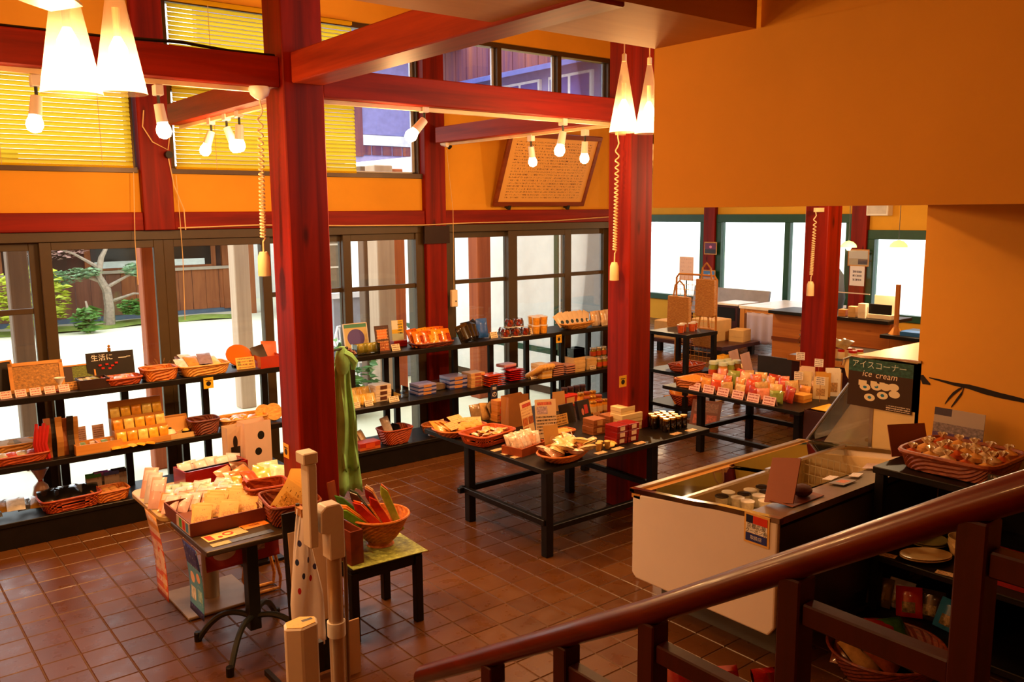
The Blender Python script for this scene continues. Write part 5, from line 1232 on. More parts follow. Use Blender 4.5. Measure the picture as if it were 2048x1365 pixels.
# ------------------------------------------------------------------ right shelf, top board
def W(px, py, z): return None
o = sign('blue_poster_card', 'tilted poster card with a round violet picture at the shelf end', (3.860, 7.171, 1.100), -0.05, 0.23, 0.28, print_mat('violet_print', '#d8c890', '#4a5a8a', 4, 'xz', ((0.12, 0.88, 0.2, 0.8, '#5a4aa0', 'round'), (0.0, 1.0, 0.85, 1.0, '#4a9a80')), text_area=(0, 1, 0.0, 0.2)), 12, frame=WHITE, fw=0.008, cat='poster')
b = acrylic('clear acrylic bin of green tea packs in front of the blue poster card', (3.877, 7.050, 1.100), 0.0, 0.24, 0.11, 0.10)
for k in range(5): pack('tea_pack', 'olive tea pack in the acrylic bin, %s from the left' % ORD[k], 'pack', (b.location.x - 0.09 + 0.045 * k, b.location.y, ZT + 0.012), (R(-12), 0, 0.1 * math.sin(k * 3)), 0.06, 0.09, 0.025, film('tea_%d' % (k % 2), ('#8a8a28', '#b0a840')[k % 2]), 'tea packs in the acrylic bin')
sign('brown_poster_card', 'brown poster card with an orange panel on the right shelf', (4.069, 7.050, 1.100), -0.02, 0.15, 0.25, print_mat('brown_poster_print', '#4a2614', '#f0c080', 9, 'xz', ((0.15, 0.85, 0.5, 0.85, '#e8843a'), (0.1, 0.9, 0.05, 0.4, '#b05a20', 'photo')), 0.45), 10, cat='poster')
carton('red_box', 'flat red box under the yellow poster card', 'box', (4.372, 7.288, 1.100), 0.0, 0.15, 0.09, 0.055, plain('dark_red_box', '#a01c14', 0.4))
sign('yellow_poster_card', 'yellow poster card standing on the red box', (4.372 - 0.005, 7.288 - 0.01, ZT + 0.055), 0, 0.13, 0.20, print_mat('yellow_poster_print', '#e8c030', '#2a2a14', 7, 'xz', ((0.0, 0.55, 0.55, 1.0, '#f0f0e0'), (0.0, 1.0, 0.0, 0.35, '#c8d8c0')), 0.5, text_area=(0.5, 1, 0.3, 1.0)), 5, cat='poster')
b = basket('cracker_basket', 'shallow basket holding orange cracker packs', (4.597, 7.050, 1.100), 0.0, 0.44, 0.22, 0.045, RATTAN_D)
for k in range(8):
    r = k // 4; pack('cracker_pack', 'orange cracker pack in the shallow basket, %s row, %s from the left' % (('front', 'back')[r], ORD[k % 4]), 'pack', (b.location.x - 0.15 + 0.10 * (k % 4), b.location.y - 0.06 + 0.07 * r, ZT + 0.012), (R(-28), R(6 * math.sin(k)), 0.12 * math.sin(k * 2)), 0.125, 0.165 + 0.02 * r, 0.035, print_mat('cracker_print_%d' % (k % 3), ('#e07a14', '#c85a10', '#e89a20')[k % 3], '#3a1408', 4, 'xz', ((0.55, 0.95, 0.2, 0.7, ('#a83014', '#e0b040', '#b84818')[k % 3], 'photo'),), 0.42, 0.08, 0.25, 10.0, 1.0), 'orange cracker packs')
price((4.687, 7.096, 1.100), 'price card before the orange cracker packs', 0, 0.12, 0.05)
for k in range(5):
    pack('black_bag', 'glossy black snack bag on the right shelf, %s from the left' % ORD[k], 'bag', (5.006 + 0.075 * k, 7.050 - 0.05 + 0.045 * k, ZT + 0.005), (R(-20), R(-14 + 10 * (k % 3)), 0.15 * k), 0.15, 0.19 + 0.012 * (k % 2), 0.075, BLACKF if k < 4 else film('bronze_bag', '#4a2412'), 'glossy black snack bags')
pack('blue_bag', 'bright blue snack bag behind the black bags', 'bag', (5.291, 7.050 + 0.08, ZT + 0.01), (R(-8), 0, 0.1), 0.15, 0.20, 0.06, film('blue_bag_film', '#2a62c0'), None)
DOME = glass_mat('clear_dome', (0.95, 0.93, 0.92), 0.14)
def dome_pack(loc, label, fruit):
    o = thing('fruit_dome', label, 'fruit pack', loc, group='clear domes of dried fruit')
    key = ('dome', fruit.name)
    if key in _mc:
        for nm, me in _mc[key]: c = bpy.data.objects.new(nm, me); COL.objects.link(c); c.parent = o
        return
    b = MB(); rnd = random.Random(3)
    for k in range(16): b.lathe([(0.006, 0), (0.014, 0.008), (0.013, 0.018), (0.004, 0.024)], 7, mat=Matrix.Translation((rnd.uniform(-0.035, 0.035), rnd.uniform(-0.035, 0.035), 0.004 + 0.015 * (k % 4))))
    p = [tag(b.build('fruit', fruit, o, smooth=True), kind='stuff'), MB().lathe([(0.058, 0), (0.056, 0.05), (0.046, 0.085), (0.03, 0.09)], 14).build('dome', DOME, o, smooth=True), MB().lathe([(0.062, 0), (0.062, 0.006)], 14).build('base', WHITE, o)]
    _mc[key] = [(q.name.split('.')[0], q.data) for q in p]
REDF = plain('dried_fruit_red', '#a82c10', 0.3, var=0.4, scale=30); ORF = plain('dried_fruit_orange', '#e08a1c', 0.3, var=0.4, scale=30)
bx_, by_ = 5.533, 7.050
for k, (dx, dy, dz, nm) in enumerate(((0, 0, 0, 'front left'), (0.125, -0.01, 0, 'front centre'), (0.25, -0.015, 0, 'front right'), (0.06, 0.12, 0, 'back left'), (0.19, 0.115, 0, 'back right'), (0.10, 0.06, 0.092, 'on top, left'), (0.21, 0.05, 0.092, 'on top, right'))):
    dome_pack((bx_ + dx, by_ + dy, ZT + dz), 'clear dome of dried red fruit, %s of the pile' % nm, REDF)
bx_, by_ = 5.945, 7.050
CUPB = film('orange_cup', '#e8a030'); CUPL = plain('white_cup_lid', '#e8e0d8', 0.3)
for k in range(8):
    cup('snack_cup', 'orange snack cup with white lid, %s layer, %s from the left' % (('lower', 'upper')[k // 4], ORD[k % 4]), 'cup', (bx_ + 0.105 * (k % 2) + 0.03 * (k // 2 % 2), by_ + 0.105 * (k // 2 % 2) - 0.0 + 0.0 * k, ZT + 0.092 * (k // 4)), 0.048, 0.09, CUPB, CUPL, 'stacked orange snack cups')
b = basket('rice_cracker_basket', 'flared basket fanned with pale rice cracker packs', (6.515, 7.050, 1.100), 0.0, 0.44, 0.22, 0.07, RATTAN_L, flare=0.55)
for k in range(11): pack('rice_cracker_pack', 'pale rice cracker pack fanned in the flared basket, %s from the left' % ORD[k], 'pack', (b.location.x - 0.17 + 0.034 * k, b.location.y + 0.015 * (k % 2), ZT + 0.05), (R(-24), R(-26 + 5 * k), 0), 0.11, 0.15, 0.028, print_mat('rice_print_%d' % (k % 2), '#efd8b8', '#3a4a5a', 2, 'xz', ((0.3, 0.7, 0.1, 0.4, ('#2a4a5a', '#e8c890')[k % 2], 'round'),), 0.3, 0.1, 0.25, 12.0, 1.0), 'pale rice cracker packs')
for k in range(5): pack('white_pack', 'pale pack at the right end of the top shelf, %s from the left' % ORD[k], 'pack', (6.824 + 0.075 * k, 7.050 + 0.02 * (k % 2), ZT + 0.004), (R(-12), 0, 0.1 * math.sin(k)), 0.10, 0.17, 0.045, film('palepack_%d' % (k % 2), ('#e8c8a0', '#d8c0b0')[k % 2]), 'pale packs at the shelf end')
for (px, lab), p in zip(((1, 'the clear domes'), (2, 'the fruit pile'), (3, 'the rice cracker basket'), (4, 'the pale packs'), (5, 'the red box')), ((5.409, 7.094, 1.100), (5.847, 7.050, 1.100), (6.630, 7.050, 1.100), (6.968, 7.050, 1.100), (4.199, 7.050, 1.100))):
    price(p, 'small price card on the right top shelf before %s' % lab, 0, 0.09, 0.06)

# right shelf, middle board
bx_, by_ = 3.792, 7.119
for k in range(8): pack('yellow_candy_pack', 'yellow candy pack beside the green scarf, %s row, %s from the left' % (('front', 'back')[k // 4], ORD[k % 4]), 'pack', (bx_ - 0.05 + 0.075 * (k % 4), by_ + 0.10 * (k // 4), ZM + 0.05 * (k // 4)), (R(-22), 0, 0.15 * math.sin(k)), 0.085, 0.10, 0.035, film('candy_%d' % (k % 2), ('#f0b84a', '#e8c878')[k % 2]), 'yellow candy packs')
price((3.749, 7.040, 0.610), 'price card before the yellow candy packs, left one', 0, 0.085, 0.05); price((3.885, 7.040, 0.610), 'price card before the yellow candy packs, right one', 0, 0.085, 0.05)
WB = plain('white_box_card', '#efdcc0', 0.4); BB = plain('blue_box_card', '#2a3a80', 0.35); BBL = print_mat('blue_box_face', '#c88850', '#2a3a80', 2, 'xz', (), 0.3); TANB = plain('tan_box_card', '#d0a066', 0.5); LAV = plain('lavender_lid', '#9a90b8', 0.4)
def stack(name, label, cat, p, n, w, d, h, mat, group, patch=None, lidc=None, rz=0.0):
    for k in range(n):
        carton(name, '%s, %s' % (label, 'bottom one' if k == 0 else ('top one' if k == n - 1 else ('%s from the bottom' % ORD[k]))), cat, (p[0] + 0.004 * math.sin(k * 3), p[1] + 0.004 * math.cos(k * 2), p[2] + k * (h + 0.001)), rz + 0.02 * math.sin(k * 4), w, d, h, mat, group, patch, lidc)
stack('white_box', 'white confectionery box in the stack beside the candy packs', 'box', (4.096, 7.201, 0.610), 3, 0.17, 0.15, 0.052, WB, 'stacked white boxes', plain('brown_seal', '#5a3020', 0.5))
b = acrylic('clear acrylic bin with an open sample beside the white boxes', (4.285, 7.189, 0.610), 0, 0.17, 0.14, 0.10); pack('sample_pack', 'orange sample in the acrylic bin beside the white boxes', 'pack', (b.location.x, b.location.y, ZM + 0.012), (R(-80), 0, 0.2), 0.12, 0.12, 0.03, film('candy_0', '#f0b84a'))
price((4.156, 7.040, 0.610), 'price card before the acrylic sample bin', 0, 0.11, 0.05)
stack('blue_box', 'blue confectionery box in the left stack of three', 'box', (4.565, 7.165, 0.610), 3, 0.21, 0.17, 0.036, BB, 'stacked blue boxes', BBL, LAV)
b = acrylic('clear acrylic bin between the blue box stacks', (4.802, 7.252, 0.610), 0, 0.15, 0.13, 0.09)
carton('tan_box', 'tan sample box in the acrylic bin between the blue stacks', 'box', (b.location.x, b.location.y, ZM + 0.009), 0, 0.12, 0.10, 0.05, TANB)
stack('blue_box', 'large blue confectionery box in the right stack of three', 'box', (4.981, 7.232, 0.610), 3, 0.22, 0.19, 0.042, BB, 'stacked blue boxes', BBL, LAV)
stack('tan_box', 'tan confectionery box in the stack right of the blue boxes', 'box', (5.183, 7.159, 0.610), 4, 0.18, 0.17, 0.036, TANB, 'stacked tan boxes', plain('red_brown_face', '#a85a3a', 0.5))
OREDF = film('orange_red_film', '#d84a14'); REDFL = film('scarlet_film', '#c81818')
for s_, (p, m_, nm) in enumerate((((5.341, 7.040, 0.610), OREDF, 'orange'), ((5.697, 7.143, 0.610), REDFL, 'scarlet'))):
    for k in range(6): pack('flat_pack', '%s flat noodle pack, %s from the bottom of its stack' % (nm, ORD[k]), 'pack', (p[0] + 0.01 * math.sin(k * 2), p[1] - 0.09, p[2] + 0.012 + k * 0.021), (R(-89), 0, 0.03 * math.sin(k * 3)), 0.21, 0.18, 0.022, m_, 'flat noodle packs in two stacks')
o = carton('pink_box', 'pink box with white lid lying on the scarlet packs', 'box', (5.652, 7.182 + 0.02, ZM + 0.145), 0.1, 0.18, 0.13, 0.03, plain('pink_card_box', '#d87a90', 0.4), None, None, plain('pale_pink_lid', '#e8b8c8', 0.4))
for k in range(4):
    o = thing('roll_cake_pack', 'long printed roll leaning diagonally on the middle shelf, %s from the left' % ORD[k], 'roll', (5.869 + 0.05 * k, 7.106 + 0.0, ZM + 0.02), group='long printed rolls'); o.rotation_euler = (R(58), 0, R(18))
    MB().lathe([(0.02, -0.02), (0.034, 0.0), (0.034, 0.22), (0.02, 0.24)], 12).build('roll', print_mat('roll_print', '#e8b460', '#a84a1c', 6, 'xz', ((0.2, 0.8, 0.3, 0.6, '#e07830', 'photo'),), 0.4, 0.05, 0.3, 10), o, smooth=True)
YB = plain('yellow_long_box', '#e0a848', 0.4)
stack('yellow_box', 'long yellow box in the stack beside the rolls', 'box', (6.021, 7.050, 0.610), 3, 0.14, 0.20, 0.05, YB, 'stacked long yellow boxes', None, plain('cream_lid', '#ecc888', 0.4))
DB = plain('dark_plum_box', '#3a141a', 0.35)
stack('dark_box', 'dark plum box in the left thin stack', 'box', (6.193, 7.040, 0.610), 6, 0.15, 0.16, 0.022, DB, 'stacked dark plum boxes', None, plain('tan_line', '#c88a70', 0.4)); stack('dark_box', 'dark plum box in the right thin stack', 'box', (6.404, 7.068, 0.610), 4, 0.13, 0.15, 0.024, DB, 'stacked dark plum boxes', None, plain('tan_line', '#c88a70', 0.4))
stack('beige_box', 'beige box in the left stack near the shelf end', 'box', (6.559, 7.096, 0.610), 4, 0.17, 0.16, 0.04, plain('beige_box_card', '#e0b878', 0.45), 'stacked beige boxes'); stack('beige_box', 'beige box in the right stack near the shelf end', 'box', (6.775, 7.118, 0.610), 3, 0.15, 0.15, 0.042, plain('beige_box_card', '#e0b878', 0.45), 'stacked beige boxes')
b = acrylic('tall clear acrylic bin on the beige boxes', (6.559, 7.096 + 0.0, ZM + 0.166), 0, 0.17, 0.14, 0.10)
AMB = plain('amber_jar', '#8a6a1c', 0.1, var=0.3, scale=25, coat=1.0); REDB = plain('red_label', '#c84a1c', 0.5); SLID = plain('pale_jar_lid', '#c8c0b0', 0.3, 0.6)
bx_, by_ = 6.928, 7.070
for k in range(6): jar('pickle_jar', 'pickle jar near the middle pillar, %s row, %s from the left' % (('front', 'back')[k // 3], ORD[k % 3]), 'jar', (bx_ - 0.02 + 0.085 * (k % 3), by_ + 0.10 * (k // 3), ZM), 0.038, 0.11, AMB, SLID, 'pickle jars at the shelf end', REDB)
for k in range(3): jar('pickle_jar', 'pickle jar stacked on the jars by the pillar, %s from the left' % ORD[k], 'jar', (bx_ - 0.02 + 0.085 * k, by_ + 0.10, ZM + 0.111), 0.038, 0.11, AMB, SLID, 'pickle jars at the shelf end', REDB)
price((6.779, 7.040, 0.610), 'price card before the beige boxes', 0, 0.09, 0.06); price((5.906, 7.040, 0.610), 'price card before the long rolls', 0, 0.10, 0.055)

# right shelf, base
bx_, by_ = 3.863, 7.060
carton('snack_carton', 'red and orange snack carton on the lowest right shelf', 'box', (3.862, 7.060, 0.200), 0, 0.22, 0.13, 0.07, plain('orange_carton', '#c8602a', 0.4), None, plain('red_label', '#c84a1c', 0.5), plain('red_carton_lid', '#a82a18', 0.4))
for k in range(3): pack('snack_pack', 'pale snack pack behind the red carton, %s from the left' % ORD[k], 'pack', (bx_ - 0.10 + 0.07 * k, by_ + 0.10, ZB + 0.01), (R(-30), 0, 0.3 * k), 0.10, 0.15, 0.04, film('palepack_%d' % (k % 2), '#e8c8a0'), 'snack packs on the lowest right shelf')
b = basket('red_wicker_basket', 'deep red wicker basket on the lowest right shelf', (4.164, 7.060, 0.200), 0.05, 0.33, 0.24, 0.15, RATTAN_R, flare=0.7, e=4)
pack('clear_pack', 'clear twisted pack standing in the deep red wicker basket', 'pack', (b.location.x - 0.04, b.location.y + 0.0, ZB + 0.06), (R(-15), R(-14), 0), 0.09, 0.21, 0.04, film('clear_twist', '#c8b8b0')); pack('clear_pack', 'dark pack lying in the deep red wicker basket', 'pack', (b.location.x + 0.04, b.location.y - 0.02, ZB + 0.06), (R(-50), R(20), 0), 0.10, 0.16, 0.04, BLACKF)
b = basket('oval_basket', 'oval footed basket on the lowest shelf behind the bread baskets', (4.626, 7.060, 0.200), 0.0, 0.28, 0.2, 0.08, RATTAN, e=2, foot=True)
for k in range(3): loaf('bean_ball', 'pale ball in the oval footed basket, %s from the left' % ORD[k], 'ball', (b.location.x - 0.06 + 0.06 * k, b.location.y, ZB + 0.06), 0.03, plain('pale_ball', '#e8b878', 0.5), 'pale balls in the oval basket')

# green scarf tied to the pillar hook
sf = thing('scarf', 'long green knotted scarf hanging beside the near pillar', 'scarf', (2.561, 4.970, 1.531))
GRN = plain('green_gauze', '#98de90', 0.85, var=0.25, scale=5, bump=0.3)
def drape(w0, w1, z0, z1, dx, ph):
    return lambda u, v: ((u - 0.5) * (w0 + (w1 - w0) * v) + dx * v, 0.018 * math.sin(u * 9 + ph + v * 2) + 0.01 * math.sin(v * 11), z0 + (z1 - z0) * v + (0.02 * math.sin(u * 17) if v > 0.98 else 0))
for nm, f in (('tail', drape(0.11, 0.20, -0.10, -0.95, 0.0, 0)), ('tail', drape(0.08, 0.13, -0.10, -0.80, 0.03, 2))):
    o = MB().grid(f, 10, 16).build(nm, GRN, sf, smooth=True); md = o.modifiers.new('thickness', 'SOLIDIFY'); md.thickness = 0.006
MB().lathe([(0.02, 0.02), (0.045, -0.02), (0.055, -0.08), (0.045, -0.13), (0.03, -0.16)], 12, sx=1.0, sy=0.6).build('knot', GRN, sf, smooth=True)
MB().tube([(0.0, -0.0, -0.02), (0.05, 0.0, -0.05), (0.085, 0, -0.09), (0.075, 0, -0.14)], [0.03, 0.032, 0.028, 0.012], 8).build('loop_end', GRN, sf, smooth=True)
hk = thing('scarf_hook', 'dark hook with red beads holding the green scarf', 'hook', (2.38, 4.93, 1.531))
MB().rod((0, 0, 0), (0.22, 0.04, 0.01), 0.008).build('rod', DARK_MET, hk)
for k in range(3): MB().lathe([(0.005, -0.02), (0.022, 0), (0.005, 0.02)], 10, mat=Matrix.Translation((0.22 + 0.025 * k, 0.05, -0.005 - 0.015 * k))).build('bead', plain('dark_red_bead', '#5a1408', 0.3), hk, smooth=True)

# ------------------------------------------------------------------ seed packet table (z 0.68)
ZF = 0.681
SEED = [print_mat('seed_print_%d' % k, c, '#6a4a20', 4, 'xz', ((0.15, 0.85, 0.12, 0.55, q, 'photo'),), 0.4, 0.08, 0.5, 9.0) for k, (c, q) in enumerate((('#d8a04c', '#c88a38'), ('#dcac5c', '#b87434'), ('#d09840', '#d8b468')))]
SACH = [print_mat('sachet_print_%d' % k, c, q, 3, 'xz', ((0.1, 0.9, 0.55, 0.9, w_),), 0.35, 0.08, 0.35, 8.0, 0.6) for k, (c, q, w_) in enumerate((('#d8aca8', '#a83a40', '#d8ccd4'), ('#c87c54', '#7a2a18', '#d0b8b0'), ('#c4c0ca', '#3a6a60', '#d0ccd8'), ('#88a48c', '#2a5a44', '#c0ccc8')))]
bx = tray('seed_box', 'brown cardboard box of seed packets on the dark table', (1.62, 4.78, ZF), 0.0, 0.42, 0.46, 0.075, plain('brown_card', '#6a2a14', 0.6))
MB().box(-0.213, -0.2105, -0.22, 0.0, 0.005, 0.07).build('side_print', print_mat('side_print', '#c8b0a8', '#2a4a8a', 3, 'yz', ((0.1, 0.3, 0.1, 0.9, '#4a8ac0'), (0.35, 0.55, 0.1, 0.9, '#c83a3a'), (0.6, 0.8, 0.1, 0.9, '#4a9a4a')), 0.3), bx)
rows = [(-0.155, 6, 0), (-0.085, 6, 1)]
for gx, gy, n, nm in ((-0.14, -0.16, 6, 'front left'), (0.01, -0.17, 4, 'front middle'), (0.13, -0.15, 5, 'front right'), (-0.02, -0.02, 8, 'second row left'), (0.12, 0.0, 7, 'second row right')):
    for k in range(n):
        pack('seed_packet', 'yellow seed packet, %s group in the brown box, %s from the front' % (nm, ORD[k]), 'seed packet', (bx.location.x + gx + 0.008 * k, bx.location.y + gy + 0.016 * k, ZF + 0.012), (R(-50), R(7 * math.sin(k * 2.1)), R(-30) + 0.15 * math.sin(k * 3)), 0.105, 0.135, 0.007, SEED[k % 3], 'yellow seed packets')
for r in range(4):
    for k in range(7):
        pack('sachet', '%s sachet on the beige table, %s row from the front, %s from the left' % (('pink', 'orange', 'white', 'green')[(r + k // 3) % 4], ORD[r], ORD[k]), 'sachet', (1.42 + 0.062 * k + 0.01 * r, 4.98 + 0.085 * r - 0.012 * k, ZF + (0.010 if r < 1 else 0.0)), (R(-50), R(9 * math.sin(k * 2 + r)), R(-40) + 0.25 * math.sin(k * 3 + r)), 0.085, 0.125, 0.026, SACH[(r + k // 3) % 4], 'sachets in rows on the beige table')
for k in range(3): pack('tall_sachet', 'tall white sachet at the left edge of the beige table, %s one' % ('front', 'middle', 'rear')[k], 'sachet', (1.40 + 0.012 * k, 5.16 + 0.12 * k, ZF - 0.004), (R(-30), 0, R(-40)), 0.09, 0.19, 0.03, SACH[(0, 2, 0)[k]], 'tall white sachets')
lb = tray('red_lacquer_box', 'red lacquer box with white tags behind the sachets', (1.86, 5.50, 0.676), 0.08, 0.42, 0.19, 0.115, plain('deep_red_lacquer', '#8a0c10', 0.25, coat=0.5))
MB().box(-0.205, 0.205, -0.006, 0.006, 0.01, 0.10).build('divider', BLACK, lb)
for k in range(6): pack('white_tag', 'white paper tag bundle in the red lacquer box, %s from the left' % ORD[k], 'tag', (lb.location.x - 0.15 + 0.06 * k, lb.location.y + 0.03 * (k % 2), 0.70), (R(-35), R(12 * math.sin(k * 3)), 0.3 * math.sin(k)), 0.09, 0.13, 0.02, SACH[2 if k % 2 else 0], 'white tag bundles')
db = paper_bag('spotted_bag', 'white paper bag with large black spots behind the seed table', (2.20, 5.60, 0.676), 0.05, 0.19, 0.12, 0.33, print_mat('spotted_print', '#e8c8b8', '#1a1210', 0, 'xz', ((0.48, 0.74, 0.62, 0.80, '#120c0a', 'round'), (0.36, 0.62, 0.30, 0.46, '#120c0a', 'round')), rough=0.5), None)
tt = thing('side_stand', 'low dark stand under the spotted bag', 'stand', (2.20, 5.60, 0)); MB().box(-0.16, 0.16, -0.10, 0.10, 0.64, 0.675).build('top', BLACK, tt); MB().box(-0.04, 0.04, -0.04, 0.04, 0.02, 0.64).build('post', BLACK, tt); MB().box(-0.14, 0.14, -0.09, 0.09, 0, 0.02).build('foot', BLACK, tt)
paper_bag('cat_bag', 'pale bag with a black bottle shape beside the spotted bag', (2.07, 5.66, 0.676), 0.05, 0.11, 0.09, 0.30, print_mat('cat_print', '#e0c4a8', '#1a1210', 0, 'xz', ((0.2, 0.8, 0.0, 0.55, '#15100c'), (0.35, 0.65, 0.5, 0.8, '#15100c', 'round')), rough=0.5))
# heap of wrapped goods right of the sachets, by the pillar
hp = ['#e89a30', '#d84a20', '#f0b860', '#c8d0b8', '#e8b8a0', '#d86a30', '#e8a848', '#b8c0a8', '#f08060', '#5a3418']
for k in range(10): pack('craft_bag', '%s craft bag heaped behind the handled basket' % ('amber', 'scarlet', 'pale yellow', 'pale green', 'rose', 'rust', 'gold', 'sage', 'coral', 'brown')[k], 'bag', (1.93 + 0.065 * (k % 4), 5.06 + 0.115 * (k // 4), ZF + 0.005 + 0.02 * (k % 2)), (R(-48), R(14 * math.sin(k * 2.3)), 0.5 * math.sin(k * 1.7)), 0.13, 0.14, 0.04, film('craft_%d' % k, hp[k], 0.5), 'heaped craft bags')
hb_ = basket('handled_basket', 'square handled basket behind the packet basket', (1.945, 4.80, ZF), -0.15, 0.25, 0.20, 0.13, RATTAN_R, flare=0.88)
MB().tube([(-0.125, 0, 0.13), (-0.135, 0, 0.16), (-0.12, 0.05, 0.165), (-0.12, -0.05, 0.165)], 0.008, 6).build('handle', RATTAN_R, hb_)
MB().box(-0.131, -0.127, -0.05, 0.02, 0.03, 0.10).build('tag', print_mat('tag_print', '#f0dcc8', '#5a3a2a', 4, 'yz', (), 0.5), hb_)
kb = basket('packet_basket', 'brown handled basket of flat rice packets at the table corner', (1.955, 4.50, ZF), -0.15, 0.29, 0.34, 0.12, weave_mat('brown_wicker', '#5a1e0a', '#9a4418'), flare=0.85)
MB().box(-0.150, -0.146, 0.03, 0.11, 0.035, 0.115).build('tag', print_mat('tag_print', '#f0dcc8', '#5a3a2a', 4, 'yz', (), 0.5), kb)
RICE = print_mat('rice_packet_print', '#e8bc68', '#5a3418', 3, 'xz', ((0.2, 0.8, 0.3, 0.7, '#d8a048', 'photo'), (0.05, 0.3, 0.05, 0.2, '#d85030', 'round')), 0.4, 0.06, 0.22, 7.0, 1.0)
for k in range(9): pack('rice_packet', 'flat yellow rice packet in the brown basket, %s from the left' % ORD[k], 'packet', (kb.location.x - 0.085 + 0.021 * k, kb.location.y - 0.03 + 0.004 * k, ZF + 0.03 + 0.003 * k), (R(-10), R(34 - 4.5 * k), R(-48)), 0.15, 0.21, 0.014, RICE, 'flat yellow rice packets')
# flat leaflets on the dark table
def leaflet(name, label, loc, rz, w, h, mat): o = MB().box(-w / 2, w / 2, -h / 2, h / 2, 0, 0.0015).build(name, mat); place(o, loc, rz); tag(o, label, 'leaflet', 'leaflets on the dark table')
leaflet('leaflet', 'cream leaflet with red print lying on the dark table', (1.565, 4.475, ZF), 0.06, 0.225, 0.10, print_mat('leaflet_red', '#e8c078', '#c8281c', 0, 'xy', ((0.04, 0.2, 0.15, 0.9, '#c8281c', 'photo'), (0.3, 0.42, 0.2, 0.5, '#c8281c', 'round'), (0.45, 0.72, 0.25, 0.85, '#d0301c', 'round'), (0.5, 0.66, 0.42, 0.7, '#e8c078', 'round'), (0.72, 1.0, 0.0, 1.0, '#b0a070'))))
leaflet('leaflet', 'orange leaflet with black print lying beside the brown basket', (1.745, 4.515, ZF), 0.06, 0.15, 0.075, print_mat('leaflet_orange', '#e8842c', '#2a1408', 5, 'xy', (), 0.65, 0.3))
leaflet('leaflet', 'long dark photo strip along the front of the dark table', (1.62, 4.365, ZF), 0.03, 0.34, 0.05, print_mat('leaflet_strip', '#4a4a5a', '#c8c8d8', 2, 'xy', ((0.0, 0.3, 0.0, 1.0, '#a8a070', 'photo'), (0.3, 1.0, 0.0, 1.0, '#4a5a80', 'photo')), 0.3))
# posters hanging from the tables
def hang_poster(label, pts, mat, name='hanging_poster'):
    o = thing(name, label, 'poster', pts[0])
    p0 = Vector(pts[0]); ex = Vector(pts[1]) - p0; ez = Vector(pts[2]) - p0
    def f(u, v):
        q = ex * u + ez * v; nrm = ex.cross(ez).normalized()
        return tuple(q + nrm * (0.02 * math.sin(v * 2.6)))
    m = MB().grid(f, 4, 10).build('sheet', mat, o, smooth=True); md = m.modifiers.new('thickness', 'SOLIDIFY'); md.thickness = 0.002
    return o
PP = print_mat('pink_poster_print', '#e06a5a', '#f4e0e0', 7, 'yz', ((0, 1, 0.75, 1, '#e0a058'), (0.1, 0.45, 0.35, 0.6, '#f4d8d8', 'round'), (0.5, 0.9, 0.3, 0.65, '#f0c8c8', 'photo'), (0.1, 0.4, 0.12, 0.3, '#f0b070', 'round')), 0.5, 0.05)
hang_poster('pink and orange poster hanging from the beige table edge', [(1.375, 5.28, 0.655), (1.375, 5.06, 0.655), (1.40, 5.26, 0.13)], PP)
PB = print_mat('blue_poster_print', '#5aa8dc', '#e8f0f8', 8, 'yz', ((0, 1, 0.68, 1, '#2c3488', 'photo'), (0.15, 0.4, 0.48, 0.62, '#f0b8a8', 'round'), (0.55, 0.85, 0.42, 0.58, '#f0c8b8', 'round'), (0.1, 0.4, 0.22, 0.38, '#a8e0f4', 'photo'), (0.55, 0.9, 0.18, 0.36, '#e8f0f8', 'photo'), (0, 1, 0, 0.10, '#2c3a98')), 0.38, 0.05)
hang_poster('blue poster hanging from the left edge of the dark table', [(1.395, 4.66, 0.645), (1.395, 4.44, 0.645), (1.405, 4.66, 0.24)], PB)
PR = print_mat('red_banner_print', '#c83a34', '#f4e0dc', 2, 'xz', ((0.1, 0.4, 0.25, 0.65, '#f0dcd8', 'round'), (0.5, 0.8, 0.3, 0.8, '#f0d0cc', 'photo')), 0.3, 0.05)
hang_poster('red banner hanging under the dark table', [(1.48, 4.535, 0.645), (1.90, 4.535, 0.645), (1.48, 4.54, 0.46)], PR)
# rattan stool behind the pillar foot
rs = thing('rattan_stand', 'bent rattan stand beside the near pillar foot', 'stand', (2.02, 5.12, 0))
for y in (-0.04, 0.06): MB().tube([(-0.08, y, 0.62), (-0.07, y, 0.30), (-0.11, y, 0.08), (-0.08, y, 0.012), (0.02, y, 0.012), (0.09, y, 0.012), (0.10, y, 0.08), (0.06, y, 0.30), (0.08, y, 0.62)], 0.011, 7).build('hoop', RATTAN_L, rs, smooth=True)
for z in (0.30, 0.50): MB().tube([(-0.075, -0.04, z), (0.0, -0.05, z - 0.02), (0.075, -0.04, z)], 0.009, 6).build('rung', RATTAN_L, rs)
MB().rod((-0.10, 0.01, 0.62), (0.10, 0.01, 0.62), 0.012).build('rail', RATTAN_L, rs)

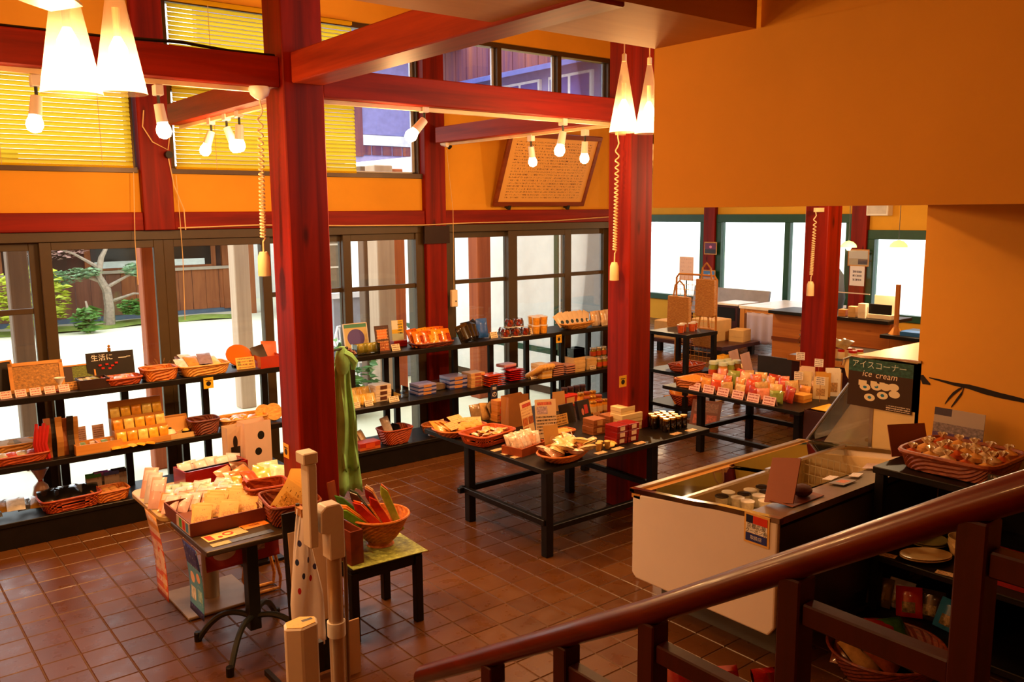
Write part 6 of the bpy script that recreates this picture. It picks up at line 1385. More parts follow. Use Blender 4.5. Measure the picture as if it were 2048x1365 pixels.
# stool basket with wrapped folding fans
cl_ = MB().grid(lambda u, v: ((u - 0.5) * 0.47, (v - 0.5) * 0.45, 0.0 if 0.05 < u < 0.95 and 0.05 < v < 0.95 else -0.012 * 0), 12, 12).build('patterned_cloth', print_mat('green_cloth_print', '#b8c878', '#c88a4a', 0, 'xy', ((0, 1, 0, 1, '#a8b860', 'photo'),)))
md = cl_.modifiers.new('thickness', 'SOLIDIFY'); md.thickness = 0.004; md.offset = 1.0
place(cl_, (2.38, 4.31, 0.4455), -0.06); tag(cl_, 'green and orange patterned cloth spread on the black stool', 'cloth')
fb = basket('footed_basket', 'footed wicker basket of wrapped fans on the stool', (2.44, 4.34, 0.452), 0.0, 0.35, 0.35, 0.15, RATTAN, e=2, flare=0.5, foot=True, n=48)
fc = ['#6aa02c', '#e07a20', '#e89a3c', '#2a7a30', '#c8281c', '#e05a1c', '#2a2420', '#1c4a38', '#c82018', '#6a1418', '#e8a468', '#c8b8a8', '#8aa03a', '#d86a28']
fnm = ['lime', 'orange', 'apricot', 'green', 'red', 'vermilion', 'black spotted', 'dark green', 'crimson', 'maroon', 'peach', 'silver grey', 'olive', 'tan orange']
for k in range(14):
    o = thing('wrapped_fan', '%s wrapped folding fan in the footed basket' % fnm[k], 'fan', (2.42 - 0.03 + 0.012 * k, 4.34 - 0.09 + 0.055 * (k % 4), 0.535), group='wrapped folding fans')
    o.rotation_euler = (R(-10 + 9 * (k % 3)), R(-52 + 2.6 * k), R(-15))
    m_ = film('fan_%d' % k, fc[k])
    MB().prism([(-0.020, 0), (0.020, 0), (0.024, 0.25), (0.0, 0.30), (-0.024, 0.25)], 'y', -0.009, 0.009).build('sleeve', m_, o, 0.004); MB().rod((0, 0, -0.0), (0, 0, 0.02), 0.011, n=8).build('pivot', KRAFT, o)
o = tray('wood_box', 'reddish wooden box standing left of the footed basket', (2.18, 4.28, 0.4455), 0.05, 0.08, 0.26, 0.20, wood('reddish_box', '#5a1e0c', '#8a3a18', 'y', 0.5, knots=False))
sign('leaning_board', 'thin wooden panel leaning behind the footed basket', (2.26, 4.50, 0.4455), R(20), 0.06, 0.38, wood('panel_wood', '#6a2a10', '#9a4a1c', 'z', 0.5, knots=False), 8, t=0.01, strut=False)

# sanitiser post and thermometer stand in front
sp = thing('sanitiser_stand', 'white sanitiser dispenser post with a slim holder', 'stand', (1.475, 3.0, 0))
WPL = plain('warm_white_plastic', '#f0e8de', 0.35, var=0.04)
MB().rod((0, 0, 0.02), (0, 0, 1.05), 0.030, n=16).build('pole', plain('champagne_pole', '#cdb8a0', 0.3, 0.4), sp, smooth=True)
MB().rod((0.0, 0, 0.72), (0.0, 0, 0.78), 0.037, n=16).build('collar', WPL, sp, smooth=True)
MB().lathe([(0.075, 0.0), (0.075, 0.014), (0.02, 0.03)], 24).build('base', WPL, sp)
MB().prism([(-0.065, 1.17), (-0.062, 1.255), (-0.04, 1.275), (0.02, 1.275), (0.035, 1.25), (0.035, 1.05), (-0.03, 1.05), (-0.03, 1.16)], 'y', -0.035, 0.035).build('head', WPL, sp, 0.004)
MB().prism([(-0.11, 1.12), (-0.075, 1.12), (-0.07, 1.44), (-0.072, 1.455), (-0.108, 1.455)], 'y', -0.032, 0.032).build('holder', WPL, sp, 0.004); MB().box(-0.125, -0.065, -0.036, 0.036, 1.455, 1.50).build('holder_cap', WPL, sp, 0.004)
MB().tube([(0.035, -0.01, 1.20), (0.05, 0, 1.0), (0.045, 0.0, 0.6), (0.04, 0, 0.1)], 0.008, 6).build('cable', plain('cable_beige', '#8a6a48', 0.5), sp)
wd = thing('dispenser', 'white hexagonal dispenser with yellow printed top', 'dispenser', (1.315, 2.98, 0))
hexp = [(0.075 * math.cos(R(60 * k + 15)), 0.055 * math.sin(R(60 * k + 15))) for k in range(6)]
MB().prism(hexp, 'z', 0.0, 0.83).build('body', WPL, wd, 0.006); MB().prism([(x * 0.86, y * 0.86) for x, y in hexp], 'z', 0.83, 0.833).build('top_label', print_mat('dispenser_top', '#e8b850', '#7a5a30', 4, 'xy', ((0.55, 0.9, 0.45, 0.65, '#2a1c14'),), 0.4, 0.1), wd)
MB().box(0.045, 0.078, -0.03, 0.0, 0.62, 0.74).build('slot', DARK_MET, wd)
# folded towel and blank boards beyond the post
tw2 = thing('hand_towel', 'white towel with red and navy flowers hanging from a peg', 'towel', (1.678, 3.720, 0.998))
TWM = print_mat('towel_print', '#f6eef0', '#f6eef0', 0, 'xz', [(u, u + 0.10, v, v + 0.045, c, 'round') for u, v, c in ((0.2, 0.42, '#c02020'), (0.62, 0.48, '#c02020'), (0.35, 0.52, '#2a2a50'), (0.55, 0.62, '#4a3a6a'), (0.2, 0.62, '#2a3a6a'), (0.75, 0.56, '#3a3060'), (0.3, 0.75, '#3a3a6a'), (0.15, 0.2, '#c02020'))], rough=0.9)
for dx, dy in ((0, 0), (0.025, 0.03)):
    o = MB().grid(lambda u, v: ((u - 0.5) * (0.02 + 0.14 * min(1, v * 1.6)) + dx * v, dy + 0.012 * math.sin(u * 8 + v * 4), -0.70 * v), 8, 14).build('fold', TWM, tw2, smooth=True); md = o.modifiers.new('thickness', 'SOLIDIFY'); md.thickness = 0.006
MB().box(-0.012, 0.012, -0.01, 0.06, -0.03, 0.01).build('peg', KRAFT, tw2); MB().rod((0, 0.055, -tw2.location.z), (0, 0.055, 0.02), 0.010).build('stand_pole', DARK_MET, tw2); MB().lathe([(0.10, -tw2.location.z), (0.09, -tw2.location.z + 0.012)], 14, c=(0, 0.055)).build('stand_foot', DARK_MET, tw2)
es = thing('sign_easel', 'back of a blank sign board on a dark easel', 'sign', (1.82, 3.93, 0))
MB().box(-0.11, 0.12, -0.012, 0.0, 0.30, 0.80, Matrix.Rotation(R(-4), 4, 'X')).build('board', plain('blank_board', '#c8a888', 0.7, var=0.04), es); MB().box(-0.13, 0.17, 0.004, 0.016, 0.02, 0.90, Matrix.Rotation(R(-4), 4, 'X')).build('back_panel', BLACK, es)
MB().box(0.05, 0.20, -0.09, -0.08, 0.0, 0.30).build('lower_board', plain('blank_board', '#c8a888', 0.7, var=0.04), es)
for x in (-0.2, 0.2): MB().box(x - 0.012, x + 0.012, 0.02, 0.20, 0.0, 0.03).build('foot', BLACK, es)

# ------------------------------------------------------------------ middle table (z 0.66)
ZD = 0.661
b = basket('bread_basket', 'shallow woven basket of round bread rolls', (3.829, 5.481, 0.660), 0.05, 0.44, 0.30, 0.06, RATTAN, flare=0.72, e=3)
BREAD = plain('bread_crust', '#e0a04a', 0.6, var=0.15, scale=10)
for k in range(10): loaf('bread_roll', 'round bread roll in the shallow woven basket, %s from the left' % ORD[k], 'bread', (b.location.x - 0.04 + 0.055 * (k % 4) + 0.02 * (k // 4), b.location.y - 0.07 + 0.07 * (k // 4), ZD + 0.03 + 0.012 * (k % 2)), 0.040, BREAD, 'bread rolls', 0.6)
for k in range(4): pack('bread_pack', 'packed flat bread at the left of the roll basket, %s' % ORD[k], 'bread', (b.location.x - 0.15 + 0.045 * k, b.location.y + 0.01 * k, ZD + 0.03), (R(-62), R(8), 0.3 * k), 0.13, 0.15, 0.03, film('bread_film', '#d89040', 0.6), 'packed flat breads')
for k, (dx, dy, z, rz, nm) in enumerate(((-0.10, -0.05, 0.09, 0.35, 'left'), (0.0, 0.05, 0.11, 0.2, 'middle'), (0.14, 0.02, 0.08, -0.5, 'right'))): o = MB().box(-0.07, 0.07, -0.042, 0.042, 0, 0.002).build('bread_card', print_mat('bread_card_print', '#e0b070', '#5a3014', 4, 'xy', (), 0.45)); place(o, (b.location.x + dx, b.location.y + dy, ZD + z), rz, R(28)); tag(o, 'tan lettered card lying on the bread basket, %s one' % nm, 'card', 'cards on the bread basket')
for k in range(4): pack('dry_pack', 'grey brown dried pack behind the bread basket, %s from the left' % ORD[k], 'pack', (4.176 + 0.085 * k, 5.680 + 0.02, ZD), (R(-20), R(10 * math.sin(k * 2)), 0.3 * k), 0.13, 0.15, 0.05, film('dry_%d' % (k % 2), ('#8a7050', '#b08850')[k % 2]), 'dried packs behind the bread basket')
for k, p in enumerate(((3.777, 5.680, 0.660), (3.951, 5.680, 0.660))): price(p, 'upright tan price card at the far left of the middle table, %s one' % ('left', 'right')[k], 0.2, 0.10, 0.08)
b = basket('open_lattice_basket', 'orange lattice basket of small wrapped sweets', (3.851, 5.147, 0.660), 0.18, 0.40, 0.28, 0.085, plain('orange_plastic_lattice', '#c8581e', 0.45), flare=0.82, lattice=True, n=56, amp=0.001)
for k in range(20): pack('sweet_pack', 'orange white sweet in the lattice basket', 'sweet', (b.location.x - 0.06 + 0.05 * (k % 5), b.location.y - 0.08 + 0.05 * (k // 5), ZD + 0.04 + 0.014 * (k % 3)), (R(-74), 0, k * 0.7), 0.06, 0.06, 0.022, film('lsweet_%d' % (k % 3), ('#e8943c', '#f0c8a0', '#e8b060')[k % 3]), 'sweets in the lattice basket')
bn = thing('navy_banner', 'narrow navy banner with white lettering standing on the table', 'banner', (4.327, 5.680, 0.660))
MB().box(-0.035, 0.035, 0, 0.004, 0.05, 0.30).build('cloth', plain('navy_cloth', '#141838', 0.7), bn); MB().rod((0, 0.004, 0), (0, 0.004, 0.31), 0.004, n=6).build('pole', KRAFT, bn); MB().box(-0.04, 0.04, -0.03, 0.03, 0, 0.05).build('base', KRAFT_L, bn)
for k, ch in enumerate('の'): lettering(ch, 0.055, WINK, bn, (0, -0.003, 0.215), (R(90), 0, 0))
for k, z in enumerate((0.27, 0.16, 0.115)): MB().box(-0.02, 0.02, -0.003, -0.001, z - 0.012, z + 0.012).build('white_mark', print_mat('white_mark_print', '#141838', '#f0e8e0', 3, 'xz', (), 0.6, 0.0, 0.6, 6.0), bn)
stack('ochre_box', 'small ochre printed box beside the navy banner', 'box', (4.326, 5.624, 0.660), 3, 0.09, 0.09, 0.06, plain('ochre_print_box', '#c8803a', 0.5), 'ochre printed boxes', plain('red_label', '#c84a1c', 0.5))
paper_bag('kraft_bag', 'tall brown paper bag standing behind the leaflet', (4.324, 5.400, 0.660), 0.1, 0.23, 0.09, 0.26, KRAFT)
lf = thing('folded_leaflet', 'folded product leaflet with red title standing on the table', 'leaflet', (4.194, 4.972, 0.660))
LM = print_mat('leaflet_left', '#ecc890', '#a83a24', 14, 'xz', ((0.08, 0.5, 0.42, 0.6, '#c86a30', 'photo'), (0.55, 0.95, 0.42, 0.6, '#b05a2a', 'photo'), (0.08, 0.5, 0.12, 0.38, '#c87838', 'photo'), (0.15, 0.85, 0.86, 0.95, '#c8402c', 'photo')), 0.45, 0.06, text_area=(0, 1, 0.6, 0.85)); LM2 = print_mat('leaflet_right', '#e8cca8', '#3a2a28', 12, 'xz', ((0.15, 0.6, 0.62, 0.82, '#c8b0c0', 'photo'), (0.2, 0.8, 0.85, 0.93, '#d8705c', 'photo')), 0.5, 0.08, text_area=(0, 1, 0.1, 0.6))
MB().box(-0.17, 0.0, 0, 0.003, 0, 0.31, Matrix.Rotation(R(22), 4, 'Z') @ Matrix.Rotation(R(-10), 4, 'X')).build('left_page', LM, lf); MB().box(0.0, 0.17, 0, 0.003, 0, 0.30, Matrix.Rotation(R(-24), 4, 'Z') @ Matrix.Rotation(R(-10), 4, 'X')).build('right_page', LM2, lf)
b = tray('sweet_tray', 'brown tray of clear wrapped white sweets', (3.910, 4.768, 0.660), 0.22, 0.31, 0.19, 0.06, wood('tray_wood', '#8a3a14', '#b85a24', 'x', 0.5, knots=False))
for k in range(12): pack('white_sweet', 'clear wrapped white sweet in the brown tray, %s from the left' % ORD[k], 'sweet', (b.location.x - 0.085 + 0.036 * (k % 6), b.location.y + 0.035 - 0.07 * (k // 6) + 0.006 * (k % 6), ZD + 0.02), (R(-28), R(14 * math.sin(k * 2)), 0.3 * math.sin(k)), 0.095, 0.115, 0.04, film('wsweet_%d' % (k % 3), ('#ecd0c0', '#e8b8a0', '#f0e0d8')[k % 3]), 'white sweets in the brown tray')
b = basket('round_flat_basket', 'large oval basket heaped with pale wrapped cakes', (3.990, 4.428, 0.660), 0.25, 0.46, 0.30, 0.065, RATTAN, flare=0.66, e=2.4, n=52)
CAKE = film('pale_cake', '#f0cc8c', 0.8)
for k in range(20): pack('pale_cake', 'pale wrapped cake in the large oval basket', 'cake', (b.location.x - 0.13 + 0.055 * (k % 6) + 0.02 * (k // 6), b.location.y - 0.09 + 0.055 * (k // 5), ZD + 0.055 + 0.018 * (k % 3)), (R(-68), R(8 * math.sin(k)), k * 0.8), 0.11, 0.11, 0.04, CAKE if k % 3 else film('pale_cake_pink', '#ecc0a8', 0.8), 'pale cakes in the oval basket')
sign('white_card', 'tall white card tucked in the large oval basket', (b.location.x + 0.15, b.location.y + 0.02, ZD + 0.04), 0.9, 0.07, 0.13, print_mat('white_card_print', '#ecd8c8', '#8a6a5a', 5), 20, strut=False); sign('olive_card', 'olive tinted card with a round mark behind the oval basket', (b.location.x + 0.05, b.location.y + 0.17, ZD), -0.1, 0.13, 0.20, print_mat('olive_card_print', '#c89a58', '#a87a40', 0, 'xz', ((0.35, 0.75, 0.3, 0.6, '#d8a870', 'round'),)), 12)
o = sign('wide_card', 'wide yellow lettered card behind the cookie basket', (4.605, 5.161, 0.660), 0.1, 0.21, 0.09, print_mat('wide_card_print', '#e8b868', '#6a3a1a', 4), 12)
b = basket('cookie_tray', 'small basket of golden cookies behind the oval basket', (4.407, 4.909, 0.660), 0.1, 0.20, 0.12, 0.04, RATTAN)
for k in range(6): loaf('cookie', 'golden cookie in the small basket, %s from the left' % ORD[k], 'cookie', (b.location.x - 0.06 + 0.05 * (k % 3), b.location.y - 0.025 + 0.05 * (k // 3), ZD + 0.03), 0.034, plain('golden_cookie', '#e0a040', 0.6, var=0.2), 'golden cookies', 0.3)
DCH = print_mat('dark_choc_print', '#1a0e0c', '#a08a70', 5, 'xz', ((0.25, 0.45, 0.25, 0.6, '#c86a50', 'round'), (0.5, 0.8, 0.3, 0.75, '#b82a20')), 0.25); DCH2 = print_mat('dark_choc_print_two', '#16100e', '#8a7a60', 7, 'xz', (), 0.3)
for k, p in enumerate(((4.736, 5.183, 0.660), (4.933, 5.198, 0.660))): sign('dark_box_card', 'black gift box leaning with %s' % ('grey lettering', 'a red emblem')[k], p, 0.1, 0.15, 0.16, (DCH2, DCH)[k], 14, t=0.03, cat='box')
KNT = plain('kraft_sheet', '#b08048', 0.7); o = sign('kraft_card', 'plain brown card standing among the jars', (4.964, 5.563, 0.660), -0.1, 0.13, 0.17, KNT, 8)
o = carton('red_carton', 'red carton behind the plain brown card', 'box', (5.137, 5.680, 0.660), 0.1, 0.24, 0.12, 0.10, plain('bright_red_carton', '#a8200f', 0.4), None, plain('tan_label', '#d8a060', 0.5))
DARKJ = plain('dark_jam', '#1a0a08', 0.08, var=0.3, coat=1.0); HONEY = plain('honey_jar', '#d88a24', 0.1, var=0.2, coat=1.0); GLID = plain('gold_lid', '#d8a848', 0.25, 0.9); HLID = plain('rust_lid', '#a04a20', 0.3, 0.5); PALEB = print_mat('jar_label', '#e8c080', '#6a3a14', 4, 'xz', (), 0.4)
for k in range(5): jar('jam_jar', 'dark jam jar behind the black gift boxes, %s from the left' % ORD[k], 'jar', (5.165 + 0.075 * k - 0.03, 5.652 + 0.03 * (k % 2), ZD), 0.034, 0.095, DARKJ, plain('silver_lid', '#c8beb0', 0.25, 0.9), 'dark jam jars')
for k in range(4): jar('jam_jar', 'dark jam jar stacked behind the black gift boxes, %s from the left' % ORD[k], 'jar', (5.165 + 0.075 * k + 0.01, 5.652 + 0.09, ZD + 0.0), 0.034, 0.15, DARKJ, plain('plum_lid', '#2a1020', 0.3), 'dark jam jars')
for k in range(9): jar('honey_jar', 'honey jar by the middle pillar, %s row, %s from the left' % (('front', 'middle', 'rear')[k // 3], ORD[k % 3]), 'jar', (5.105 + 0.072 * (k % 3), 5.292 + 0.078 * (k // 3), ZD), 0.033, 0.11 + 0.025 * (k // 3), HONEY, (GLID, HLID)[k % 2], 'honey jars by the pillar', PALEB)
for k, p in enumerate(((4.913, 5.032, 0.660), (5.181, 5.130, 0.660))): sign('tan_card', 'small tan card with a round mark before the honey jars, %s' % ('left', 'right')[k], p, 0.15, 0.085, 0.09, print_mat('tan_round_print', '#d8a468', '#6a3a1a', 0, 'xz', ((0.3, 0.7, 0.25, 0.75, '#8a4a24', 'round'),)), 10)
BRW = plain('brown_gift_box', '#9a5a2a', 0.5); stack('brown_box', 'brown gift box in the left stack before the honey', 'box', (4.659, 4.817, 0.660), 2, 0.13, 0.13, 0.06, BRW, 'brown gift boxes', plain('tan_emblem', '#d09a60', 0.5)); stack('brown_box', 'brown gift box in the right stack before the honey', 'box', (4.846, 4.826, 0.660), 2, 0.13, 0.13, 0.06, BRW, 'brown gift boxes', plain('tan_emblem', '#d09a60', 0.5))
RB_ = plain('crimson_box', '#8a0c10', 0.35)
for c in range(2): stack('crimson_box', 'crimson box with white ribbon, %s stack' % ('left', 'right')[c], 'box', (4.578 + 0.125 * c, 4.493 + 0.0, ZD), 3, 0.115, 0.13, 0.047, RB_, 'crimson boxes', plain('white_ribbon', '#f0d8c0', 0.5))
PAT = print_mat('patterned_box', '#ecd49c', '#4a2a18', 4, 'xz', (), 0.28, 0.02, 0.5, 7.0)
stack('patterned_box', 'cream patterned box in the stack before the pillar', 'box', (4.898 + 0.03, 4.697 + 0.03, ZD), 2, 0.23, 0.14, 0.07, PAT, 'cream patterned boxes'); carton('patterned_box', 'small cream patterned box crowning the patterned stack', 'box', (4.898 - 0.0, 4.697 + 0.04, ZD + 0.142), 0.0, 0.16, 0.12, 0.055, PAT, 'cream patterned boxes')
for k in range(3): cup('bamboo_cup', 'small bamboo cup beside the bun, %s from the left' % ORD[k], 'cup', (4.322 + 0.045 * k, 4.420 + 0.03 * (k % 2), ZD), 0.024, 0.06, plain('bamboo', '#b88a3a', 0.5), plain('bamboo_rim', '#e0b860', 0.5), 'small bamboo cups')
for k in range(2): loaf('bun', 'pale oval bun beside the crimson boxes, %s' % ('left', 'right')[k], 'bun', (4.448 + 0.06 * k, 4.438 + 0.03 * k, ZD), 0.042, plain('pale_bun', '#ecc868', 0.6), 'pale buns', 0.35, 0.3, 1.3)
jx, jy = 5.219, 4.508
n_ = 0
for r in range(4):
    for k in range(4 if r % 2 == 0 else 3):
        jar('dark_jar', 'dark jar with gold lid right of the pillar, %s row, %s from the left' % (('front', 'second', 'third', 'rear')[r], ORD[k]), 'jar', (jx - 0.10 + 0.07 * k + 0.035 * (r % 2), jy - 0.035 + 0.064 * r, ZD), 0.031, 0.105, DARKJ, GLID, 'dark jars with gold lids')
for p, nm in (((3.770, 4.915, 0.660), 'before the lattice basket'), ((3.770, 4.795, 0.660), 'left of the brown tray'), ((3.770, 4.683, 0.660), 'under the brown tray corner'), ((4.294, 4.370, 0.660), 'right of the oval basket'), ((4.469, 4.370, 0.660), 'before the bamboo cups'), ((4.707, 4.370, 0.660), 'before the crimson boxes'), ((5.128, 4.378, 0.660), 'left of the dark jars'), ((5.304, 4.373, 0.660), 'right of the dark jars')):
    price(p, 'flat tan price card on the middle table %s' % nm, 0.05, 0.10, 0.05, None, True)

# ------------------------------------------------------------------ far black table
b = basket('empty_tray_basket', 'low orange basket of flat crackers at the far table corner', (6.740, 5.488, 0.660), 0.0, 0.42, 0.30, 0.08, RATTAN, flare=0.92)
for k in range(6): pack('flat_cracker', 'flat orange cracker pack in the far low basket, %s from the left' % ORD[k], 'pack', (b.location.x - 0.13 + 0.052 * k, b.location.y - 0.05, ZD + 0.05), (R(-80), 0, 0.05 * k), 0.05, 0.20, 0.02, film('flatcracker', '#e8903a', 0.5), 'flat cracker packs')
YEL = plain('yellow_paper', '#e8b02c', 0.6)
paper_bag('yellow_bag', 'yellow paper bag with a punched handle on the far table', (7.288, 5.600, 0.660), 0.2, 0.14, 0.08, 0.24, YEL)
carton('yellow_cloth_box', 'wide box wrapped in yellow cloth on the far table', 'box', (7.460, 5.600, 0.660), 0.1, 0.36, 0.22, 0.10, plain('pale_yellow_cloth', '#ecc860', 0.8), None, None, plain('cream_cloth', '#f0dc98', 0.8))
GB = plain('grey_rose_board', '#c09890', 0.6)
sign('grey_board', 'large blank grey board on the far table, left one', (7.311, 5.266, 0.660), 0.25, 0.22, 0.30, GB, 14, t=0.01); sign('grey_board', 'large blank grey board on the far table, right one', (7.460, 5.529, 0.660), 0.25, 0.22, 0.28, GB, 14, t=0.01)
pc = ['#e8a050', '#d85030', '#c8a068', '#e8c080', '#b83a28', '#e89070', '#8a9a48', '#e8b890', '#d87040']
n = 0
for r in range(5):
    for k in range(7):
        pack('pickle_bag', '%s pickle bag on the far table, %s row, %s from the left' % (('amber', 'scarlet', 'tan', 'cream', 'brick', 'salmon', 'olive', 'peach', 'rust')[n % 9], ORD[r], ORD[k]), 'bag', (6.62 + 0.13 * r, 5.30 - 0.135 * k - 0.03 * (r % 2), ZD), (R(-10), R(8 * math.sin(n * 2.1)), R(-80) + 0.4 * math.sin(n * 1.3)), 0.115, 0.12 + 0.03 * (r % 3) , 0.05, film('pickle_%d' % (n % 9), pc[n % 9]), 'pickle bags on the far table'); n += 1
for k in range(6): jar('pickle_bottle', 'clear pickle bottle behind the pickle bags, %s from the left' % ORD[k], 'bottle', (7.05 + 0.11 * (k % 3), 5.42 + 0.12 * (k // 3), ZD), 0.05, 0.21, plain('pickle_brine_%d' % (k % 2), ('#c88a3a', '#8a9a3c')[k % 2], 0.1, coat=1.0), plain('pale_green_lid', '#c8d8c0', 0.3), 'pickle bottles', plain('red_label', '#c84a1c', 0.5))
lbx = carton('long_box', 'long orange printed box at the front of the far table', 'box', (6.901, 4.577, 0.660), R(-90) + 0.0, 0.46, 0.14, 0.07, plain('orange_long_box', '#e09438', 0.5), None, None, plain('orange_long_lid', '#e8a848', 0.5))
bb2 = tray('brown_crate', 'dark red crate with a yellow card at the end of the far table', (6.75, 4.05, 0.40), 0.0, 0.40, 0.22, 0.28, plain('dark_red_crate', '#3a1410', 0.5)); MB().box(-0.14, 0.14, -0.08, 0.08, 0.281, 0.286).build('yellow_card', YEL, bb2)
cs = thing('crate_stand', 'low dark stand under the dark red crate', 'stand', (6.75, 4.05, 0)); MB().box(-0.2, 0.2, -0.11, 0.11, 0.37, 0.399).build('top', BLACK, cs); [MB().box(x - 0.02, x + 0.02, y - 0.02, y + 0.02, 0, 0.37).build('leg', BLACK, cs) for x in (-0.17, 0.17) for y in (-0.08, 0.08)]
for k in range(7): paper_bag('rice_bag', '%s standing rice bag at the right of the far table' % ('cream', 'gold', 'white', 'kraft', 'striped', 'pale', 'printed')[k], (7.12 + 0.10 * (k % 4), 4.36 + 0.17 * (k // 4) + 0.04 * (k % 2), ZD), R(-60) + 0.2 * math.sin(k), 0.13, 0.06, 0.20 + 0.03 * (k % 3), print_mat('rice_bag_%d' % k, ('#e8cc98', '#d8a048', '#f0e4d0', '#b88850', '#e8d0a0', '#e8c8b0', '#e0b070')[k], '#7a4a28', 4, 'xz', ((0.2, 0.8, 0.15, 0.5, '#c89a60', 'photo'),), 0.35), 'standing rice bags')
for k in range(6): price((6.54, 5.36 - 0.17 * k, ZD), 'pink price card along the front of the far table, %s from the left' % ORD[k], R(-90), 0.13, 0.075, CARD_PINK)
for k, (x, y, z) in enumerate(((7.30, 4.70, 0.30), (7.05, 4.55, 0.16), (6.98, 4.28, 0.16), (7.30, 4.50, 0.26))):
    o = thing('stick_card', 'white card on a stick among the rice bags, %s one' % ORD[k], 'card', (x, y, ZD), R(-70)); MB().rod((0, 0, 0), (0, 0, z), 0.003, n=5).build('stick', KRAFT, o); MB().box(-0.04, 0.04, -0.003, 0, z, z + 0.075).build('card', print_mat('stick_print', '#f4ece4', '#5a4a44', 4, 'xz', (), 0.5), o); o['group'] = 'white stick cards'

# ------------------------------------------------------------------ goods in and on the freezer
ICE = film('ice_white', '#f0e4d0', 0.4); 
for k, (x, y) in enumerate(((4.16, 3.18), (4.21, 3.10), (4.25, 3.20), (4.30, 3.12), (4.34, 3.04), (4.39, 3.14), (4.44, 3.06), (4.20, 3.02), (4.29, 2.96), (4.50, 3.13), (4.40, 2.95))):
    cup('ice_cup', '%s in the freezer, %s from the near end' % (('white ice cup', 'dark lidded ice cup')[k % 3 == 0], ORD[k]), 'ice cream', (x, y, 0.602), 0.042, 0.075, ICE, plain('dark_ice_lid', '#2a1c18', 0.3) if k % 3 == 0 else WHITE, 'ice cups in the freezer')
pcr = carton('freezer_carton', 'pale carton under the ice cups in the freezer', 'box', (4.32, 3.08, 0.422), 0.0, 0.56, 0.36, 0.178, plain('pale_frost_carton', '#d8c8a8', 0.6))
for k in range(8): pack('ice_pack', 'white ice pack in the middle of the freezer, %s from the near end' % ORD[k], 'ice cream', (4.76 + 0.11 * (k % 4), 2.92 + 0.16 * (k // 4), 0.48), (R(-70), 0, 0.6 * k), 0.14, 0.16, 0.05, film('icepack_%d' % (k % 2), ('#e8dcc8', '#c8a878')[k % 2], 0.5), 'ice packs in the freezer')
BRC = plain('brown_card_sheet', '#8a4a24', 0.7, var=0.06)
fc_ = thing('folded_brown_sign', 'folded brown card sign standing on the freezer ledge', 'sign', (4.08, 2.60, 0.83), R(0))
MB().box(-0.17, 0.13, -0.075, 0.075, 0.0, 0.006).build('base', BRC, fc_, 0.002); MB().box(-0.004, 0.004, -0.085, 0.085, 0.0, 0.26, Matrix.Translation((-0.16, 0.02, 0.0)) @ Matrix.Rotation(R(34), 4, 'Y') @ Matrix.Rotation(R(-12), 4, 'X')).build('upright', BRC, fc_)
bl = loaf('brown_pouch', 'round brown pouch resting on the brown card sign', 'pouch', (4.10, 2.595, 0.837), 0.055, plain('brown_suede', '#5a2a18', 0.8), None, 0.6, 0.3, 1.15)
for k, (x, y, w, h, m_, nm) in enumerate(((4.52, 2.60, 0.14, 0.10, print_mat('snack_leaflet', '#8a8078', '#3a2a28', 0, 'xy', ((0.3, 0.8, 0.2, 0.8, '#d8743a', 'photo'),)), 'photo leaflet of a dish'), (4.56, 2.70, 0.10, 0.06, print_mat('white_leaflet', '#e8dcd0', '#5a4a4a', 3, 'xy', (), 0.4), 'white leaflet'), (4.70, 2.62, 0.09, 0.06, print_mat('white_leaflet', '#e8dcd0', '#5a4a4a', 3, 'xy', (), 0.4), 'small white label'), (4.95, 2.66, 0.12, 0.08, print_mat('pink_leaflet', '#d8c0b8', '#8a3a4a', 4, 'xy', (), 0.4), 'pale pink label'))):
    o = MB().box(-w / 2, w / 2, -h / 2, h / 2, 0, 0.003).build('leaflet', m_); place(o, (x, y, 0.828 + 0.001 * k - (y - 2.60) * 0.10), 0.1 * k, R(-6.5)); tag(o, '%s lying on the steel freezer ledge' % nm, 'leaflet', 'leaflets on the freezer ledge')

# ------------------------------------------------------------------ black stand goods
ZS = 0.951
cb = basket('cake_basket', 'large rectangular wicker basket of wrapped cakes by the scorched wall', (4.88, 2.10, ZS), R(-90), 0.52, 0.48, 0.10, weave_mat('honey_wicker', '#7a3410', '#b8602a'), flare=0.9, n=64)
MB().tube([(x * 1.0, y * 1.0, 0.10) for x, y in ring(0.53, 0.49, 6, 48)], 0.014, 6, closed=True).build('band', weave_mat('honey_wicker', '#7a3410', '#b8602a'), cb)
WR1 = film('wrapped_red', '#c8501c'); WR2 = film('wrapped_gold', '#e0a050'); WR3 = film('wrapped_pale', '#e8c898'); TWM_ = film('clear_twist_film', '#f0d8b0')
n = 0
for i in range(5):
    for j in range(4):
        wrapped('wrapped_cake', '%s wrapped cake in the wicker basket, %s row from left, %s from front' % (('red', 'gold', 'pale')[n % 3], ORD[i], ORD[j]), 'cake', (4.88 - 0.16 + 0.105 * j + 0.01 * math.sin(n * 2), 2.10 + 0.19 - 0.095 * i + 0.01 * math.cos(n * 3), ZS + 0.045 + 0.012 * (n % 2)), 0.050, (WR1, WR2, WR3)[n % 3], 'wrapped cakes in the wicker basket', n * 0.7, TWM_); n += 1
sign('lavender_photo', 'photo card of a lavender field behind the cake basket', (5.30, 2.32, ZS), R(-90), 0.30, 0.23, print_mat('lavender_print', '#7a6a80', '#7a6a80', 0, 'xz', ((0, 1, 0.6, 1, '#b0a090'), (0, 0.35, 0.8, 1, '#3a3040'), (0, 1, 0.0, 0.35, '#5a3a70', 'photo'), (0, 1, 0.35, 0.6, '#8a7a78', 'photo'))), 6, cat='photo')
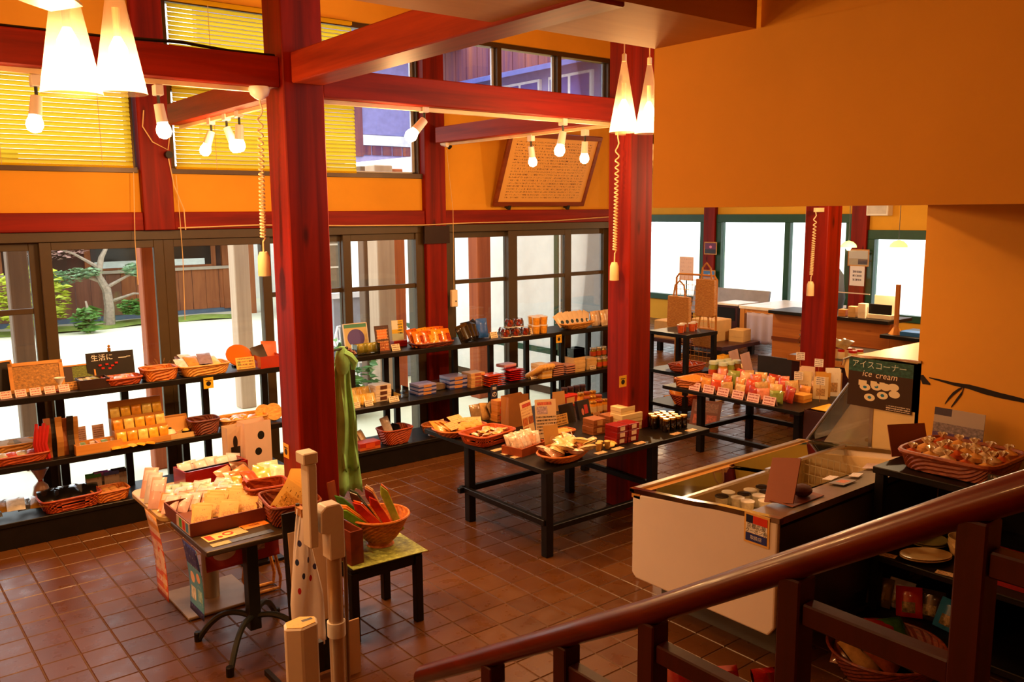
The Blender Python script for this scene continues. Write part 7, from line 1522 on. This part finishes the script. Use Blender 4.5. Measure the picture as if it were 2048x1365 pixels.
o = sign('black_label', 'small black lettered label before the cake basket', (4.66, 1.78, ZS), R(-80), 0.17, 0.075, print_mat('black_label_print', '#1c1210', '#c8b8a0', 3, 'xz', (), 0.45), 12)
sign('cream_card', 'cream printed card at the right end of the black stand', (5.05, 1.66, ZS), R(-70), 0.16, 0.23, print_mat('cream_card_print', '#e8c888', '#6a3a1a', 6, 'xz', ((0.1, 0.5, 0.2, 0.6, '#4a4a20', 'photo'),)), 10)
o = thing('brown_sign_back', 'reddish brown card standing between freezer and basket', 'sign', (4.93, 2.41, ZS), R(-30)); MB().box(-0.12, 0.12, 0, 0.006, 0, 0.19, Matrix.Rotation(R(-20), 4, 'X')).build('card', BRC, o); MB().box(-0.03, 0.03, 0.03, 0.09, 0, 0.012).build('foot', BRC, o)
# crockery on the second board
Z2 = 0.456
CER = plain('cream_ceramic', '#ecd09a', 0.2, var=0.04)
for k in range(2):
    o = thing('oval_plate', 'cream oval plate on the black stand, %s of two' % ('lower', 'upper')[k], 'plate', (4.66, 2.16, Z2 + 0.012 * k), R(-35), 'cream oval plates')
    MB().lathe([(0.05, 0), (0.10, 0.010), (0.125, 0.024), (0.12, 0.026), (0.06, 0.010)], 28, sx=1.15, sy=0.75).build('dish', CER, o, smooth=True); MB().lathe([(0.045, -0.0), (0.05, 0.003)], 16, sx=1.15, sy=0.75).build('foot_ring', CER, o)
for k in range(3):
    o = thing('bowl', 'cream spouted bowl in the nest, %s' % ('outermost', 'middle', 'innermost')[k], 'bowl', (4.83, 2.03, Z2 + 0.022 * k), 0.2 * k, 'nested cream bowls')
    MB().lathe([(0.035, 0), (0.07, 0.035), (0.085, 0.085), (0.080, 0.085), (0.03, 0.012)], 22).build('bowl_wall', CER, o, smooth=True); MB().tube([(-0.08, 0, 0.075), (-0.10, 0.0, 0.095), (-0.085, 0.02, 0.10)], 0.012, 6).build('spout', CER, o, smooth=True)
for k in range(2):
    o = thing('dark_plate', 'dark rimmed plate behind the oval plates, %s' % ('lower', 'upper')[k], 'plate', (4.90, 2.27, Z2 + 0.014 * k), 0, 'dark rimmed plates'); MB().lathe([(0.06, 0), (0.11, 0.016), (0.107, 0.02), (0.05, 0.006)], 24).build('dish', plain('olive_ceramic', '#4a4224', 0.2), o, smooth=True); MB().lathe([(0.109, 0.014), (0.113, 0.018), (0.109, 0.022)], 24).build('glaze_rim', plain('olive_rim', '#8a7a44', 0.2), o)
for p, nm in (((4.56, 2.33, Z2), 'left of the oval plates'), ((4.56, 2.0, Z2), 'before the oval plates'), ((4.70, 1.96, Z2), 'before the cream bowls')): price(p, 'flat price card on the dark stand %s' % nm, R(-80), 0.10, 0.05, None, True)
# bottom board: snack bags, and a round basket on the floor
sn = [('#6a5a30', 'olive'), ('#b8b0b8', 'silver'), ('#c01c14', 'bright red'), ('#3a2a14', 'dark'), ('#3a8ac8', 'sky blue'), ('#c87a3a', 'amber')]
for k, (c, nm) in enumerate(sn): pack('snack_bag', '%s snack bag on the lowest board of the black stand' % nm, 'bag', (4.66 + 0.05 * (k % 2), (2.42, 2.33, 2.23, 2.14, 2.03, 1.90)[k], 0.088), (R(-22), R(8 * math.sin(k * 2)), R(-80) + 0.2 * math.sin(k)), 0.14, 0.17, 0.06, print_mat('snack_print_%d' % k, c, '#f0e8d8', 3, 'xz', ((0.25, 0.75, 0.15, 0.5, '#8a7a50', 'photo'),), 0.3, 0.1, 0.25, 8, 1.0), 'snack bags on the black stand')
rbk = basket('floor_basket', 'wide round basket of snack packs on the floor before the black stand', (4.12, 2.08, 0.0), 0.0, 0.62, 0.56, 0.16, RATTAN_D, e=2, flare=0.7, n=56)
for k in range(7): pack('rice_snack', '%s rice snack pack in the wide floor basket' % ('brown', 'amber', 'red', 'green', 'tan', 'copper', 'ochre')[k], 'pack', (3.95 + 0.11 * (k % 4) + 0.05 * (k // 4), 2.20 - 0.05 * (k % 4) - 0.14 * (k // 4), 0.05), (R(-50), R(10 * math.sin(k)), R(-75) + 0.3 * k), 0.17, 0.22, 0.06, film('ricesnack_%d' % k, ('#7a3a1c', '#b8702c', '#a02818', '#3a6a2a', '#b08a50', '#8a4420', '#a8822c')[k]), 'rice snacks in the floor basket')
for k in range(3): pack('red_bag', 'crumpled red glossy bag on the floor behind the railing, %s' % ORD[k], 'bag', (3.10 + 0.17 * k, 2.62 - 0.16 * k, 0.0), (R(-30), R(15 * (k - 1)), R(-60) + 0.5 * k), 0.20, 0.16, 0.10, film('red_gloss', '#8a0808'), 'red bags on the floor')
o = carton('red_crate', 'red box low at the right edge behind the railing', 'box', (4.72, 1.72, 0.456), 0.0, 0.20, 0.26, 0.14, plain('deep_red_card', '#8a0c08', 0.4))

# ------------------------------------------------------------------ far room
WT = wood('honey_table_wood', '#b8702a', '#dc9a4c', 'x', 0.4, knots=False); WTZ = wood('honey_leg_wood', '#b8702a', '#dc9a4c', 'z', 0.4, knots=False)
lt = thing('lace_table', 'honey wood table draped with a white lace cloth', 'table', (12.9, 8.65, 0))
MB().box(-0.45, 0.9, -0.62, 0.62, 0.70, 0.75).build('table_top', plain('pale_table_top', '#f0e8dc', 0.35), lt, 0.004)
for x in (-0.40, 0.85):
    for y in (-0.55, 0.55): MB().box(x - 0.045, x + 0.045, y - 0.045, y + 0.045, 0, 0.70).build('leg', WTZ, lt)
MB().box(-0.43, -0.40, -0.55, 0.55, 0.62, 0.70).build('apron', WT, lt); MB().box(-0.40, 0.85, -0.58, -0.55, 0.62, 0.70).build('apron', WT, lt)
lc = thing('lace_cloth', 'white lace cloth hanging at the front of the far table', 'cloth', (12.40, 8.62, 0.66))
LACE = cloth_trans('white_lace', '#e4d8ec', 0.4)
o = MB().grid(lambda u, v: (0.02 * math.sin(u * 30) * (0.3 + v), (0.5 - u) * 0.88, -0.52 * v + 0.012 * math.sin(u * 25) * v), 40, 8).build('drape', LACE, lc, smooth=True); md = o.modifiers.new('thickness', 'SOLIDIFY'); md.thickness = 0.004
MB().rod((0, -0.46, 0.0), (0, 0.46, 0.0), 0.008).build('rod', WT, lc)
dc = thing('dark_cabinet', 'dark red cabinet beside the lace table', 'cabinet', (12.85, 9.62, 0)); MB().box(-0.3, 0.3, -0.25, 0.25, 0, 0.72).build('body', plain('dark_red_cabinet', '#3a0c08', 0.4), dc, 0.004); MB().box(-0.31, 0.31, -0.26, 0.26, 0.72, 0.75).build('top', plain('pale_table_top', '#f0e8dc', 0.35), dc); MB().box(-0.305, -0.30, -0.2, 0.2, 0.45, 0.68).build('opening', BLACK, dc)
be = thing('bench', 'grey backed bench under the far window', 'bench', (13.6, 10.6, 0)); GRB = plain('grey_bench_panel', '#a8a4ac', 0.5)
MB().box(-0.25, 0.25, -0.9, 0.9, 0.40, 0.45).build('seat', GRB, be); MB().box(0.20, 0.25, -0.9, 0.9, 0.45, 0.92, Matrix.Rotation(R(10), 4, 'Y')).build('backrest', GRB, be); MB().box(-0.2, 0.2, -0.85, -0.80, 0, 0.40).build('side', plain('red_bench_side', '#5a120c', 0.5), be); MB().box(-0.2, 0.2, 0.80, 0.85, 0, 0.40).build('side', plain('red_bench_side', '#5a120c', 0.5), be)
for k, (x, y, w, d, h) in enumerate(((11.75, 9.30, 0.45, 0.5, 0.36), (11.45, 9.90, 0.4, 0.5, 0.30), (11.95, 8.86, 0.3, 0.26, 0.20))): carton('cardboard_box', 'cardboard box on the far floor, %s' % ('middle one', 'left one', 'smallest one')[k], 'box', (x, y, 0.22), 0.1 * k, w, d, h, KRAFT_L, 'far cardboard boxes')
lp = thing('low_platform', 'low dark red platform under the cardboard boxes', 'platform', (11.65, 9.35, 0)); MB().box(-0.5, 0.5, -0.75, 0.75, 0.16, 0.219).build('deck', plain('dark_red_cabinet', '#3a0c08', 0.4), lp); [MB().box(x - 0.04, x + 0.04, y - 0.04, y + 0.04, 0, 0.16).build('foot', BLACK, lp) for x in (-0.4, 0.4) for y in (-0.65, 0.65)]
# wire rack with rattan bags
wr = thing('wire_rack', 'tall gold wire grid rack hung with woven bags', 'rack', (8.55, 7.02, 0))
GLDW = plain('gold_wire', '#d8984a', 0.35, 0.5)
MB().tube([(-0.0, -0.32, 0.02), (0, -0.32, 1.55), (0, -0.28, 1.60), (0, 0.28, 1.60), (0, 0.32, 1.55), (0, 0.32, 0.02)], 0.013, 8).build('frame', GLDW, wr)
g_ = MB()
for k in range(1, 10): g_.rod((0, -0.32 + 0.064 * k, 0.06), (0, -0.32 + 0.064 * k, 1.58), 0.003, n=4)
for k in range(1, 24): g_.rod((0, -0.32, 0.06 + 0.064 * k), (0, 0.32, 0.06 + 0.064 * k), 0.003, n=4)
tag(g_.build('grid', GLDW, wr), kind='stuff')
for y in (-0.32, 0.32): MB().rod((-0.2, y, 0.015), (0.2, y, 0.015), 0.014).build('foot', GLDW, wr)
WV = weave_mat('gold_weave', '#b8742c', '#e0a850')
for k, (y, z, w, h, nm) in enumerate(((0.20, 0.92, 0.36, 0.40, 'left tote'), (-0.22, 1.10, 0.30, 0.46, 'upper right flat bag'), (-0.20, 0.72, 0.30, 0.24, 'lower right pouch'))):
    o = thing('woven_bag', 'golden woven %s hanging on the wire rack' % nm, 'bag', (8.50, 7.02 + y, z), 0, 'woven bags on the wire rack')
    MB().prism([(-w / 2, 0.02), (-w / 2 + 0.03, 0.0), (w / 2 - 0.03, 0.0), (w / 2, 0.02), (w / 2 - 0.01, h), (-w / 2 + 0.01, h)], 'x', -0.06, 0.0).build('body', WV, o, 0.006); MB().tube([(-0.03, -w * 0.28, h - 0.02), (-0.03, -w * 0.2, h + 0.14), (-0.03, 0, h + 0.2), (-0.03, w * 0.2, h + 0.14), (-0.03, w * 0.28, h - 0.02)], 0.012, 6).build('handle', WV, o)
# end of the shelf run behind the middle pillar
es2 = thing('end_shelf', 'short black shelf stack behind the middle pillar', 'shelf', (7.95, 6.72, 0))
for z in (0.12, 0.52, 0.98): MB().box(-0.28, 0.28, -0.30, 0.30, z - 0.04, z).build('shelf_board', BLACK, es2)
for x in (-0.25, 0.25):
    for y in (-0.27, 0.27): MB().box(x - 0.025, x + 0.025, y - 0.025, y + 0.025, 0, 0.94).build('upright', BLACK, es2)
b = basket('fruit_basket', 'red basket of wrapped fruit on the short black shelf', (7.90, 6.60, 0.521), 0.0, 0.40, 0.30, 0.08, RATTAN_R)
for k in range(6): loaf('wrapped_fruit', 'wrapped red fruit in the red basket, %s' % ORD[k], 'fruit', (7.80 + 0.09 * (k % 3), 6.55 + 0.09 * (k // 3), 0.55), 0.04, film('red_fruit', '#c84a24'), 'wrapped fruit in the red basket', 0.8)
for k in range(4): cup('snack_cup', 'orange snack cup on top of the short black shelf, %s from the left' % ORD[k], 'cup', (7.80 + 0.10 * k, 6.62 + 0.05 * (k % 2), 0.981), 0.045, 0.10, film('red_cup', '#d8602c'), CUPL, 'cups on the short shelf')
b = basket('wood_bowl_basket', 'deep wooden bowl basket of orange packs on the floor shelf', (7.85, 6.56, 0.121), 0.0, 0.42, 0.36, 0.14, RATTAN_R, e=2, flare=0.6)
for k in range(4): pack('orange_pack', 'orange pack standing in the wooden bowl basket, %s' % ORD[k], 'pack', (7.75 + 0.06 * k, 6.56 + 0.03 * (k % 2), 0.16), (R(-20), R(-20 + 10 * k), R(-40)), 0.14, 0.20, 0.05, film('orange_pack_film', '#e0882c'), 'orange packs in the bowl basket')
sign('red_photo_board', 'red photo board leaning on the floor by the far table leg', (7.55, 6.05, 0.0), R(-70), 0.34, 0.30, print_mat('red_photo_print', '#6a1c14', '#c89a80', 4, 'xz', ((0.1, 0.45, 0.1, 0.45, '#c85a40', 'photo'), (0.55, 0.9, 0.1, 0.45, '#b84a38', 'photo'), (0.1, 0.9, 0.55, 0.9, '#8a5a58', 'photo')), 0.3), 24, cat='board')
# hand cart
hc = thing('hand_cart', 'black wheeled hand cart behind the far table', 'cart', (9.05, 6.22, 0))
MB().box(-0.30, 0.30, -0.42, 0.42, 0.16, 0.20).build('deck', BLACK, hc, 0.006); MB().box(0.27, 0.30, -0.40, 0.40, 0.20, 0.55).build('back', plain('grey_cart_panel', '#3a3c48', 0.5), hc); MB().box(-0.28, 0.0, -0.15, 0.15, 0.20, 0.34).build('red_bin', plain('red_bin', '#8a1410', 0.4), hc)
for x in (-0.22, 0.22):
    for y in (-0.34, 0.34): MB().rod((x, y - 0.02, 0.06), (x, y + 0.02, 0.06), 0.06, n=14).build('wheel', DARK_MET, hc); MB().box(x - 0.015, x + 0.015, y - 0.03, y + 0.03, 0.06, 0.16).build('caster', DARK_MET, hc)
# counter at the right
ct = thing('counter', 'pine fronted counter with black tops at the right of the far room', 'counter', (10.6, 5.4, 0))
PFR = wood('counter_pine', '#a8581c', '#d8893a', 'y', 0.45)
MB().box(0.0, 0.10, 0.15, 1.9, 0.0, 0.94).build('front_panel', PFR, ct, 0.003); MB().box(-0.12, 0.5, 0.12, 1.9, 0.94, 0.985).build('counter_top', BLACK, ct, 0.004)
MB().box(0.0, 0.10, -1.6, 0.15, 0.0, 0.80).build('front_panel', PFR, ct, 0.003); MB().box(-0.35, 0.5, -1.6, 0.10, 0.80, 0.845).build('counter_top', BLACK, ct, 0.004); MB().box(-0.02, 0.0, 0.15, 1.9, 0.55, 0.60).build('trim', wood('trim_dark', '#6a300f', '#8a4418', 'y', 0.4, knots=False), ct)
def screen_post(loc, label): o = thing('screen_post', label, 'post', loc, 0, 'pine screen posts'); MB().lathe([(0.09, 0), (0.075, 0.02), (0.03, 0.09), (0.025, 0.12)], 10).build('foot', WTZ, o); MB().box(-0.022, 0.022, -0.022, 0.022, 0.1, 0.62).build('post', WTZ, o)
screen_post((10.62, 6.75, 0.986), 'pine post of the clear screen beside the far pillar'); screen_post((10.42, 5.38, 0.846), 'pine post of the clear screen before the right far window')
sg = thing('clear_screen', 'clear plastic screen above the counter', 'screen', (10.62, 6.28, 1.30)); MB().box(-0.004, 0.004, -0.42, 0.42, 0, 0.55).build('sheet', CLEAR, sg); MB().box(-0.006, 0.006, -0.42, 0.42, -0.008, 0.004).build('edge', plain('pale_edge', '#e8dcd8', 0.3), sg)
cp = thing('coat_rack', 'dark jacket and bag hanging behind the counter', 'jacket', (11.6, 7.05, 0)); MB().tube([(0, 0, 0.75), (0, 0, 1.1), (0, 0, 1.45), (0, 0, 1.62)], [0.17, 0.24, 0.2, 0.08], 10).build('jacket', plain('navy_cloth_dark', '#141a28', 0.8), cp, smooth=True); MB().rod((0, 0, 0), (0, 0, 1.68), 0.02).build('pole', DARK_MET, cp); MB().lathe([(0.2, 0), (0.2, 0.02)], 14).build('base', DARK_MET, cp)
rg = thing('cash_register', 'beige card terminal with a black display on the counter', 'register', (10.72, 5.72, 0.986)); MB().box(-0.10, 0.10, -0.16, 0.16, 0, 0.06).build('body', CREAM, rg, 0.004); MB().box(-0.09, -0.06, -0.15, 0.15, 0.06, 0.19).build('display', BLACK, rg, 0.004); MB().box(0.02, 0.05, -0.14, 0.14, 0.06, 0.30).build('screen_back', CREAM, rg, 0.004)
for k in range(3): carton('counter_box', 'small pale box on the counter, %s from the left' % ORD[k], 'box', (10.62, 6.22 - 0.14 * k, 0.986), 0.1, 0.10, 0.10, 0.09 + 0.05 * k, (plain('ochre_print_box', '#c8803a', 0.5), KRAFT_L, WB)[k], 'small boxes on the counter')
for k in range(2): carton('blue_case', 'bright blue flat case on the low counter, %s' % ('left', 'right')[k], 'case', (10.45, 5.18 - 0.30 * k, 0.846), 0.1, 0.20, 0.24, 0.05, plain('bright_blue', '#2a70c8', 0.4), 'blue cases')
# photos and notices on the far posts
for k, (p, col, nm) in enumerate((((14.450, 11.540, 1.614), '#6a1450', 'magenta sunset'), ((14.450, 11.560, 1.031), '#4a80c0', 'blue sea'))):
    o = thing('post_photo', '%s photograph in a thin frame on the far post' % nm, 'photo', (14.49, p[1], p[2]), group='photographs on the far post'); MB().box(-0.012, 0, -0.16, 0.16, -0.13, 0.13).build('frame', PINE, o); MB().box(-0.016, -0.012, -0.14, 0.14, -0.11, 0.11).build('print', print_mat('post_photo_%d' % k, col, col, 0, 'yz', ((0, 1, 0, 0.4, ('#2a1420', '#c89a80')[k]), (0.35, 0.6, 0.5, 0.75, ('#f080a0', '#90c0e8')[k], 'round'))), o)
o = thing('post_photo', 'pale landscape photograph on the counter post', 'photo', (14.49, 8.243, 1.536), group='photographs on the far post'); MB().box(-0.012, 0, -0.20, 0.20, -0.15, 0.15).build('frame', PINE, o); MB().box(-0.016, -0.012, -0.18, 0.18, -0.13, 0.13).build('print', print_mat('pale_photo', '#c8c8c8', '#c8c8c8', 0, 'yz', ((0, 1, 0, 0.45, '#b0a898'), (0.0, 0.5, 0.05, 0.4, '#4a4a58'))), o)
o = thing('post_notice', 'white lettered notice under the pale photograph', 'notice', (14.49, 8.254, 1.215)); MB().box(-0.006, 0, -0.14, 0.14, -0.18, 0.18).build('sheet', print_mat('white_notice', '#f4eef4', '#3a3a5a', 5, 'yz', (), 0.5, 0.2), o)
o = thing('window_notice', 'pink paper notice standing before the left far window', 'notice', (13.0, 10.922, 1.314)); MB().box(-0.006, 0, -0.17, 0.17, -0.25, 0.20).build('sheet', print_mat('pink_notice', '#e8c0b0', '#a05a50', 6, 'yz', (), 0.4), o); MB().rod((0.01, 0, -o.location.z), (0.01, 0, 0), 0.012).build('stick', DARK_MET, o); MB().lathe([(0.15, -o.location.z), (0.14, -o.location.z + 0.02)], 12).build('foot', DARK_MET, o)
spk = thing('wall_speaker', 'white square speaker high on the far wall', 'speaker', (14.55, 7.915, 2.42)); MB().box(-0.12, 0.05, -0.2, 0.2, -0.14, 0.14).build('case', WHITE, spk, 0.01); MB().box(-0.125, -0.12, -0.17, 0.17, -0.11, 0.11).build('grille', plain('pale_grille', '#d8d0c8', 0.7), spk)
# fruit cup counter behind the showcase
fc2 = thing('sample_counter', 'dark counter with pale edge behind the showcase', 'counter', (9.1, 5.15, 0)); MB().box(-0.42, 0.6, -0.75, 0.55, 0.0, 0.70).build('body', plain('dark_red_cabinet', '#3a0c08', 0.4), fc2); MB().box(-0.46, 0.62, -0.78, 0.58, 0.70, 0.74).build('top', plain('slate_top', '#3a342c', 0.3), fc2); MB().box(-0.47, -0.46, -0.78, 0.58, 0.68, 0.745).build('edge', WT, fc2)
for k in range(8): jar('fruit_cup', 'fruit cup with red lid on the dark counter, %s row, %s' % (('front', 'rear')[k // 4], ORD[k % 4]), 'cup', (8.82 + 0.13 * (k // 4), 5.42 - 0.13 * (k % 4), 0.741), 0.05, 0.11, plain('fruit_cup_%d' % (k % 2), ('#e8d0a0', '#d8d890')[k % 2], 0.2), plain('red_cup_lid', '#c01c18', 0.3), 'fruit cups with red lids', None, 0.4)
pb_ = carton('white_device', 'white flat device on the dark counter', 'device', (8.95, 4.72, 0.741), 0.1, 0.22, 0.24, 0.06, WHITE)
dp = thing('dried_plant', 'bushy brown dried plant beside the far pillar', 'plant', (8.85, 5.58, 0.741)); leaf_cloud('foliage', [((0, 0, 0.17), (0.13, 0.13, 0.16))], 300, 0.035, plain('dried_leaf', '#8a5a24', 0.8, var=0.4), dp, 9); MB().lathe([(0.05, 0), (0.065, 0.07), (0.06, 0.07)], 12).build('pot', KRAFT, dp)
for k in range(2): pack('silver_tray_pack', 'silver foil pack beside the dried plant, %s' % ('left', 'right')[k], 'pack', (8.80, 5.33 - 0.16 * k, 0.86), (R(-70), R(12), R(-80)), 0.13, 0.22, 0.04, SILVERF, 'silver foil packs')
wb_ = tray('wood_rack', 'slanted wooden rack under the silver packs', (8.86, 5.25, 0.741), R(-80), 0.46, 0.16, 0.11, KRAFT_L)
